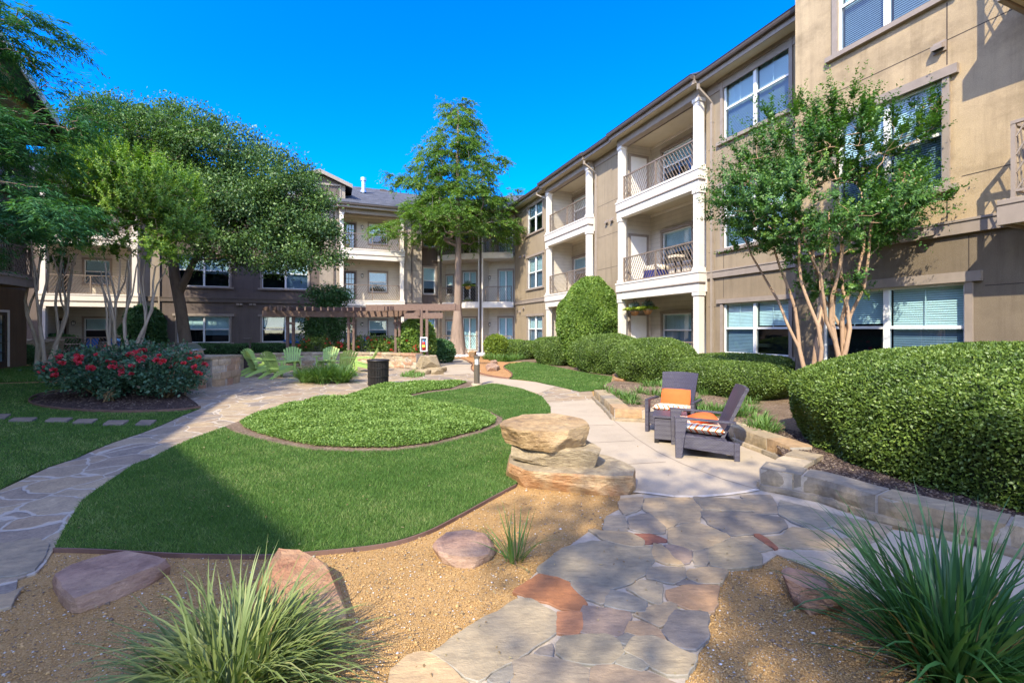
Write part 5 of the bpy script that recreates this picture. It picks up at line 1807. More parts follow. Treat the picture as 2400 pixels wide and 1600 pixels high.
P = scatter(gpoly([(1030, 836), (1060, 837.5), (1095, 836), (1140, 834), (1165, 832), (1130, 829), (1085, 827.5), (1040, 828)]), 5000)
rocks_np(P, RNG.uniform(.05, .13, len(P)), 0.03, "white_landscape_stones", [m_plain("white_stone", (.78, .77, .75), .8), m_plain("white_stone_b", (.6, .6, .62), .8)], RNG.choice(2, len(P)))

seat_c = [(-0.02, .13, 0), (.13, .27, 0), (.27, .40, 0), (.40, .52, 0), (.52, .62, .03)]
SEATC = [(0.47, 0.37, 0.24), (0.40, 0.29, 0.18), (0.52, 0.44, 0.32), (0.44, 0.30, 0.19), (0.36, 0.29, 0.21), (0.5, 0.4, 0.27), (0.42, 0.25, 0.16)]
block_wall("stone_seat_wall", catmull(wallarc[:6], 4, False), .42, seat_c, "curved limestone seat wall behind the green chairs under the pergola", lmin=.25, lmax=.6, inward=-1, gap=.015, rough=.014, cols=SEATC)
block_wall("stone_planter_wall", [PW(572, 860, 17.2).to_2d(), PW(515, 862, 16.4).to_2d(), PW(470, 864, 16.6).to_2d()], .45, [(-.02, .16, 0), (.16, .33, 0), (.33, .5, 0), (.5, .64, 0)], "straight limestone wall behind the built in grill", lmin=.25, lmax=.6, inward=-1, gap=.015, cols=SEATC)

# ------------------------------------------------------------------ outdoor kitchen
def grill():
    c = Vector((-9.35, 13.55, 0))
    island = block_wall("grill_island", [Vector((-8.40, 12.75)), Vector((-8.28, 13.2)), Vector((-8.35, 14.0))], 1.9, [(-.02, .2, 0), (.2, .4, .02), (.4, .6, 0), (.6, .78, .01)],
                        "limestone island with a stone ledge at the front that houses the grill", "grill island", lmin=.3, lmax=.55, inward=1, gap=.015, cols=SEATC)
    mb = MB()
    mb.prism([(0, -.06), (.12, .42), (.06, 1.3), (-1.95, 1.25), (-2.0, 0)], .78, .85)
    mb.build("counter", MT['sand_b'], island, bevel=.012)
    og = Vector((-8.40, 12.75))
    fr = block_wall("ledge", [Vector((-10.6, 11.9)), Vector((-9.6, 11.75)), Vector((-8.9, 12.05)), Vector((-8.45, 12.6))], .4, [(-.02, .16, 0), (.16, .36, .05)], None, None, lmin=.4, lmax=.7, inward=1, cols=SEATC)
    for k in ("label", "category"):
        if k in fr: del fr[k]
    fr.location = (fr.location.x - og.x, fr.location.y - og.y, 0)
    fr.parent = island
    g = empty("barbecue_grill", (-9.5, 13.2, .85), 0.05, "stainless barbecue grill with a rounded lid set in the stone island", "grill")
    mb = MB()
    n = 10
    prof = [(-.32, .0)] + [(-.32 + .30 * (1 - math.cos(a)), .02 + .36 * math.sin(a)) for a in np.linspace(.25, math.pi / 2, 5)] + [(.0 + .33 * math.sin(a), .02 + .36 * math.cos(a)) for a in np.linspace(.05, 1.4, 7)] + [(.36, .0)]
    # lid profile runs left to right, extruded front to back
    def ext(prof, y0, y1, name, mat):
        m = MB()
        k = len(prof)
        for y in (y0, y1):
            for x, z in prof: m.v.append((x, y, z))
        for i in range(k):
            j = (i + 1) % k
            m.f.append([i, j, k + j, k + i]); m.m.append(0)
        m.f.append(list(range(k))); m.m.append(0)
        m.f.append(list(range(k, 2 * k))[::-1]); m.m.append(0)
        return m.build(name, mat, g, bevel=.006)
    ext(prof, -.36, .36, "lid", MT['steel'])
    mb.box(-.36, .40, -.38, .38, -.30, -.005)
    mb.build("firebox", MT['steel'], g, bevel=.004)
    mb = MB()
    mb.tube([(.36, -.28, .16), (.43, -.28, .19), (.43, .28, .19), (.36, .28, .16)], .014, 8)
    mb.build("lid_handle", MT['metal'], g, smooth=True)
    mb = MB()
    mb.box(.40, .46, -.37, .37, -.2, -.03)
    mb.build("control_panel", MT['steel'], g)
    for k in range(4):
        mb = MB()
        mb.tube([(.46, -.24 + k * .16, -.11), (.50, -.24 + k * .16, -.11)], .03, 10)
        mb.build("knob", MT['iron'], g)
grill()

# ------------------------------------------------------------------ wicker chairs and table
MT['wicker'] = m_wicker("wicker_navy", (0.05, 0.045, 0.07))
MT['orange'] = m_plain("orange_canvas", (0.72, 0.13, 0.03), 0.85, .08, 8, .25, 250)
MT['stripe'] = m_stripe("striped_canvas")

def cushion(name, sx, sy, sz, mat, parent, M, puff=.35):
    n = 12
    V, F = [], []
    for s in (1, -1):
        for i in range(n + 1):
            for j in range(n + 1):
                u, v = 2 * i / n - 1, 2 * j / n - 1
                h = (1 - abs(u) ** 5) * (1 - abs(v) ** 5)
                e = 1 - .04 * (abs(u * v)) ** 2
                z = s * sz / 2 * ((1 - puff) + puff * (1 - u * u) * (1 - v * v)) * (h ** (.35 if puff > .4 else .14) if h > 0 else 0)
                V.append((u * sx / 2 * e, v * sy / 2 * e, z))
    m = (n + 1) * (n + 1)
    for k in range(2):
        for i in range(n):
            for j in range(n):
                a = k * m + i * (n + 1) + j
                F.append([a, a + 1, a + n + 2, a + n + 1])
    b = MB()
    b.add(V, F)
    return b.build(name, mat, parent, M, smooth=True)

def wicker_chair():
    r = empty("wicker_armchair", (0, 0, 0))
    W, D = .68, .72                       # x across, front is -y
    # seat box
    mb = MB()
    def slat_side(x0, x1):
        mb.add([(x0, -D / 2 + .03, .13), (x1, -D / 2 + .03, .13), (x1, -D / 2 + .03, .31), (x0, -D / 2 + .03, .31),
                (x0, D / 2, .06), (x1, D / 2, .06), (x1, D / 2, .22), (x0, D / 2, .22)],
               [(0, 1, 2, 3), (4, 5, 6, 7), (0, 1, 5, 4), (3, 2, 6, 7), (0, 3, 7, 4), (1, 2, 6, 5)])
    slat_side(-W / 2, -W / 2 + .035); slat_side(W / 2 - .035, W / 2)
    mb.box(-W / 2 + .035, W / 2 - .035, -D / 2 + .02, -D / 2 + .05, .12, .31)
    mb.box(-W / 2 + .035, W / 2 - .035, D / 2 - .03, D / 2 - .004, .06, .2)
    mb.build("apron", MT['wicker'], r, bevel=.006)
    mb = MB()
    mb.add([(-W / 2 + .035, -D / 2 + .05, .28), (W / 2 - .035, -D / 2 + .05, .28), (W / 2 - .035, D / 2 - .14, .23), (-W / 2 + .035, D / 2 - .14, .23),
            (-W / 2 + .035, -D / 2 + .05, .30), (W / 2 - .035, -D / 2 + .05, .30), (W / 2 - .035, D / 2 - .14, .25), (-W / 2 + .035, D / 2 - .14, .25)],
           [(0, 1, 2, 3), (4, 5, 6, 7), (0, 1, 5, 4), (1, 2, 6, 5), (2, 3, 7, 6), (3, 0, 4, 7)])
    mb.build("seat", MT['wicker'], r)
    # back leaning away
    mb = MB()
    y0, z0, y1, z1 = D / 2 - .20, .20, D / 2 + .10, .90
    n = 8
    th = .04
    V, F = [], []
    for i in range(n + 1):
        u = i / n
        hw = (.235 + .055 * u)
        for k in range(7):
            x = (k / 6 * 2 - 1) * hw
            top = -.014 * (x / hw) ** 2 if i == n else 0
            V.append((x, y0 + (y1 - y0) * u + .02 * (x / hw) ** 2 * -1, z0 + (z1 - z0) * u + top))
    m = len(V)
    V += [(x, y + th, z - .01) for x, y, z in V]
    for i in range(n):
        for k in range(6):
            a = i * 7 + k
            F.append([a, a + 1, a + 8, a + 7]); F.append([m + a, m + a + 7, m + a + 8, m + a + 1])
    for i in range(n):
        F.append([i * 7, (i + 1) * 7, m + (i + 1) * 7, m + i * 7]); F.append([i * 7 + 6, m + i * 7 + 6, m + (i + 1) * 7 + 6, (i + 1) * 7 + 6])
    for k in range(6):
        F.append([n * 7 + k, n * 7 + k + 1, m + n * 7 + k + 1, m + n * 7 + k])
    mb.add(V, F)
    mb.build("backrest", MT['wicker'], r)
    for sg in (-1, 1):
        x0, x1 = sorted((sg * (W / 2 + .03), sg * (W / 2 - .025)))
        mb = MB()
        mb.add([(x0, -D / 2 - .02, 0), (x1, -D / 2 - .02, 0), (x1, -D / 2 + .055, 0), (x0, -D / 2 + .055, 0), (x0, -D / 2 - .03, .49), (x1, -D / 2 - .03, .49), (x1, -D / 2 + .12, .49), (x0, -D / 2 + .12, .49)],
               [(0, 1, 2, 3), (4, 5, 6, 7), (0, 1, 5, 4), (1, 2, 6, 5), (2, 3, 7, 6), (3, 0, 4, 7)])
        mb.build("leg", MT['wicker'], r, bevel=.006)
        mb = MB()
        mb.box(x0 + .005, x1 - .02, D / 2 - .06, D / 2 + .005, 0, .22)
        mb.build("leg", MT['wicker'], r, bevel=.006)
        mb = MB()
        mb.add([(x0, -D / 2 - .04, .49), (x1, -D / 2 - .04, .49), (x1, D / 2 - .04, .455), (x0, D / 2 - .04, .455), (x0, -D / 2 - .04, .52), (x1, -D / 2 - .04, .52), (x1, D / 2 - .04, .485), (x0, D / 2 - .04, .485)],
               [(0, 1, 2, 3), (4, 5, 6, 7), (0, 1, 5, 4), (1, 2, 6, 5), (2, 3, 7, 6), (3, 0, 4, 7)])
        mb.build("armrest", MT['wicker'], r, bevel=.008)
    return r

def chair_pose(loc, face):
    return Vector(loc), math.atan2(face[1], face[0]) + math.pi / 2
w1 = wicker_chair()
p, rz = chair_pose((2.62, 7.34, .006), (-.52, -.85))
w1.location = p; w1.rotation_euler = (0, 0, rz)
tag(w1, "dark wicker armchair facing the walk, farther of the pair, with an upright orange pillow", "armchair", "wicker armchairs on the concrete patio")
p2, rz2 = chair_pose((2.52, 5.98, .006), (-.97, .26))
w2 = dup(w1, p2, rz2, "dark wicker armchair seen from its side, nearer of the pair, with a tilted orange pillow")
for (p, rz, l1, l2, tilt) in ((w1.location, w1.rotation_euler[2], "orange and cream striped seat cushion on the farther wicker chair", "orange pillow standing against the farther wicker chair's back", 68),
                       (w2.location, w2.rotation_euler[2], "orange and cream striped seat cushion on the nearer wicker chair", "orange pillow lying tilted on the nearer wicker chair", 24)):
    MW = Matrix.Translation(p) @ Matrix.Rotation(rz, 4, 'Z')
    c = cushion("seat_cushion", .58, .54, .13, MT['stripe'], None, None, .12)
    c.matrix_world = MW @ Matrix.Translation((0, -.05, .355)) @ Matrix.Rotation(math.radians(-5), 4, 'X')
    tag(c, l1, "cushion", "striped seat cushions")
    c = cushion("throw_pillow", .46, .34, .13, MT['orange'], None, None, .75)
    if tilt > 50: c.matrix_world = MW @ Matrix.Translation((0.0, .08, .485)) @ Matrix.Rotation(math.radians(tilt), 4, 'X')
    else: c.matrix_world = MW @ Matrix.Translation((.0, -.02, .455)) @ Matrix.Rotation(math.radians(tilt * .35), 4, 'X')
    tag(c, l2, "pillow", "orange throw pillows")
t = empty("wicker_side_table", (2.30, 6.62, .006), -.35, "small dark wicker side table between the two armchairs", "side table")
mb = MB(); mb.box(-.21, .21, -.21, .21, .05, .36); mb.build("table_body", MT['wicker'], t, bevel=.008)
mb = MB(); mb.box(-.235, .235, -.235, .235, .36, .395); mb.build("tabletop", MT['wicker'], t, bevel=.008)
for x in (-.18, .18):
    for y in (-.18, .18):
        mb = MB(); mb.box(x - .03, x + .03, y - .03, y + .03, 0, .05); mb.build("foot", MT['iron'], t)

# ------------------------------------------------------------------ green slatted chairs round the fire pit
MT['lime_paint'] = m_plain("lime_paint", (0.32, 0.47, 0.13), 0.5, .12, 5)
def deck_chair():
    r = empty("adirondack_chair", (0, 0, 0))
    g = MT['lime_paint']
    n = 7
    bk = MB()
    for i in range(n):
        u = (i - (n - 1) / 2) / ((n - 1) / 2)
        hb, ht = u * .20, u * .30
        top = .90 - .10 * u * u
        wB, wT = .026, .04
        def pt(x, f): return (x, .24 + .30 * f, .24 + (top - .24) * f)
        a, b = pt(hb - wB, 0), pt(hb + wB, 0); c, d = pt(ht + wT, 1), pt(ht - wT, 1)
        e = pt((hb + ht) / 2 - .02, 1.045); f = pt((hb + ht) / 2 + .02, 1.045)
        off = Vector((0, .02, .008))
        V = [Vector(q) for q in (a, b, c, d)]
        bk.add([*V, *[q + off for q in V]], [(0, 1, 2, 3), (4, 5, 6, 7), (0, 1, 5, 4), (1, 2, 6, 5), (2, 3, 7, 6), (3, 0, 4, 7)])
    bk.build("backrest", g, r)
    mb = MB()
    for f in (.12, .62):
        y, z = .24 + .30 * f + .025, .24 + .64 * f
        mb.bar((-.25 - .05 * f, y + .012, z), (.25 + .05 * f, y + .012, z), .03, .07)
    mb.build("back_rail", g, r)
    st = MB()
    for i in range(7):
        y = -.30 + i * .09
        z = .36 - .02 * i
        st.bar((-.27, y, z), (.27, y, z), .078, .02, up=(0, .2, 1))
    st.build("seat", g, r)
    for sg in (-1, 1):
        m = MB()
        x = sg * .255
        # the long slanting side board that is also the rear leg
        V = [(-.36, .26), (-.36, .38), (-.2, .37), (.36, .20), (.62, .055), (.68, .0), (.56, .0), (.30, .11)]
        m.add([(x - .012, y, z) for y, z in V] + [(x + .012, y, z) for y, z in V], [list(range(8)), list(range(8, 16))[::-1]] + [(i, (i + 1) % 8, 8 + (i + 1) % 8, 8 + i) for i in range(8)])
        m.build("leg", g, r)
        m = MB()
        x2 = sg * .29
        m.box(x2 - .012, x2 + .012, -.36, -.26, 0, .52)
        m.build("leg", g, r)
        m = MB()
        V = [(-.44, -.05), (-.44, .09), (-.1, .09), (.30, .05), (.40, .0), (.30, -.03)]
        m.add([(sg * (.30 + w), y, .52) for y, w in V] + [(sg * (.30 + w), y, .545) for y, w in V], [list(range(6)), list(range(6, 12))[::-1]] + [(i, (i + 1) % 6, 6 + (i + 1) % 6, 6 + i) for i in range(6)])
        m.build("armrest", g, r)
    return r
ring = Vector((-7.45, 16.9, 0))
ad = [((-9.45, 17.1), (0.98, -.1), "lime green slatted chair at the ring's grill end, seen from its side"),
      ((-8.75, 15.95), (.62, .75), "lime green chair between the end chair and the front chair"),
      ((-7.85, 15.45), (.35, .94), "lime green chair at the front of the ring with its back to the courtyard"),
      ((-8.85, 18.35), (.45, -.9), "lime green chair facing forward, on the grill side of the ring's back"),
      ((-7.55, 18.55), (.05, -1), "lime green chair facing forward at the middle of the ring's back"),
      ((-6.05, 16.15), (-.75, .66), "lime green chair seen from behind over the strappy plants"),
      ((-5.75, 17.55), (-1.0, -.12), "lime green chair beside the trash bin, seen from its side")]
a0 = deck_chair()
for i, (p, f, lab) in enumerate(ad):
    q, rz = chair_pose((p[0], p[1], .004), f)
    if i == 0:
        o = a0; o.location = q; o.rotation_euler = (0, 0, rz)
        tag(o, lab, "garden chair", "lime green chairs round the fire pit")
    else:
        o = dup(a0, q, rz, lab)
fp = empty("fire_pit", (ring.x, ring.y, 0), 0, "low round stone fire pit in the middle of the green chairs", "fire pit")
mb = MB(); mb.lathe([(.5, 0), (.5, .2), (.36, .2), (.36, .08), (0, .08)], 20); mb.build("ring_wall", MT['sand_b'], fp)
mb = MB(); mb.lathe([(.53, .195), (.53, .24), (.34, .24), (.34, .195)], 20); mb.build("cap", MT['sand_a'], fp)

# ------------------------------------------------------------------ bin, bollard, pergola, extinguisher
b = empty("trash_bin", (-3.88, 13.2, 0), 0, "black ribbed metal trash bin standing on the flagstones at the planting bed's edge", "trash bin")
mb = MB(); mb.lathe([(0, .03), (.26, .03), (.272, .70), (.0, .70)], 28); mb.build("liner", MT['iron'], b)
mb = MB()
for k in range(40):
    an = 2 * math.pi * k / 40
    mb.bar((.275 * math.cos(an), .275 * math.sin(an), .02), (.29 * math.cos(an), .29 * math.sin(an), .72), .012, .022)
mb.build("ribs", MT['iron'], b)
mb = MB()
for z in (.03, .26, .50): mb.lathe([(.28 + .012 * z, z), (.30 + .012 * z, z), (.30 + .012 * z, z + .03), (.28 + .012 * z, z + .03), (.28 + .012 * z, z)], 28)
mb.build("bands", MT['iron'], b)
mb = MB(); mb.lathe([(.31, .70), (.325, .72), (.31, .75), (.20, .765), (.16, .74), (.16, .70)], 28); mb.build("rim", MT['iron'], b, smooth=True)
bl = empty("bollard_light", (-1.03, 13.32, 0), 0, "bronze bollard light with a white louvred head at the lawn's corner", "bollard light")
MT['bronze'] = m_plain("bronze_paint", (0.12, 0.10, 0.075), .45, .06)
mb = MB(); mb.lathe([(0, -.01), (.17, -.01), (.16, .05), (.0, .05)], 20); mb.build("footing", MT['concrete'], bl)
mb = MB(); mb.lathe([(.085, .05), (.085, .60), (.0, .60)], 20); mb.build("post", MT['bronze'], bl, smooth=False)
mb = MB()
for k in range(4):
    an = math.pi / 4 + math.pi / 2 * k
    mb.bar((.07 * math.cos(an), .07 * math.sin(an), .60), (.07 * math.cos(an), .07 * math.sin(an), .77), .02, .02)
mb.lathe([(.088, .77), (.09, .85), (.0, .862)], 20)
mb.build("cap", MT['bronze'], bl)
mb = MB(); mb.lathe([(.072, .60), (.072, .77)], 16); mb.build("lens", m_plain("bollard_lens", (.8, .8, .78), .3, .02), bl)

pg = empty("pergola", (-7.5, 20.4, 0), 0, "dark brown timber pergola bending along the back of the seat wall", "pergola")
def PP(x, y): return Vector((x + 7.5, y - 20.4))
line = [PP(-10.9, 19.9), PP(-9.9, 20.45), PP(-7.5, 20.95), PP(-5.2, 20.55), PP(-3.75, 19.35)]
cl = [Vector(p) for p in catmull(line, 5, False)]
posts = [PP(-9.95, 20.45), PP(-7.4, 20.95), PP(-5.15, 20.5), PP(-3.72, 19.3)]
for i, q in enumerate(posts):
    dirv = (Vector((.91, .42)), Vector((1, 0)), Vector((.87, -.5)), Vector((1, 0)))[i]
    for sg in (-1, 1):
        c = q + dirv * .115 * sg
        mb = MB()
        mb.bar((c.x, c.y, 0), (c.x, c.y, 2.45), .11, .11)
        mb.build("post", MT['pergola'], pg, bevel=.006)
    mb = MB()
    for z in (.42, .95 if i == 3 else 1.9):
        mb.bar((q.x - dirv.x * .19, q.y - dirv.y * .19, z), (q.x + dirv.x * .19, q.y + dirv.y * .19, z), .13, .2 if z < 1 else .1)
    mb.build("post_tie", MT['pergola'], pg, bevel=.006)
off_in = -.22
def offs(cl, d):
    out = []
    for i, p in enumerate(cl):
        t_ = (cl[min(i + 1, len(cl) - 1)] - cl[max(i - 1, 0)]).normalized()
        out.append(p + Vector((t_.y, -t_.x)) * d)
    return out
for d in (.19, -.19):
    mb = MB()
    L_ = offs(cl, d)
    for a, c in zip(L_[:-1], L_[1:]):
        mb.bar((a.x, a.y, 2.32), (c.x, c.y, 2.32), .05, .26)
    mb.build("beam", MT['pergola'], pg)
seg = 0
dl = [0]
for a, c in zip(cl[:-1], cl[1:]): dl.append(dl[-1] + (c - a).length)
def along(d):
    for i in range(len(cl) - 1):
        if d <= dl[i + 1]:
            u = (d - dl[i]) / (dl[i + 1] - dl[i])
            t_ = (cl[i + 1] - cl[i]).normalized()
            return cl[i].lerp(cl[i + 1], u), t_
    return cl[-1], (cl[-1] - cl[-2]).normalized()
d = .15
while d < dl[-1] - 1.2:
    q, t_ = along(d)
    nn = Vector((t_.y, -t_.x))
    a, c = q + nn * .95, q - nn * .95
    mb = MB()
    mb.bar((a.x, a.y, 2.53), (c.x, c.y, 2.53), .055, .17)
    mb.build("rafter", MT['pergola'], pg)
    d += .34
for (a, c, z, h) in ((PP(-6.4, 19.95), PP(-2.35, 19.0), 2.56, .28), (PP(-6.0, 20.6), PP(-2.2, 19.5), 2.56, .28), (PP(-4.6, 19.45), PP(-2.9, 19.12), 2.20, .24)):
    mb = MB()
    mb.bar((a.x, a.y, z), (c.x, c.y, z), .06, h)
    mb.build("cross_beam", MT['pergola'], pg, bevel=.01)
fe = empty("extinguisher_cabinet", (-3.70, 19.17, 1.0), 0, "white framed fire extinguisher cabinet on the pergola's front post", "fire extinguisher")
mb = MB()
for q in ((-.15, .15, -.30, -.26), (-.15, .15, .26, .30), (-.15, -.12, -.26, .26), (.12, .15, -.26, .26)):
    mb.box(q[0], q[1], -.12, 0, q[2], q[3])
mb.box(-.12, .12, -.01, 0, -.26, .26, 1)
mb.build("case", [m_plain("case_white", (.8, .8, .78), .4, .02), m_plain("case_back", (.45, .45, .44), .5)], fe)
mb = MB(); mb.lathe([(0, -.25), (.07, -.25), (.075, .02), (.05, .1), (.0, .11)], 12, 0, (0, -.07, 0)); mb.build("cylinder_body", m_plain("red_paint", (.55, .03, .025), .35, .04), fe, smooth=True)
mb = MB(); mb.lathe([(.076, -.12), (.077, -.02)], 12, 0, (0, -.07, 0)); mb.build("label", m_plain("yellow_label", (.75, .6, .1), .5), fe)
mb = MB(); mb.box(-.02, .02, -.11, -.03, .1, .2); mb.tube([(.02, -.07, .17), (.08, -.08, .1), (.08, -.09, -.05)], .014, 6); mb.build("nozzle", m_plain("valve_blue", (.05, .25, .45), .4), fe)

# ------------------------------------------------------------------ things on the porches
MT['blue'] = m_plain("blue_sling", (0.02, 0.10, 0.34), .6, .1)
MT['navy'] = m_plain("navy_cloth", (0.025, 0.03, 0.16), .8, .1)
MT['canvas'] = m_plain("cream_canvas", (0.62, 0.54, 0.42), .9, .1, 3, .3, 60)
def sling_chair(name="patio_chair"):
    r = empty(name, (0, 0, 0))
    mb = MB()
    for sg in (-1, 1):
        x = sg * .27
        mb.tube([(x, -.28, 0), (x, -.26, .60), (x, .10, .62), (x, .22, .42)], .014, 6)
        mb.tube([(x, .30, 0), (x, .10, .42), (x, -.27, .44)], .014, 6)
        mb.tube([(x, .10, .42), (x, .34, 1.0)], .014, 6)
    mb.bar((-.27, .34, 1.0), (.27, .34, 1.0), .025, .025); mb.bar((-.27, -.26, .43), (.27, -.26, .43), .025, .025)
    mb.build("frame", MT['iron'], r)
    mb = MB()
    mb.add([(-.26, -.26, .45), (.26, -.26, .45), (.26, .10, .40), (-.26, .10, .40), (-.26, -.26, .435), (.26, -.26, .435), (.26, .10, .385), (-.26, .10, .385)], [(0, 1, 2, 3), (4, 5, 6, 7), (0, 1, 5, 4), (1, 2, 6, 5), (0, 3, 7, 4), (2, 3, 7, 6)])
    mb.build("seat", MT['blue'], r)
    mb = MB()
    mb.add([(-.26, .12, .42), (.26, .12, .42), (.26, .34, .99), (-.26, .34, .99), (-.26, .135, .42), (.26, .135, .42), (.26, .355, .99), (-.26, .355, .99)], [(0, 1, 2, 3), (4, 5, 6, 7), (0, 1, 5, 4), (1, 2, 6, 5), (0, 3, 7, 4), (2, 3, 7, 6)])
    mb.build("backrest", MT['blue'], r)
    return r
def fk(F, px, b, z):
    return Matrix.Rotation(TH, 4, 'Z') @ (F.M @ Vector((F.a(px, b), b, z)))
sc = sling_chair()
sc.location = fk(FK, 212, -.3, .15); sc.rotation_euler = (0, 0, TH)
tag(sc, "blue sling chair on the ground porch beside the small table", "patio chair", "blue patio chairs")
dup(sc, fk(FK, 268, -.5, .15), TH + .3, "blue sling chair on the ground porch behind the crepe myrtle stem")
dup(sc, fk(FK, 858, -.2, .15), TH - .5, "blue chair on the ground porch behind the pergola posts", scale=1.05)
pt = empty("patio_table", fk(FK, 172, -.2, .15), TH, "small dark patio table with cream cloth on the ground porch", "patio table")
mb = MB(); mb.lathe([(0, .68), (.42, .68), (.42, .71), (0, .71)], 16); mb.build("tabletop", MT['canvas'], pt)
mb = MB()
for k in range(4):
    an = k * math.pi / 2 + .4
    mb.tube([(.1 * math.cos(an), .1 * math.sin(an), .68), (.32 * math.cos(an), .32 * math.sin(an), 0)], .014, 6)
mb.build("frame", MT['iron'], pt)
# covered furniture on the sunlit balcony
cf = empty("covered_seat", fk(FB, 1538, -.45, FFL[1]), TH, "round seat under a cream cover with a navy skirt on the middle balcony", "covered seat")
mb = MB(); mb.lathe([(.46, .42), (.48, .46), (.44, .60), (.25, .66), (0, .67)], 20); mb.build("cover", MT['canvas'], cf, smooth=True)
mb = MB()
o = 0
pr = []
for k in range(32):
    an = 2 * math.pi * k / 32
    pr.append((.46 + .02 * (k % 2), an))
for z in (0.02, .43):
    for rr, an in pr: mb.v.append((rr * math.cos(an), rr * math.sin(an), z))
for k in range(32):
    mb.f.append([k, (k + 1) % 32, 32 + (k + 1) % 32, 32 + k]); mb.m.append(0)
mb.build("skirt", MT['navy'], cf)
bt = empty("balcony_table", fk(FB, 1590, -.5, FFL[1]), TH, "dark balcony table with chairs' arms beside the covered seat", "balcony table")
mb = MB(); mb.box(-.4, .4, -.3, .3, .70, .74); mb.build("tabletop", MT['iron'], bt)
for x in (-.36, .36):
    for y in (-.26, .26):
        mb = MB(); mb.box(x - .02, x + .02, y - .02, y + .02, 0, .70); mb.build("leg", MT['iron'], bt)
mb = MB(); mb.box(-.3, .1, -.22, .22, .74, .86); mb.build("folded_cloth", MT['canvas'], bt, bevel=.03)
pl = empty("patio_umbrella_folded", fk(FK, 700, 1.0, .0), 0, "blue folded lounge frame leaning behind the hedge at the ground window", "folded lounger")
mb = MB(); mb.bar((-.9, 0, .95), (.6, 0, .78), .05, .12); mb.bar((-.9, .1, .75), (.6, .1, .95), .05, .1); mb.build("frame", MT['blue'], pl)
sp = empty("water_spigot", PW(586, 838, 24.2), 0, "grey standpipe with a double head in front of the brown wall", "standpipe")
sp.location.z = 0
mb = MB(); mb.tube([(0, 0, 0), (0, 0, 1.15)], .045, 8); mb.build("pipe", MT['trim_dark'], sp)
mb = MB(); mb.tube([(-.32, 0, 1.12), (.12, 0, 1.12)], .05, 8); mb.tube([(.1, 0, 1.0), (.1, 0, 1.3)], .05, 8); mb.build("head", MT['trim_dark'], sp)
# orange ball lantern by the window
ol = empty("paper_lantern", fk(FK, 720, .35, 0), 0, "orange paper lantern hanging by the ground floor window under the pergola", "lantern")
ol.location.z = 2.25
mb = MB(); mb.lathe([(0, -.14), (.08, -.12), (.12, 0), (.08, .12), (0, .14)], 12); mb.build("globe", MT['orange'], ol, smooth=True)
mb = MB(); mb.tube([(0, 0, .13), (0, 0, .35)], .008, 5); mb.build("cord", MT['iron'], ol)
# ------------------------------------------------------------------ plants
def unit(v): return v / np.maximum(np.linalg.norm(v, axis=-1, keepdims=True), 1e-9)

def leaf_quads(C, D, Nr, L, W, fold=0.12):
    """diamond leaves: base C, axis D, normal Nr"""
    D = unit(D); S = unit(np.cross(D, Nr)); Nn = np.cross(S, D)
    L = np.asarray(L).reshape(-1, 1); W = np.asarray(W).reshape(-1, 1)
    V = np.stack([C, C + D * L * .42 + S * W / 2 + Nn * W * fold, C + D * L, C + D * L * .42 - S * W / 2 + Nn * W * fold], 1)
    n = len(C)
    return V.reshape(-1, 3), np.arange(n * 4).reshape(n, 4)

def foliage(name, C, D, Nr, L, W, mat, parent, r, loc=(0, 0, 0), fold=.12):
    V, F = leaf_quads(np.asarray(C) - np.array(loc), D, Nr, L, W, fold)
    return np_mesh(name, V, F, mat, parent=parent, attr=r)

def rand_dir(n):
    v = RNG.normal(0, 1, (n, 3))
    return unit(v)

def ribbons(base, az, lean, length, width, bend, seg=7, droop=1.0):
    """arching blades; returns verts, quads"""
    n = len(base)
    u = np.linspace(0, 1, seg + 1)[None, :]
    th0 = lean[:, None]
    th = th0 + bend[:, None] * u ** 1.6
    dl = (length / seg)[:, None]
    hx = np.cumsum(np.concatenate([np.zeros((n, 1)), np.sin(th[:, :-1]) * dl], 1), 1)
    hz = np.cumsum(np.concatenate([np.zeros((n, 1)), np.cos(th[:, :-1]) * dl], 1), 1)
    x = base[:, 0:1] + hx * np.cos(az)[:, None]
    y = base[:, 1:2] + hx * np.sin(az)[:, None]
    z = base[:, 2:3] + hz
    tw = az[:, None] + math.pi / 2 + RNG.normal(0, .35, (n, 1))
    w = width[:, None] * np.clip(np.minimum(1.0, (1.02 - u) * 2.2), .03, 1) / 2
    sx, sy = np.cos(tw) * w, np.sin(tw) * w
    A = np.stack([x - sx, y - sy, z], -1); B = np.stack([x + sx, y + sy, z], -1)
    mid = np.stack([x, y, z - w * .35], -1)
    V = np.stack([A, mid, B], 2).reshape(n, -1, 3)
    k = (seg + 1) * 3
    q = []
    for s in range(seg):
        for c in (0, 1):
            q.append([s * 3 + c, s * 3 + c + 1, (s + 1) * 3 + c + 1, (s + 1) * 3 + c])
    F = np.array(q)[None] + (np.arange(n) * k)[:, None, None]
    return V.reshape(-1, 3), F.reshape(-1, 4), len(q)

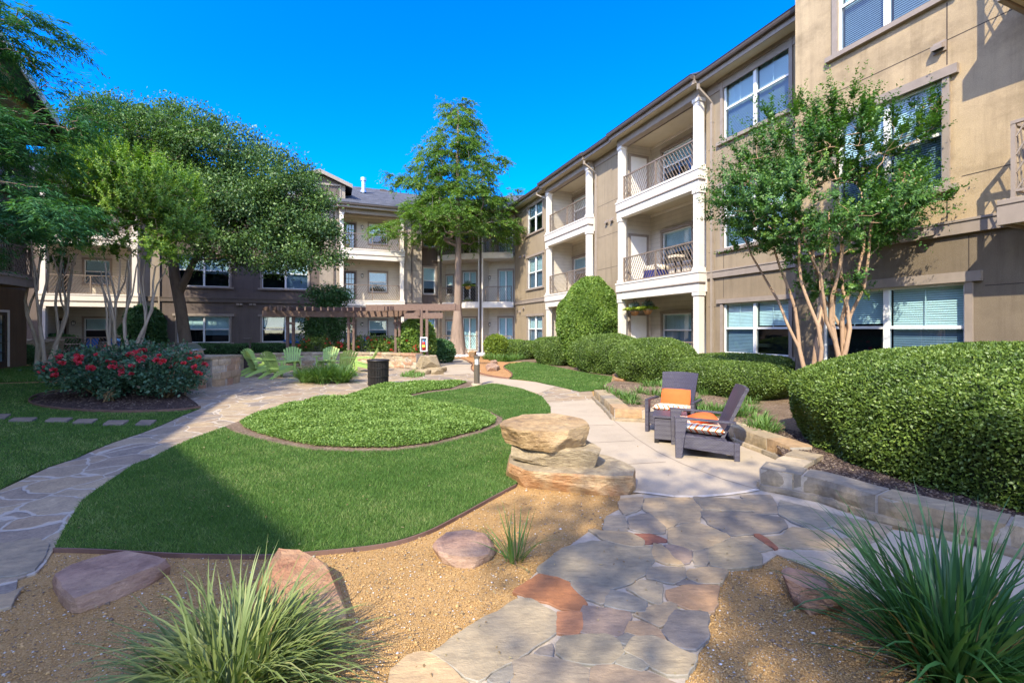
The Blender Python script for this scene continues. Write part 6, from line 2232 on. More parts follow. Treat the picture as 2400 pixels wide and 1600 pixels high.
def grass_plant(name, loc, n, length, width, spread, lean, bend, mat, label, cat, group=None, dry=None, az_bias=None, name2="blades"):
    root = empty(name, loc, 0, label, cat, group)
    a = RNG.uniform(0, 6.283, n); rr = spread * np.sqrt(RNG.uniform(0, 1, n))
    base = np.stack([rr * np.cos(a), rr * np.sin(a), np.zeros(n)], 1)
    az = a + RNG.normal(0, .6, n)
    if az_bias is not None:
        k = RNG.uniform(0, 1, n) < az_bias[1]
        az = np.where(k, az_bias[0] + RNG.normal(0, .7, n), az)
    u = RNG.uniform(0, 1, n)
    ln = np.abs(RNG.normal(lean[0], lean[1], n))
    bd = np.clip(RNG.normal(bend[0], bend[1], n), 0.05, 2.6)
    L = length * RNG.uniform(.55, 1.12, n)
    V, F, m = ribbons(base, az, ln, L, width * RNG.uniform(.6, 1.2, n), bd)
    r = np.repeat(np.clip(RNG.normal(.45, .22, n), 0, 1), m)
    np_mesh(name2, V, F, mat, parent=root, attr=r, smooth=True)
    if dry:
        nd = dry
        a = RNG.uniform(0, 6.283, nd); rr = spread * np.sqrt(RNG.uniform(0, 1, nd))
        base = np.stack([rr * np.cos(a), rr * np.sin(a), np.zeros(nd)], 1)
        V, F, m = ribbons(base, a, np.abs(RNG.normal(.9, .35, nd)), length * RNG.uniform(.4, .8, nd), width * .7 * np.ones(nd), np.clip(RNG.normal(.7, .3, nd), .1, 2), 5)
        np_mesh("dry_blades", V, F, MT['dry'], parent=root, attr=np.repeat(RNG.uniform(0, 1, nd), m), smooth=True)
    return root

MT['dry'] = m_leaf("dry_blades", [(0.30, 0.22, 0.10), (0.42, 0.32, 0.15), (0.22, 0.15, 0.07)], .2, .03)
MT['bl_light'] = m_leaf("grass_bright", [(0.110, 0.165, 0.045), (0.176, 0.231, 0.069), (0.231, 0.286, 0.099), (0.330, 0.341, 0.139)], .3, .10, .35)
MT['bl_dark'] = m_leaf("grass_dark", [(0.022, 0.078, 0.026), (0.036, 0.120, 0.038), (0.060, 0.168, 0.048), (0.120, 0.204, 0.072)], .25, .12, .3)
MT['bl_mid'] = m_leaf("grass_mid", [(0.050, 0.125, 0.027), (0.100, 0.200, 0.044), (0.150, 0.263, 0.062), (0.213, 0.325, 0.100)], .3, .08, .35)

grass_plant("ornamental_grass", (-1.24, 2.02, -.01), 1150, .56, .0135, .18, (.80, .42), (1.5, .5), MT['bl_light'],
            "pale green arching grass clump in full sun in the tan granite", "ornamental grass", "grass clumps in the granite", dry=80)
grass_plant("ornamental_grass", (2.05, 2.12, -.01), 520, .80, .0165, .15, (.52, .30), (.85, .5), MT['bl_dark'],
            "dark green upright grass clump in the shade beside the flagstones", "ornamental grass", "grass clumps in the granite", dry=60)
grass_plant("ornamental_grass", (0.02, 3.22, -.01), 40, .38, .009, .06, (.42, .3), (.5, .4), MT['bl_mid'],
            "small sparse grass tuft beside the low pinkish boulder", "ornamental grass", "grass clumps in the granite", dry=22)
k = 0
for (x, y, n, L) in ((-5.2, 13.9, 420, .72), (-5.75, 13.75, 420, .70), (-6.25, 13.95, 340, .66), (-5.9, 14.2, 300, .8)):
    lab = ["strappy green plant on the bin side of the row by the fire pit", "strappy plant in the middle of the row by the fire pit, front", "strappy plant at the grill side of the row by the fire pit", "taller bright strappy plant at the back of the row by the fire pit"][k]
    grass_plant("liriope_plant", (x, y, .0), n, L, .022, .2, (.5, .3), (1.2, .45), MT['bl_mid'], lab, "plant", "strappy plants by the fire pit")
    k += 1
# little tufts in the bed behind the wicker chairs
TUF = [(1440, 925, 80), (1462, 935, 80), (1480, 946, 70), (1420, 915, 60), (1530, 925, 60), (1500, 920, 50), (1650, 975, 110), (1690, 972, 110), (1725, 975, 100), (1620, 945, 90), (1655, 925, 90), (1665, 905, 80), (1760, 945, 60), (1780, 985, 60), (1770, 1005, 70), (1800, 1012, 70), (1740, 935, 50), (1560, 930, 70), (1700, 925, 40), (1640, 965, 120), (1675, 968, 120), (1705, 973, 120), (1612, 915, 90), (1640, 905, 90), (1595, 905, 80), (1720, 950, 70), (1755, 965, 80), (1790, 1000, 90), (1475, 935, 90), (1520, 905, 70), (1550, 905, 70)]
for i, (x, y, n) in enumerate(TUF):
    p = G(x, y, .165)
    o = grass_plant("ground_tuft", (p.x, p.y, .16), n, .24, .016, .15, (.6, .35), (.9, .4), MT['bl_mid'], "low green tuft growing in the bed behind the wicker chairs", "plant", "low tufts in the bed behind the wicker chairs")
for i, (x, y) in enumerate(((1160, 845), (1178, 847), (1195, 846), (1146, 842), (1212, 843))):
    p = G(x, y)
    grass_plant("ground_tuft", (p.x, p.y, 0), 160, .45, .03, .3, (.6, .3), (.9, .4), MT['bl_mid'], "low green tuft at the foot of the small hedge by the orange gravel", "plant", "low tufts by the orange gravel")
P = scatter(gpoly([(935, 882), (965, 872), (990, 868), (995, 882), (970, 886)]), 900)
n = len(P)
V, F, m = ribbons(np.concatenate([P, np.zeros((n, 1))], 1), RNG.uniform(0, 6.28, n), np.abs(RNG.normal(.5, .3, n)), np.full(n, .16), np.full(n, .02), np.full(n, .6), 3)
tag(np_mesh("grass_patch", V, F, MT['bl_mid'], attr=np.repeat(RNG.uniform(.3, 1, n), m)), kind="stuff")

# ground cover bed
MT['cover'] = m_leaf("ground_cover", [(0.092, 0.168, 0.031), (0.154, 0.265, 0.050), (0.232, 0.349, 0.076), (0.308, 0.448, 0.107)], .3, .10, .4)
bp = np.array(bed_poly)
inner = gpoly([(563, 990), (600, 973), (645, 959), (717, 944), (807, 932), (843, 920), (879, 907), (952, 901), (1024, 897.5), (1095, 896.5), (1055, 911), (1000, 918), (955, 927), (985, 941), (1042, 949), (1110, 960), (1146, 970), (1162, 982), (1158, 995), (1128, 1008), (1070, 1024), (1000, 1041), (916, 1051), (825, 1051), (740, 1047), (670, 1034), (610, 1018), (575, 1004)])
P = scatter(inner, 360000)
P = P[RNG.uniform(0, 1, len(P)) < np.clip((7.0 / np.maximum(P[:, 1], .1)) ** 1.2, .2, 1)]
n = len(P)
def edge_dist(P, poly):
    poly = np.array(poly)
    d = np.full(len(P), 9.0)
    for i in range(len(poly)):
        a, b = poly[i], poly[(i + 1) % len(poly)]
        ab = b - a
        t = np.clip(((P - a) @ ab) / (ab @ ab + 1e-9), 0, 1)
        d = np.minimum(d, np.linalg.norm(P - (a + t[:, None] * ab), axis=1))
    return d
ed = edge_dist(P, inner)
hgt = .14 * np.clip(ed / .35, 0, 1) ** .6
hgt *= .8 + .35 * np.sin(P[:, 0] * 5 + np.sin(P[:, 1] * 4)) * np.sin(P[:, 1] * 5.5)
z = .02 + hgt * (RNG.uniform(0, 1, n) ** .45)
C = np.concatenate([P, z[:, None]], 1)
D = rand_dir(n); D[:, 2] = np.abs(D[:, 2]) * .5 + .05
Nr = rand_dir(n) * .6 + np.array([0, 0, 1.0])
sz = .033 * np.clip(P[:, 1] / 7.0, 1, 2.2) ** .45 * RNG.uniform(.7, 1.3, n)
V, F = leaf_quads(C, D, Nr, sz, sz * .62)
tag(np_mesh("ground_cover_leaves", V, F, MT['cover'], attr=np.clip(RNG.normal(.45, .22, n) + (z - .1) * 1.2, 0, 1)), kind="stuff")

# ---- clipped hedges -------------------------------------------------------------
MT['hedge'] = m_leaf("hedge_leaves", [(0.045, 0.088, 0.016), (0.092, 0.160, 0.026), (0.162, 0.248, 0.042), (0.264, 0.353, 0.066)], .25, .12, .35)
MT['hedge_bright'] = m_leaf("hedge_leaves_bright", [(0.060, 0.122, 0.018), (0.120, 0.215, 0.033), (0.195, 0.300, 0.046), (0.300, 0.400, 0.064)], .28, .10, .4)
MT['hedge_dark'] = m_leaf("hedge_leaves_dark", [(0.023, 0.069, 0.023), (0.043, 0.117, 0.035), (0.078, 0.176, 0.055), (0.117, 0.234, 0.069)], .2, .10, .35)
MT['yellowgreen'] = m_leaf("yellow_green", [(0.08, 0.13, 0.015), (0.15, 0.22, 0.025), (0.25, 0.33, 0.04), (0.38, 0.44, 0.06)], .3, .10, .4)
MT['twig'] = m_plain("twig_brown", (0.07, 0.05, 0.035), .9)

def hedge(name, c, rot, rx, ry, h, label, cat="hedge", p=(3.2, 2.6), n=30000, leaf=.033, mat='hedge', z0=0.0, group=None, base=.72, lump=.06, deep=.16, shoots=0, flat=0.0, cull=True, top=None):
    """a clipped mound: a superellipsoid skin of leaves over a solid dark core; bottom narrower by 'base'"""
    root = empty(name, (c[0], c[1], z0), rot, label, cat, group)
    cr, sr = math.cos(rot), math.sin(rot)
    # camera in the hedge's own frame, to put more leaves where they can be seen from around the eye
    m = int(n * 2.2)
    d = rand_dir(m)
    ex, ez = p
    k = (np.abs(d[:, 0]) ** ex + np.abs(d[:, 1]) ** ex) ** (ez / ex) + np.abs(d[:, 2]) ** ez
    s = 1 / np.maximum(k, 1e-6) ** (1 / ez)
    q = d * s[:, None]
    ringk = 1 / np.maximum((np.abs(d[:, 0]) ** ex + np.abs(d[:, 1]) ** ex) ** (1 / ex), 1e-6)
    low = RNG.uniform(0, 1, m) < .36
    zl = -RNG.uniform(0, 1, m)
    q[:, 0] = np.where(low, d[:, 0] * ringk, q[:, 0]); q[:, 1] = np.where(low, d[:, 1] * ringk, q[:, 1]); q[:, 2] = np.where(low, zl, np.abs(q[:, 2]))
    up = np.clip(q[:, 2], -1, 1)
    lum = 1 + lump * (np.sin(q[:, 0] * rx * 3.1 + 1.3) * np.sin(q[:, 1] * ry * 3.7) * np.sin(up * h * 3 + .7) + .5 * np.sin(q[:, 0] * rx * 7.3) * np.sin(q[:, 1] * ry * 6.1 + up * 4))
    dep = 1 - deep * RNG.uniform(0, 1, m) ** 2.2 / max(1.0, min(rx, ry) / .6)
    zc = h * .48
    zr = np.where(q[:, 2] > 0, h - zc, zc)
    nar = np.where(q[:, 2] < 0, 1 - (1 - base) * (-q[:, 2]) ** 1.5, 1.0)
    X = q[:, 0] * rx * lum * dep * nar
    Y = q[:, 1] * ry * lum * dep * nar
    Z = zc + q[:, 2] * zr * (1 + (lum - 1) * .6) * dep
    nx = np.sign(q[:, 0]) * np.abs(q[:, 0]) ** (ex - 1) / rx
    ny = np.sign(q[:, 1]) * np.abs(q[:, 1]) ** (ex - 1) / ry
    nz = np.where(q[:, 2] > 0, np.abs(q[:, 2]) ** (ez - 1) / h * 2, 0)
    Nn = unit(np.stack([nx, ny, nz], 1))
    P = np.stack([X, Y, Z], 1)
    ok = Z > .03
    if cull:
        w = np.stack([c[0] + X * cr - Y * sr, c[1] + X * sr + Y * cr, z0 + Z], 1)
        v = unit(np.array([0, 0, EYE]) - w)
        wn = np.stack([Nn[:, 0] * cr - Nn[:, 1] * sr, Nn[:, 0] * sr + Nn[:, 1] * cr, Nn[:, 2]], 1)
        f = (v * wn).sum(1)
        ok &= (f > -.35) | (RNG.uniform(0, 1, m) < .25)
    P, Nn, dep = P[ok][:n], Nn[ok][:n], dep[ok][:n]
    n = len(P)
    D = unit(rand_dir(n) + Nn * .55 + np.array([0, 0, .25]))
    Nr = unit(Nn + rand_dir(n) * .75)
    L = leaf * RNG.uniform(.6, 1.35, n)
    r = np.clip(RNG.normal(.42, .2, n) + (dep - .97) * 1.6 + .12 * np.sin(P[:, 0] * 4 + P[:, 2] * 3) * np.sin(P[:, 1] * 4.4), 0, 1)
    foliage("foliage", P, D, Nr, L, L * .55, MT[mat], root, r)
    # added solid core, its dark colour stands for the shade between the leaves
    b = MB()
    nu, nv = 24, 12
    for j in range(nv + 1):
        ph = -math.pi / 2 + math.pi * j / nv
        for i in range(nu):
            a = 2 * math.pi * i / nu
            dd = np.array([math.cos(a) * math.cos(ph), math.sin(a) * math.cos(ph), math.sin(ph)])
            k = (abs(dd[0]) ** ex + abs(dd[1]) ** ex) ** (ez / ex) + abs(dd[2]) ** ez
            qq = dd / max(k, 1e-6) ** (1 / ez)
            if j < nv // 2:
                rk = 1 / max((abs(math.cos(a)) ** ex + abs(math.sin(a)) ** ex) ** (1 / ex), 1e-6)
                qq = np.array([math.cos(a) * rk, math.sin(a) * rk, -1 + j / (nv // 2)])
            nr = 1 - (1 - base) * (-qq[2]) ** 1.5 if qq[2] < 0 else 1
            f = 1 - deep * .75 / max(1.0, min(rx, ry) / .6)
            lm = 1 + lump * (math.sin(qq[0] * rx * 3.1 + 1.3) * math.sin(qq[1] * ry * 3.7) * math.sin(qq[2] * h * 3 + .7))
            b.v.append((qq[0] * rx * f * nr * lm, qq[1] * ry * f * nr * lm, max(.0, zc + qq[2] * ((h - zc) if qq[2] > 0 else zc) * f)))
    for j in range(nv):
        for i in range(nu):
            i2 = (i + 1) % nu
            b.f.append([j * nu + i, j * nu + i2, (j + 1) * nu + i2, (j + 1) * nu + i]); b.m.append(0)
    b.build("dark_core", MT['heart'], root, smooth=True)
    st = MB()
    for i in range(5):
        a = RNG.uniform(0, 6.28); rr = RNG.uniform(.1, .5)
        st.tube([(rx * rr * math.cos(a) * .6, ry * rr * math.sin(a) * .6, -.02), (rx * rr * math.cos(a), ry * rr * math.sin(a), h * .4)], [.02, .012], 6)
    st.build("stems", MT['twig'], root)
    return root
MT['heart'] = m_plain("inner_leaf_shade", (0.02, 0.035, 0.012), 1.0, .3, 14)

hedge("mounded_hedge", ts(7.2, 1.75), TH, 2.25, 3.0, 1.34, "huge rounded glossy hedge filling the planting bed at the frame's edge", p=(2.5, 2.3), n=215000, leaf=.032, z0=.14, base=.95, lump=.035, deep=.12)
def hp(px, y): return PW(px, 800, y).to_2d()
hedge("clipped_hedge", hp(1530, 13.0), TH + .1, 1.02, 1.25, 1.24, "rounded clipped hedge mound right behind the end of the stone kerb", p=(2.4, 2.3), n=46000, leaf=.038, z0=.13, group="clipped hedges along the tan wing")
hedge("clipped_hedge", hp(1422, 17.2), TH + .1, 1.0, 1.65, 1.44, "long flat topped clipped hedge before the tall evergreen", p=(2.8, 2.4), n=40000, leaf=.042, group="clipped hedges along the tan wing")
hedge("clipped_hedge", hp(1303, 21.2), TH + .1, .8, 1.4, 1.27, "dark clipped hedge block at the far side of the tall evergreen", p=(3.6, 3.2), n=24000, leaf=.048, group="clipped hedges along the tan wing")
hedge("clipped_hedge", hp(1230, 25.6), TH + .2, .8, 1.2, .97, "small boxy hedge beside the yellow green bush", p=(4.5, 4), n=11000, leaf=.06, group="clipped hedges along the tan wing")
hedge("clipped_hedge", hp(1203, 27.0), TH + .2, .7, .8, 1.0, "lowest boxy hedge farthest along the tan wing", p=(4.5, 4), n=7000, leaf=.06, mat='hedge_bright', group="clipped hedges along the tan wing")
hedge("clipped_hedge", hp(1652, 11.3), TH, .75, 1.1, .80, "low box hedge behind the farther wicker chair's back", p=(3.6, 3.0), n=30000, leaf=.034, z0=.1, group="clipped hedges along the tan wing")
hedge("clipped_hedge", hp(1738, 10.1), TH, .8, 1.0, .76, "low box hedge between the nearer wicker chair and the huge rounded hedge", p=(3.4, 3.0), n=30000, leaf=.033, z0=.14, group="clipped hedges along the tan wing")
hedge("clipped_hedge", hp(1730, 12.2), TH, 1.0, 1.3, .86, "flat topped hedge under the white framed ground window", p=(4, 3.6), n=28000, leaf=.036, z0=.1, group="clipped hedges along the tan wing")
hedge("round_evergreen", hp(1382, 19.8), TH, 1.38, 1.38, 3.88, "tall dense egg shaped evergreen against the white balcony posts", cat="shrub", p=(2.2, 1.75), n=50000, leaf=.08, lump=.07, deep=.2, mat='hedge_bright', base=.6)
hedge("yellow_green_bush", hp(1163, 26.0), 0, .68, .62, 1.3, "small bright yellow green bush at the corner of the tan wing", cat="shrub", p=(2.1, 2.1), n=5000, leaf=.11, mat='yellowgreen', lump=.1, deep=.35)
hedge("low_hedge", PW(452, 800, 24.0).to_2d(), TH, 2.5, .55, .86, "long low dark hedge under the brown wall's ground windows", p=(5, 3), n=12000, leaf=.08, mat='hedge_dark', lump=.08, deep=.3)
hedge("low_hedge", PW(610, 800, 25.0).to_2d(), TH, 1.9, .55, .84, "low dark hedge between the standpipe and the rose bushes", p=(5, 3), n=9000, leaf=.08, mat='hedge_dark', lump=.1, deep=.3)
hedge("dark_shrub", PW(338, 800, 25.0).to_2d(), TH, .95, .8, 2.9, "dark narrow shrub against the brown wall beside the downspout", cat="shrub", p=(2.2, 2.2), n=9000, leaf=.13, mat='hedge_dark', lump=.12, deep=.4)
hedge("green_shrub", PW(976, 800, 21.0).to_2d(), 0, .85, .8, 2.1, "fresh green shrub behind the extinguisher post", cat="shrub", p=(2.2, 2.2), n=9000, leaf=.12, mat='hedge_bright', lump=.14, deep=.4)
hedge("green_shrub", PW(1030, 800, 22.5).to_2d(), 0, .75, .7, 1.1, "low shrub between the extinguisher post and the tall cypress", cat="shrub", p=(2.2, 2.2), n=5000, leaf=.11, mat='hedge_dark', lump=.15, deep=.45)
hedge("green_shrub", PW(1043, 800, 24.5).to_2d(), 0, .45, .4, .9, "small lime shrub at the cypress trunk's foot", cat="shrub", p=(2.2, 2.2), n=2500, leaf=.1, mat='yellowgreen', lump=.15, deep=.45)
hedge("green_shrub", PW(20, 800, 20.0).to_2d(), TH, .9, 1.2, .95, "dull green shrub by the patio door of the shaded building", cat="shrub", p=(2.4, 2.3), n=7000, leaf=.09, mat='hedge_dark', lump=.12, deep=.4)
hedge("brown_shrub", PW(135, 800, 24.5).to_2d(), TH, .95, .7, 1.35, "brownish clipped shrub in front of the ground porch table", cat="shrub", p=(3, 2.6), n=6000, leaf=.09, mat='brownleaf' if 'brownleaf' in MT else 'hedge_dark', lump=.1, deep=.35)

# ---- roses ------------------------------------------------------------------------
MT['rose'] = m_leaf("rose_leaves", [(0.028, 0.070, 0.044), (0.060, 0.139, 0.079), (0.090, 0.188, 0.098), (0.218, 0.148, 0.119)], .2, .12, .4)
MT['petal'] = m_leaf("rose_petals", [(0.55, 0.03, 0.05), (0.70, 0.05, 0.09), (0.75, 0.13, 0.20)], .35, .05)
MT['petal2'] = m_leaf("rose_petals_coral", [(0.65, 0.07, 0.06), (0.72, 0.15, 0.13)], .35, .05)
def bloom_mesh(mat):
    n = 26
    d = rand_dir(n); d[:, 2] = np.abs(d[:, 2]) * .8 + .1
    V, F = leaf_quads(np.zeros((n, 3)), unit(d), rand_dir(n), np.full(n, 1.0), np.full(n, .95), .25)
    o = np_mesh("flower", V, F, mat, attr=RNG.uniform(0, 1, n))
    return o
BLOOM = [bloom_mesh(MT['petal']), bloom_mesh(MT['petal2'])]
used = [False, False]
def blossom(root, p, s, k):
    if not used[k]:
        o = BLOOM[k]; used[k] = True
    else:
        o = BLOOM[k].copy(); COL.objects.link(o)
    o.parent = root
    o.location = p
    o.scale = (s, s, s)
    o.rotation_euler = (RNG.uniform(-.5, .5), RNG.uniform(-.5, .5), RNG.uniform(0, 6))
    return o
def rose_bush(loc, rx, ry, h, n, leaf, nf, label, k=0, group="rose bushes", fs=.085, mat='rose', face=None):
    root = empty("rose_bush", loc, 0, label, "rose bush", group)
    nc = max(30, n // 45)
    d = rand_dir(nc)
    u = RNG.uniform(.35, 1.0, nc) ** .5
    cc = d * u[:, None]
    cz = h * .58 + cc[:, 2] * h * .42 + RNG.normal(0, .05, nc)
    CC = np.stack([cc[:, 0] * rx, cc[:, 1] * ry, np.maximum(cz, h * .16)], 1)
    idx = RNG.integers(0, nc, n)
    P = CC[idx] + RNG.normal(0, 1, (n, 3)) * np.array([.12, .12, .10]) * (h / 1.2)
    P[:, 2] = np.maximum(P[:, 2], .08)
    out = unit(P - np.array([0, 0, h * .4]))
    D = unit(out + rand_dir(n) * .9)
    Nr = unit(np.array([0, 0, .8]) + rand_dir(n) * .7 + out * .3)
    L = leaf * RNG.uniform(.6, 1.3, n)
    hi = (P[:, 2] / h)
    foliage("foliage", P, D, Nr, L, L * .6, MT[mat], root, np.clip(RNG.normal(.38, .2, n) + np.where((RNG.uniform(0, 1, n) < .2) & (hi > .75), .5, 0), 0, 1))
    st = MB()
    for i in range(16):
        t_ = CC[RNG.integers(0, nc)]
        b0 = np.array([RNG.normal(0, .06), RNG.normal(0, .06), -.02])
        md = (b0 + t_) / 2 + np.array([0, 0, .08])
        st.tube([tuple(b0), tuple(md), tuple(t_)], [.016, .011, .005], 5)
    st.build("canes", m_canes, root, smooth=True)
    for i in range(nf):
        a = RNG.uniform(0, 6.28) if face is None else RNG.normal(face, .9)
        el = RNG.uniform(-.1, 1.2)
        p = (rx * 1.02 * math.cos(a) * math.cos(el * .8), ry * 1.02 * math.sin(a) * math.cos(el * .8), h * .58 + h * .45 * math.sin(el))
        blossom(root, p, fs * RNG.uniform(.7, 1.25), k)
    return root
m_canes = m_plain("rose_canes", (0.22, 0.16, 0.08), .8)
rose_bush((-9.95, 11.0, .02), 1.0, .95, 1.04, 7600, .085, 22, "wide dark rose bush with red blooms at the lawn end of the bed", face=-1.6)
rose_bush((-9.05, 11.5, .02), 1.0, .9, 1.12, 6600, .085, 20, "tallest rose bush in the middle of the bed before the grill", face=-1.6)
rose_bush((-8.15, 10.75, .02), .82, .75, 1.0, 5200, .08, 22, "rose bush with bare canes at its foot nearest to the flagstone path", face=-1.5)
rose_bush((-10.6, 12.6, .02), 1.2, .9, 1.12, 5200, .085, 14, "rose bush at the back of the bed under the leaning crepe myrtle", face=-1.5)
rose_bush((-9.0, 10.15, .02), .22, .2, .30, 300, .06, 0, "tiny rose seedling in the dark mulch in front of the big bushes")
RB = [(-9.3, 21.6, 1.0, 1.2, "rose bush beside the pergola post nearest to the grill"), (-8.4, 21.9, .8, 1.0, "rose bush under the small dark tree"), (-7.0, 21.9, .9, 1.25, "pink rose bush before the blue porch chair"), (-6.0, 21.8, .9, 1.15, "pink rose bush between the middle pergola posts"), (-5.3, 21.2, .8, 1.1, "pink rose bush beside the double pergola post"), (-4.4, 20.7, .85, 1.3, "pink rose bush right beside the extinguisher post"), (-4.0, 20.0, .6, .9, "small rose bush at the end of the curved seat wall")]
for x, y, r, h, lab in RB:
    rose_bush((x, y, .01), r * .8, r * .6, h, 2300, .10, 11, lab, 1, "rose bushes behind the seat wall", .075, 'hedge', face=-1.5)

# ---- trees ------------------------------------------------------------------------
def skeleton(stems, clusters, inter=3, sag=.0, up=.35):
    """stems: list of polylines [(x,y,z,r)...]. Every cluster is joined to the nearest node that lies inside of it"""
    pos, par, fix = [], [], []
    for st in stems:
        prev = -1
        for (x, y, z, r) in st:
            pos.append((x, y, z)); par.append(prev); fix.append(r)
            prev = len(pos) - 1
    P = np.array(pos)
    P = np.zeros((len(pos) + len(clusters) * (inter + 1), 3)); P[:len(pos)] = np.array(pos)
    cnt = len(pos)
    ends = []
    top = np.array(stems[0][-1][:3])
    order = np.argsort(np.linalg.norm(clusters - np.mean(np.array([s[-1][:3] for s in stems]), 0), axis=1))
    for ci in order:
        c = clusters[ci]
        d = P[:cnt] - c
        dist = np.linalg.norm(d, axis=1) + np.maximum(d[:, 2], 0) * 1.6 - np.minimum(d[:, 2], 0) * up * 0
        b = int(np.argmin(dist))
        a = P[b].copy()
        prev = b
        for k in range(1, inter + 1):
            u = k / (inter)
            q = a + (c - a) * u
            if k < inter:
                q = q + RNG.normal(0, .05, 3) * np.linalg.norm(c - a) + np.array([0, 0, sag * math.sin(u * math.pi) * np.linalg.norm(c - a)])
            P[cnt] = q; par.append(prev); fix.append(0)
            prev = cnt; cnt += 1
        ends.append(prev)
    return P[:cnt], np.array(par), np.array(fix), ends

def limb_mesh(P, par, fix, tip=.008, power=2.3, cap=None, sides=6):
    n = len(P)
    w = np.zeros(n)
    kids = np.zeros(n, int)
    for i in range(n):
        if par[i] >= 0: kids[par[i]] += 1
    w[kids == 0] = tip ** power
    for i in range(n - 1, -1, -1):
        if par[i] >= 0: w[par[i]] += w[i]
    r = w ** (1 / power)
    r = np.where(fix > 0, np.maximum(fix, 0), r)
    for i in range(n):
        if par[i] >= 0: r[i] = min(r[i], r[par[i]] * 1.0)
    idx = np.where(par >= 0)[0]
    A, B = P[par[idx]], P[idx]
    ra, rb = r[par[idx]], r[idx]
    ra = np.where(fix[idx] > 0, ra, np.minimum(ra, rb * 1.5))
    d = unit(B - A)
    ref = np.where(np.abs(d[:, 2:3]) < .9, np.array([[0, 0, 1.0]]), np.array([[1.0, 0, 0]]))
    x = unit(np.cross(d, ref)); y = np.cross(x, d)
    ang = np.linspace(0, 2 * math.pi, sides, endpoint=False)
    ring = np.cos(ang)[None, :, None] * x[:, None, :] + np.sin(ang)[None, :, None] * y[:, None, :]
    V = np.concatenate([A[:, None] - d[:, None] * (ra * .3)[:, None, None] + ring * ra[:, None, None], B[:, None] + d[:, None] * (rb * .3)[:, None, None] + ring * rb[:, None, None]], 1)
    m = len(idx)
    q = [[k, (k + 1) % sides, sides + (k + 1) % sides, sides + k] for k in range(sides)]
    F = np.array(q)[None] + (np.arange(m) * 2 * sides)[:, None, None]
    return V.reshape(-1, 3), F.reshape(-1, 4), r

def blob_points(blobs, n, shell=.55):
    """blobs: (x,y,z,rx,ry,rz). Points fill the blobs, denser towards the skin"""
    vol = np.array([b[3] * b[4] * b[5] for b in blobs]) ** .8
    k = RNG.choice(len(blobs), n, p=vol / vol.sum())
    B = np.array(blobs)[k]
    d = rand_dir(n)
    u = np.maximum(RNG.uniform(0, 1, n) ** (1 / 3), RNG.uniform(shell, 1, n) * (RNG.uniform(0, 1, n) < .6))
    return B[:, :3] + d * u[:, None] * B[:, 3:6]

def bark(name, c, scale=6, stretch=.25, bmp=.7):
    m, nt, out = new_mat(name)
    v = coords(nt, (1, 1, stretch))
    n1 = noise(nt, v, scale, 7, .7)
    n0 = noise(nt, coords(nt), 2.0, 4)
    col = ramp(nt, n1, [(.28, scale_c(c, .5)), (.5, c), (.72, scale_c(c, 1.35))])
    col = mixc(nt, .35, col, ramp(nt, n0, [(.3, scale_c(c, .7)), (.7, scale_c(c, 1.3))]))
    principled(nt, out, col, .9, bump(nt, n1, bmp, .03), spec=.15)
    return m
MT['bark_oak'] = bark("bark_oak", (0.15, 0.115, 0.085))
MT['bark_crepe'] = bark("bark_crepe", (0.40, 0.27, 0.175), 3, .2, .25)
MT['bark_crepe_l'] = bark("bark_crepe_pale", (0.40, 0.33, 0.25), 3, .2, .25)
MT['bark_cyp'] = bark("bark_cypress", (0.27, 0.20, 0.155), 9, .08, .9)
MT['oak'] = m_leaf("oak_leaves", [(0.033, 0.080, 0.027), (0.064, 0.136, 0.036), (0.101, 0.192, 0.042), (0.184, 0.287, 0.061)], .3, .12, .4)
MT['crepe'] = m_leaf("crepe_leaves", [(0.039, 0.110, 0.028), (0.063, 0.169, 0.038), (0.118, 0.253, 0.046), (0.255, 0.373, 0.052)], .33, .12, .35)
MT['crepe_y'] = m_leaf("crepe_leaves_young", [(0.066, 0.163, 0.037), (0.157, 0.305, 0.054), (0.292, 0.448, 0.054), (0.536, 0.650, 0.082)], .35, .10, .4)
MT['cyp'] = m_leaf("cypress_leaves", [(0.060, 0.133, 0.028), (0.112, 0.213, 0.044), (0.173, 0.292, 0.057), (0.278, 0.332, 0.077)], .4, .06, .5)
MT['cyp_d'] = m_leaf("cypress_leaves_deep", [(0.029, 0.095, 0.045), (0.048, 0.160, 0.072), (0.080, 0.224, 0.080), (0.136, 0.271, 0.080)], .4, .06, .5)
MT['husk'] = m_plain("seed_heads", (0.25, 0.15, 0.085), .9)

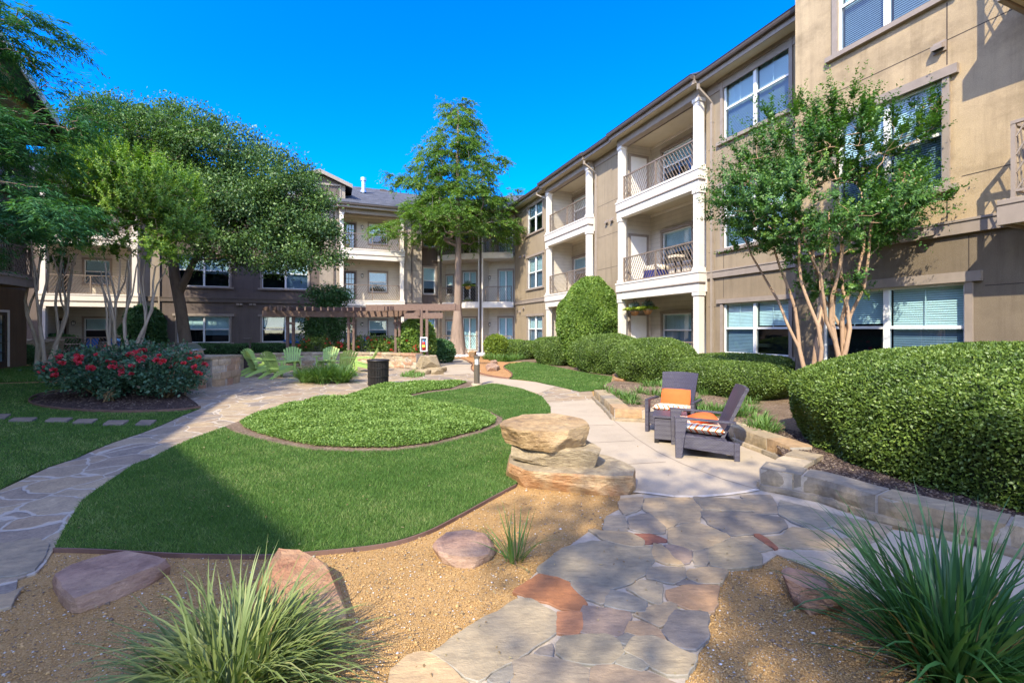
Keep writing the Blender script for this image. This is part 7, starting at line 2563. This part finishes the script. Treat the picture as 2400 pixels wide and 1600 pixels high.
def tree(name, loc, stems, blobs, nclus, per, leaf, wl, mat, barkm, label, cat="tree", group=None, mode="ball", rad=.45, inter=3, tip=.008, shell=.5, sag=0, gap=.0, extra=None, sides=7, cut=None, tops=.25, seeds=0):
    root = empty(name, loc, 0, label, cat, group)
    C = blob_points(blobs, nclus, shell)
    if gap > 0:
        g = np.array([mnoise.noise(Vector((p[0] * .9 + 3, p[1] * .9, p[2] * .9))) for p in C])
        C = C[g > np.quantile(g, gap)]
    if cut is not None: C = C[cut(C)]
    P, par, fix, ends = skeleton(stems, C, inter, sag)
    V, F, r = limb_mesh(P, par, fix, tip, sides=sides)
    np_mesh("trunk", V, F, barkm, parent=root, smooth=True)
    n = len(C) * per
    idx = np.repeat(np.arange(len(C)), per)
    cen = np.mean(np.array([b[:3] for b in blobs]), 0)
    out = unit(C - cen)[idx]
    ctint = RNG.normal(0, .10, len(C))[idx]
    if mode == "ball":
        off = RNG.normal(0, 1, (n, 3)) * rad * .5
        off[:, 2] *= .7
        Pp = C[idx] + off
        D = unit(rand_dir(n) + out * .4 + np.array([0, 0, -.15]))
        Nr = unit(rand_dir(n) * .8 + np.array([0, 0, .7]) + out * .4)
        L = leaf * RNG.uniform(.6, 1.3, n)
        W = L * wl
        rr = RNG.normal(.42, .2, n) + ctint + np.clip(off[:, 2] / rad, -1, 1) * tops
    elif mode == "shoot":            # upright shoots with leaves up their length
        k = 5
        sh = RNG.integers(0, k, n)
        key = idx * k + sh
        sd = unit(rand_dir(len(C) * k) * .55 + np.repeat(unit(C - cen), k, 0) * .6 + np.array([0, 0, .75]))
        sl = rad * RNG.uniform(.5, 1.5, len(C) * k)
        u = RNG.uniform(0, 1, n)
        Pp = C[idx] + sd[key] * (sl[key] * u)[:, None] + RNG.normal(0, 1, (n, 3)) * .012
        side = unit(np.cross(sd[key], rand_dir(n)))
        D = unit(side + sd[key] * .5)
        Nr = unit(sd[key] + rand_dir(n) * .4)
        L = leaf * RNG.uniform(.7, 1.25, n) * (1.1 - .5 * u)
        W = L * wl
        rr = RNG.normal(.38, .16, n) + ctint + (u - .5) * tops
    else:                            # feathery drooping sprays
        k = 7
        sh = RNG.integers(0, k, n)
        key = idx * k + sh
        o2 = np.repeat(unit((C - cen) * np.array([1, 1, 0.0]) + 1e-6), k, 0)
        sd = unit(rand_dir(len(C) * k) * np.array([.8, .8, .3]) + o2 * .7 + np.array([0, 0, .05]))
        sl = rad * RNG.uniform(.5, 1.4, len(C) * k)
        u = RNG.uniform(0, 1, n)
        Pp = C[idx] + sd[key] * (sl[key] * u)[:, None] + np.array([0, 0, -1.0]) * (sl[key] * u * u * .45)[:, None] + RNG.normal(0, 1, (n, 3)) * rad * .05
        side = unit(np.cross(sd[key], np.array([0, 0, 1.0]) + rand_dir(n) * .3) * np.where(RNG.uniform(0, 1, n) < .5, 1, -1)[:, None])
        D = unit(side * .7 + sd[key] * .6 + np.array([0, 0, -.45]) + rand_dir(n) * .25)
        Nr = unit(np.array([0, 0, 1.0]) + rand_dir(n) * .6)
        L = leaf * RNG.uniform(.6, 1.3, n)
        W = L * wl
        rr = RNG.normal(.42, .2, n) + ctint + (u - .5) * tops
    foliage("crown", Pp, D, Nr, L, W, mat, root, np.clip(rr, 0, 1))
    if seeds:
        kk = RNG.choice(len(C), seeds)
        Ps = np.repeat(C[kk], 22, 0) + RNG.normal(0, 1, (seeds * 22, 3)) * .06 + np.array([0, 0, rad * .8])
        V, F = leaf_quads(Ps, rand_dir(len(Ps)), rand_dir(len(Ps)), np.full(len(Ps), .03), np.full(len(Ps), .028))
        tag(np_mesh("seed_heads", V, F, MT['husk'], parent=root), kind="stuff")
    return root

def stem(p0, p1, r0, r1, n=7, wob=.05, bow=(0, 0)):
    out = []
    p0, p1 = np.array(p0, float), np.array(p1, float)
    L = np.linalg.norm(p1 - p0)
    ph = RNG.uniform(0, 6, 2)
    for i in range(n + 1):
        u = i / n
        q = p0 + (p1 - p0) * u
        q[0] += bow[0] * math.sin(u * math.pi) + wob * L * .25 * math.sin(u * 7 + ph[0]) * math.sin(u * math.pi)
        q[1] += bow[1] * math.sin(u * math.pi) + wob * L * .25 * math.sin(u * 6 + ph[1]) * math.sin(u * math.pi)
        out.append((q[0], q[1], q[2], r0 + (r1 - r0) * u))
    return out

# tall cypress in the corner
cy = PW(1072, 800, 28.4); cy.z = 0
blobs = []
TOPZ = 16.6
for zz, rr in ((8.0, 3.9), (9.1, 3.6), (10.2, 3.0), (11.3, 2.7), (12.4, 2.3), (13.4, 1.75), (14.4, 1.25), (15.4, .8), (16.2, .35)):
    blobs.append((RNG.uniform(-.35, .35) * rr / 3, RNG.uniform(-.3, .3), zz, rr * RNG.uniform(.88, 1.08), rr, .95))
for (x, z, r) in ((-3.6, 11.3, .7), (-3.0, 10.6, .8), (2.5, 12.0, .6), (-3.9, 7.6, 1.0), (3.3, 7.6, 1.0), (2.9, 10.0, .8), (-1.7, 12.6, .7)):
    blobs.append((x, RNG.uniform(-1, .3), z, r * 1.1, r, .5))
blobs.append((0, 0, 15.5, .5, .5, .95))
st = stem((0, 0, -.05), (.05, 0, 15.3), .30, .03, 16, .01)
st = [(x, y, z, (.62 if z < .3 else .46 if z < 1.2 else .36 if z < 2.4 else r)) for x, y, z, r in st]
fl = []
for a in np.linspace(0, 6.28, 8)[:-1]:                     # fluted foot
    fl.append([(.62 * math.cos(a), .62 * math.sin(a), -.05, .13), (.40 * math.cos(a), .40 * math.sin(a), .5, .12), (.25 * math.cos(a), .25 * math.sin(a), 1.5, .10), (.12 * math.cos(a), .12 * math.sin(a), 3.0, .08)])
tree("cypress_tree", cy, [st] + fl, blobs, 820, 140, .20, .25, MT['cyp'], MT['bark_cyp'], "tall feathery conical cypress with a fluted trunk in the courtyard's corner", mode="spray", rad=.72, inter=3, tip=.009, shell=.45, sag=.08, gap=.24, sides=8, tops=.3)

# oak with the leaning trunk
ok = PW(440, 800, 20.3); ok.z = 0
def ob(px, py, y, rx, ry, rz):
    p = PW(px, py, y) - ok
    return (p.x, p.y, p.z, rx, ry, rz)
blobs = [ob(330, 330, 20.5, 2.3, 2.2, 1.6), ob(250, 300, 20.5, 1.6, 1.8, 1.2), ob(430, 340, 20.5, 2.2, 2.2, 1.7), ob(530, 380, 20.3, 2.3, 2.3, 1.7), ob(620, 440, 20.0, 2.2, 2.2, 1.7), ob(690, 500, 19.8, 1.7, 2.0, 1.6),
         ob(730, 570, 19.5, 1.2, 1.6, 1.2), ob(560, 500, 19.5, 2.3, 2.2, 1.5), ob(450, 470, 19.5, 2.4, 2.2, 1.4), ob(640, 575, 19.2, 1.8, 1.7, 1.0), ob(500, 590, 19.0, 1.4, 1.5, .6), ob(290, 410, 21, 2.0, 2, 1.5), ob(210, 380, 21, 1.3, 1.5, 1.2)]
st = [(0, 0, -.05, .30), (-.12, 0, 1.2, .25), (-.32, 0, 2.6, .23), (-.58, 0, 4.0, .22), (-.72, 0, 5.2, .18), (-.6, 0, 6.4, .14), (-.1, 0, 7.6, .10)]
s2 = [(-.42, 0, 3.2, .18), (-.05, .1, 4.1, .15), (.45, .1, 5.1, .12), (1.2, .0, 6.2, .09)]
s3 = [(-.60, 0, 4.4, .14), (-1.3, .1, 5.6, .11), (-2.2, .2, 6.8, .08)]
tree("oak_tree", ok, [st, s2, s3], blobs, 1250, 170, .115, .55, MT['oak'], MT['bark_oak'], "wide dense oak with a dark leaning trunk in front of the brown wall", mode="ball", rad=.55, tip=.009, shell=.62, gap=.2, tops=.45)

# small two tiered dark tree by the porch
sm = PW(765, 800, 23.6); sm.z = 0
blobs = [(0, 0, 2.0, 1.15, 1.0, 1.0), (-.2, 0, 1.6, .9, .9, .8), (.1, 0, 3.35, 1.05, 1.0, .5), (.35, 0, 3.3, .8, .8, .45)]
tree("small_tree", sm, [stem((0, 0, 0), (0, 0, 3.3), .05, .02), stem((.12, 0, 0), (.2, 0, 3.2), .04, .02)], blobs, 210, 45, .13, .6, MT['hedge_dark'], MT['bark_oak'], "small dark two tiered tree before the white porch stack", mode="ball", rad=.4, tip=.006)

# crepe myrtles
def crepe(name, loc, tips, base_r, blobs, nclus, per, leaf, mat, barkm, label, group, rad=.42, r0=.06, seeds=0, gap=.1, forks=True):
    stems = []
    for (x, y, z) in tips:
        a = math.atan2(y, x)
        b = (base_r * math.cos(a) * RNG.uniform(.3, 1), base_r * math.sin(a) * RNG.uniform(.3, 1), -.05)
        s = stem(b, (x, y, z), r0 * RNG.uniform(.8, 1.15), r0 * .36, 8, .12)
        stems.append(s)
        if forks:
            i = int(RNG.integers(3, 6))
            q = s[i]
            stems.append(stem(q[:3], (q[0] + (x - q[0]) * RNG.uniform(.2, .9) + RNG.normal(0, .3), q[1] + RNG.normal(0, .3), z * RNG.uniform(.95, 1.15)), q[3] * .8, r0 * .3, 5, .12))
    return tree(name, loc, stems, blobs, nclus, per, leaf, .55, mat, barkm, label, "tree", group, mode="shoot", rad=rad, tip=.0034, shell=.4, gap=gap, tops=.35, seeds=seeds)
cr = PW(1945, 800, 8.25); cr.z = .16
crepe("crepe_myrtle", cr, [(-.85, .3, 3.0), (-.62, -.1, 3.1), (-.2, .2, 3.2), (.05, -.2, 3.3), (.35, .2, 3.2), (.55, -.1, 3.3), (.25, .0, 3.0)], .22,
      [(-.1, 0, 3.6, 1.5, 1.3, .95), (-.9, 0, 3.5, 1.1, 1.0, .7), (-1.35, 0, 3.75, .8, .8, .6), (.5, 0, 3.7, 1.2, 1.1, .8), (1.1, 0, 3.5, .8, .8, .5), (-.5, 0, 4.5, 1.0, .9, .6), (.3, 0, 4.6, 1.0, .9, .6), (1.35, 0, 4.7, .45, .5, .55), (1.65, 0, 5.25, .22, .3, .4), (-.4, 0, 5.2, .35, .5, .4), (.25, 0, 5.25, .35, .5, .4), (-1.4, 0, 4.6, .4, .5, .4), (1.95, 0, 3.75, .4, .4, .25), (.75, 0, 5.0, .3, .4, .5), (-.9, 0, 5.0, .3, .4, .45), (2.15, 0, 3.95, .3, .3, .25), (-1.95, 0, 3.7, .3, .3, .25), (-.1, 0, 2.3, .5, .5, .2)],
      580, 190, .064, MT['crepe'], MT['bark_crepe'], "crepe myrtle with fanned tan stems before the beige end bay", "crepe myrtle trees", rad=.46, r0=.052, seeds=10, gap=.22)
c2 = PW(298, 800, 14.4); c2.z = 0
def cb(c, px, py, y, rx, ry, rz):
    p = PW(px, py, y) - c
    return (p.x, p.y, p.z, rx, ry, rz)
crepe("crepe_myrtle", c2, [(-.75, .2, 3.5), (-.5, -.2, 3.7), (-.15, .2, 3.8), (.12, -.1, 3.8), (.4, .2, 3.7), (.9, 0, 3.6), (-.9, 0, 3.3)], .28,
      [cb(c2, 300, 450, 14.4, 1.6, 1.4, 1.05), cb(c2, 210, 440, 14.4, 1.1, 1.1, .95), cb(c2, 390, 470, 14.4, 1.1, 1.1, .95), cb(c2, 290, 395, 14.4, 1.0, 1.0, .5), cb(c2, 320, 530, 14.4, 1.3, 1.1, .6), cb(c2, 430, 540, 14.4, .7, .7, .45), cb(c2, 180, 510, 14.4, .7, .7, .45), cb(c2, 260, 585, 14.4, .6, .6, .3), cb(c2, 380, 590, 14.4, .6, .6, .3)],
      680, 140, .08, MT['crepe_y'], MT['bark_crepe_l'], "bright yellow green crepe myrtle with many pale stems behind the rose bushes", "crepe myrtle trees", rad=.48, r0=.06, seeds=18, gap=.06)
c3 = PW(103, 800, 16.6); c3.z = 0
crepe("crepe_myrtle", c3, [(-.6, .1, 4.3), (-.2, .1, 4.6), (.2, -.1, 4.7), (.6, .1, 4.5), (1.2, .0, 4.4), (.9, -.2, 4.1)], .42,
      [cb(c3, 120, 545, 16.6, 1.3, 1.1, .6), cb(c3, 60, 540, 16.6, .9, .9, .5), cb(c3, 190, 530, 16.6, .9, .9, .6), cb(c3, 120, 480, 16.6, 1.3, 1.0, .7), cb(c3, 100, 600, 16.6, .9, .8, .35)],
      260, 95, .10, MT['crepe'], MT['bark_crepe_l'], "slender pale stemmed crepe myrtle at the corner of the shaded building", "crepe myrtle trees", rad=.5, r0=.07, gap=.15)

# near cypress whose sprays hang into the frame
nc = Vector((-11.6, 8.9, 0))
def nb(px, py, y, rx, ry, rz):
    p = PW(px, py, y) - nc
    return (p.x, p.y, p.z, rx, ry, rz)
blobs = [nb(10, 330, 8.8, .9, .9, .5), nb(80, 300, 8.8, .8, .8, .45), nb(150, 260, 8.8, .55, .6, .25), nb(190, 225, 8.8, .35, .4, .12), nb(60, 70, 8.8, .75, .7, .35), nb(20, 90, 8.8, .6, .7, .35), nb(110, 75, 8.8, .2, .4, .3), nb(90, 190, 8.8, .45, .5, .18),
         nb(60, 480, 8.6, .9, .8, .45), nb(150, 510, 8.6, .6, .6, .3), nb(-60, 480, 8.6, 1.0, .9, .5), nb(210, 505, 8.6, .25, .3, .12), nb(40, 545, 8.6, .5, .5, .2), nb(-120, 330, 8.8, 1.1, 1, .7), nb(-130, 120, 8.8, 1.1, 1, .8), nb(-200, 560, 8.8, 1.2, 1.2, .6), nb(-160, -100, 8.8, 1.0, 1, .8), nb(200, 300, 8.8, .35, .4, .2),
         nb(-330, 330, 8.9, 1.2, 1.2, .9), nb(-330, 60, 8.9, 1.0, 1.0, .9), nb(-250, -250, 8.9, .8, .8, .8)]
tree("cypress_tree", nc, [stem((0, 0, -.05), (.1, 0, 10.2), .24, .05, 10, .01)], blobs, 820, 135, .12, .17, MT['cyp_d'], MT['bark_cyp'], "feathery cypress reaching in from the shaded building with drooping sprays", mode="spray", rad=.48, inter=4, tip=.005, shell=.35, sag=.05, gap=.05, tops=.3)

# trees that stand behind the photographer and shade the flagstones
t1 = Vector((-3.2, -8.5, 0))
tree("oak_tree", t1, [stem((0, 0, -.05), (.4, .5, 8.6), .28, .14, 8, .04)], [(.2, .9, 11.1, 1.9, 1.7, .9), (1.6, .6, 11.0, 1.8, 1.7, .9), (2.7, .6, 10.8, 1.0, 1.0, .7), (.8, 1.9, 10.4, 1.2, 1.0, .5), (2.0, -.6, 11.6, 1.4, 1.3, .9)],
     200, 44, .19, .55, MT['oak'], MT['bark_oak'], "spreading oak behind the camera that shades the flagstones", mode="ball", rad=.6, tip=.008, gap=.32)
t2 = Vector((7.3, -.9, .1))
tree("oak_tree", t2, [stem((0, 0, -.05), (.1, .2, 4.6), .16, .1, 6, .04)], [(0, .2, 6.2, 1.5, 1.4, 1.2), (.8, .4, 5.4, 1.0, 1.0, .9), (-.8, -.6, 5.6, 1.2, 1.1, .8), (.2, -1.2, 6.8, 1.4, 1.4, 1.1)],
     230, 50, .15, .55, MT['oak'], MT['bark_oak'], "round oak behind the camera near the beige end bay", mode="ball", rad=.6, tip=.008, gap=.2)

# hanging baskets and planters on the porches
def basket(F, px, py, b, r, label, hang, mat='yellowgreen', wood=(0.42, 0.2, 0.08)):
    a, z = F.hit(px, py, b)
    loc = Matrix.Rotation(TH, 4, 'Z') @ (F.M @ Vector((a, b, z)))
    root = empty("hanging_basket", loc, 0, label, "hanging basket", "planters on the porches")
    mb = MB(); mb.lathe([(0, -.8 * r), (.5 * r, -.7 * r), (.9 * r, 0), (.95 * r, .08 * r), (.0, .02)], 14); mb.build("pot", m_plain("coir_pot", wood, .9, .2), root, smooth=True)
    if hang:
        mb = MB()
        for k in range(3):
            an = k * 2.09
            mb.tube([(.9 * r * math.cos(an), .9 * r * math.sin(an), .05), (0, 0, hang)], .006, 4)
        mb.build("chains", MT['iron'], root)
    n = 500
    d = rand_dir(n); d[:, 2] = np.abs(d[:, 2]) * .5 - .15
    Pp = d * r * RNG.uniform(.5, 1.7, (n, 1)) * np.array([1.2, 1.0, .5]) + np.array([0, 0, .1])
    foliage("trailing_leaves", Pp, d, rand_dir(n) + np.array([0, 0, .6]), np.full(n, .1), np.full(n, .07), MT[mat], root, RNG.uniform(.3, 1, n))
    n = 260
    d = rand_dir(n); d[:, 2] = np.abs(d[:, 2])
    Pp = d * r * RNG.uniform(.3, 1.0, (n, 1)) + np.array([0, 0, .16])
    foliage("upper_leaves", Pp, d, rand_dir(n), np.full(n, .1), np.full(n, .05), MT['silver'], root, RNG.uniform(0, 1, n))
    return root
MT['silver'] = m_leaf("silver_leaves", [(0.14, 0.2, 0.17), (0.25, 0.32, 0.28), (0.35, 0.42, 0.38)], .2, .08)
basket(FB, 1487, 731, .02, .20, "hanging basket of yellow and silver leaves on the ground porch, beside the left white post", .62)
basket(FB, 1518, 728, -.12, .20, "hanging basket of yellow and silver leaves on the ground porch, nearer its middle", .62)
basket(FC, 1097, 672, .12, .24, "yellow oval planter with green leaves hooked over the corner porch railing", 0, 'hedge_bright', (0.5, 0.3, 0.07))
basket(FC, 1096, 708, -.3, .14, "small pot of green leaves on the corner porch floor", 0, 'hedge_bright', (0.3, 0.32, 0.34))
pf = empty("potted_fern", fk(FB, 1535, .12, .15), 0, "bright fern in a pot behind the ground porch railing", "potted plant")
n = 500
a = RNG.uniform(0, 6.28, n)
V, F, m = ribbons(np.stack([.05 * np.cos(a), .05 * np.sin(a), np.full(n, .3)], 1), a, np.abs(RNG.normal(.6, .4, n)), RNG.uniform(.5, 1.0, n), np.full(n, .03), np.clip(RNG.normal(.8, .3, n), .1, 2), 5)
np_mesh("fronds", V, F, MT['bl_mid'], parent=pf, attr=np.repeat(RNG.uniform(.4, 1, n), m))
mb = MB(); mb.lathe([(0, 0), (.14, 0), (.19, .32), (.0, .30)], 14); mb.build("pot", m_plain("terracotta", (.4, .17, .08), .8), pf)
tr = empty("terracotta_planter", fk(FK, 812, .0, FFL[2]), 0, "terracotta pot on the top balcony of the grey porch stack", "potted plant")
mb = MB(); mb.lathe([(0, 0), (.14, 0), (.2, .34), (.0, .32)], 14); mb.build("pot", m_plain("terracotta_b", (.42, .18, .09), .8), tr)
n = 200
foliage("leaves", rand_dir(n) * .22 + np.array([0, 0, .5]), rand_dir(n), rand_dir(n), np.full(n, .1), np.full(n, .05), MT['hedge'], tr, RNG.uniform(0, 1, n))

# fallen leaves on turf and paving
MT['fallen'] = m_leaf("fallen_leaves", [(0.34, 0.25, 0.11), (0.25, 0.15, 0.07), (0.42, 0.36, 0.2), (0.2, 0.12, 0.06)], .2, .04)
def litter(name, P, z, sz):
    n = len(P)
    C = np.concatenate([P, np.full((n, 1), z) + RNG.uniform(0, .008, (n, 1))], 1)
    D = rand_dir(n); D[:, 2] *= .25
    V, F = leaf_quads(C, D, np.array([0, 0, 1.0]) + rand_dir(n) * .4, RNG.uniform(.5, 1.3, n) * sz, RNG.uniform(.3, .7, n) * sz)
    return tag(np_mesh(name, V, F, MT['fallen'], attr=RNG.uniform(0, 1, n)), kind="stuff")
litter("fallen_leaves", scatter(lawn_poly, 900), .034, .022)
litter("fallen_leaves", np.concatenate([scatter(patio_f_poly, 220), scatter(patio_poly, 90)]), .018, .022)
litter("fallen_leaves", np.concatenate([scatter(dg_area, 420), scatter(dg_area2, 260)]), .010, .026)
litter("fallen_leaves", scatter(MULCH, 700), .185, .024)
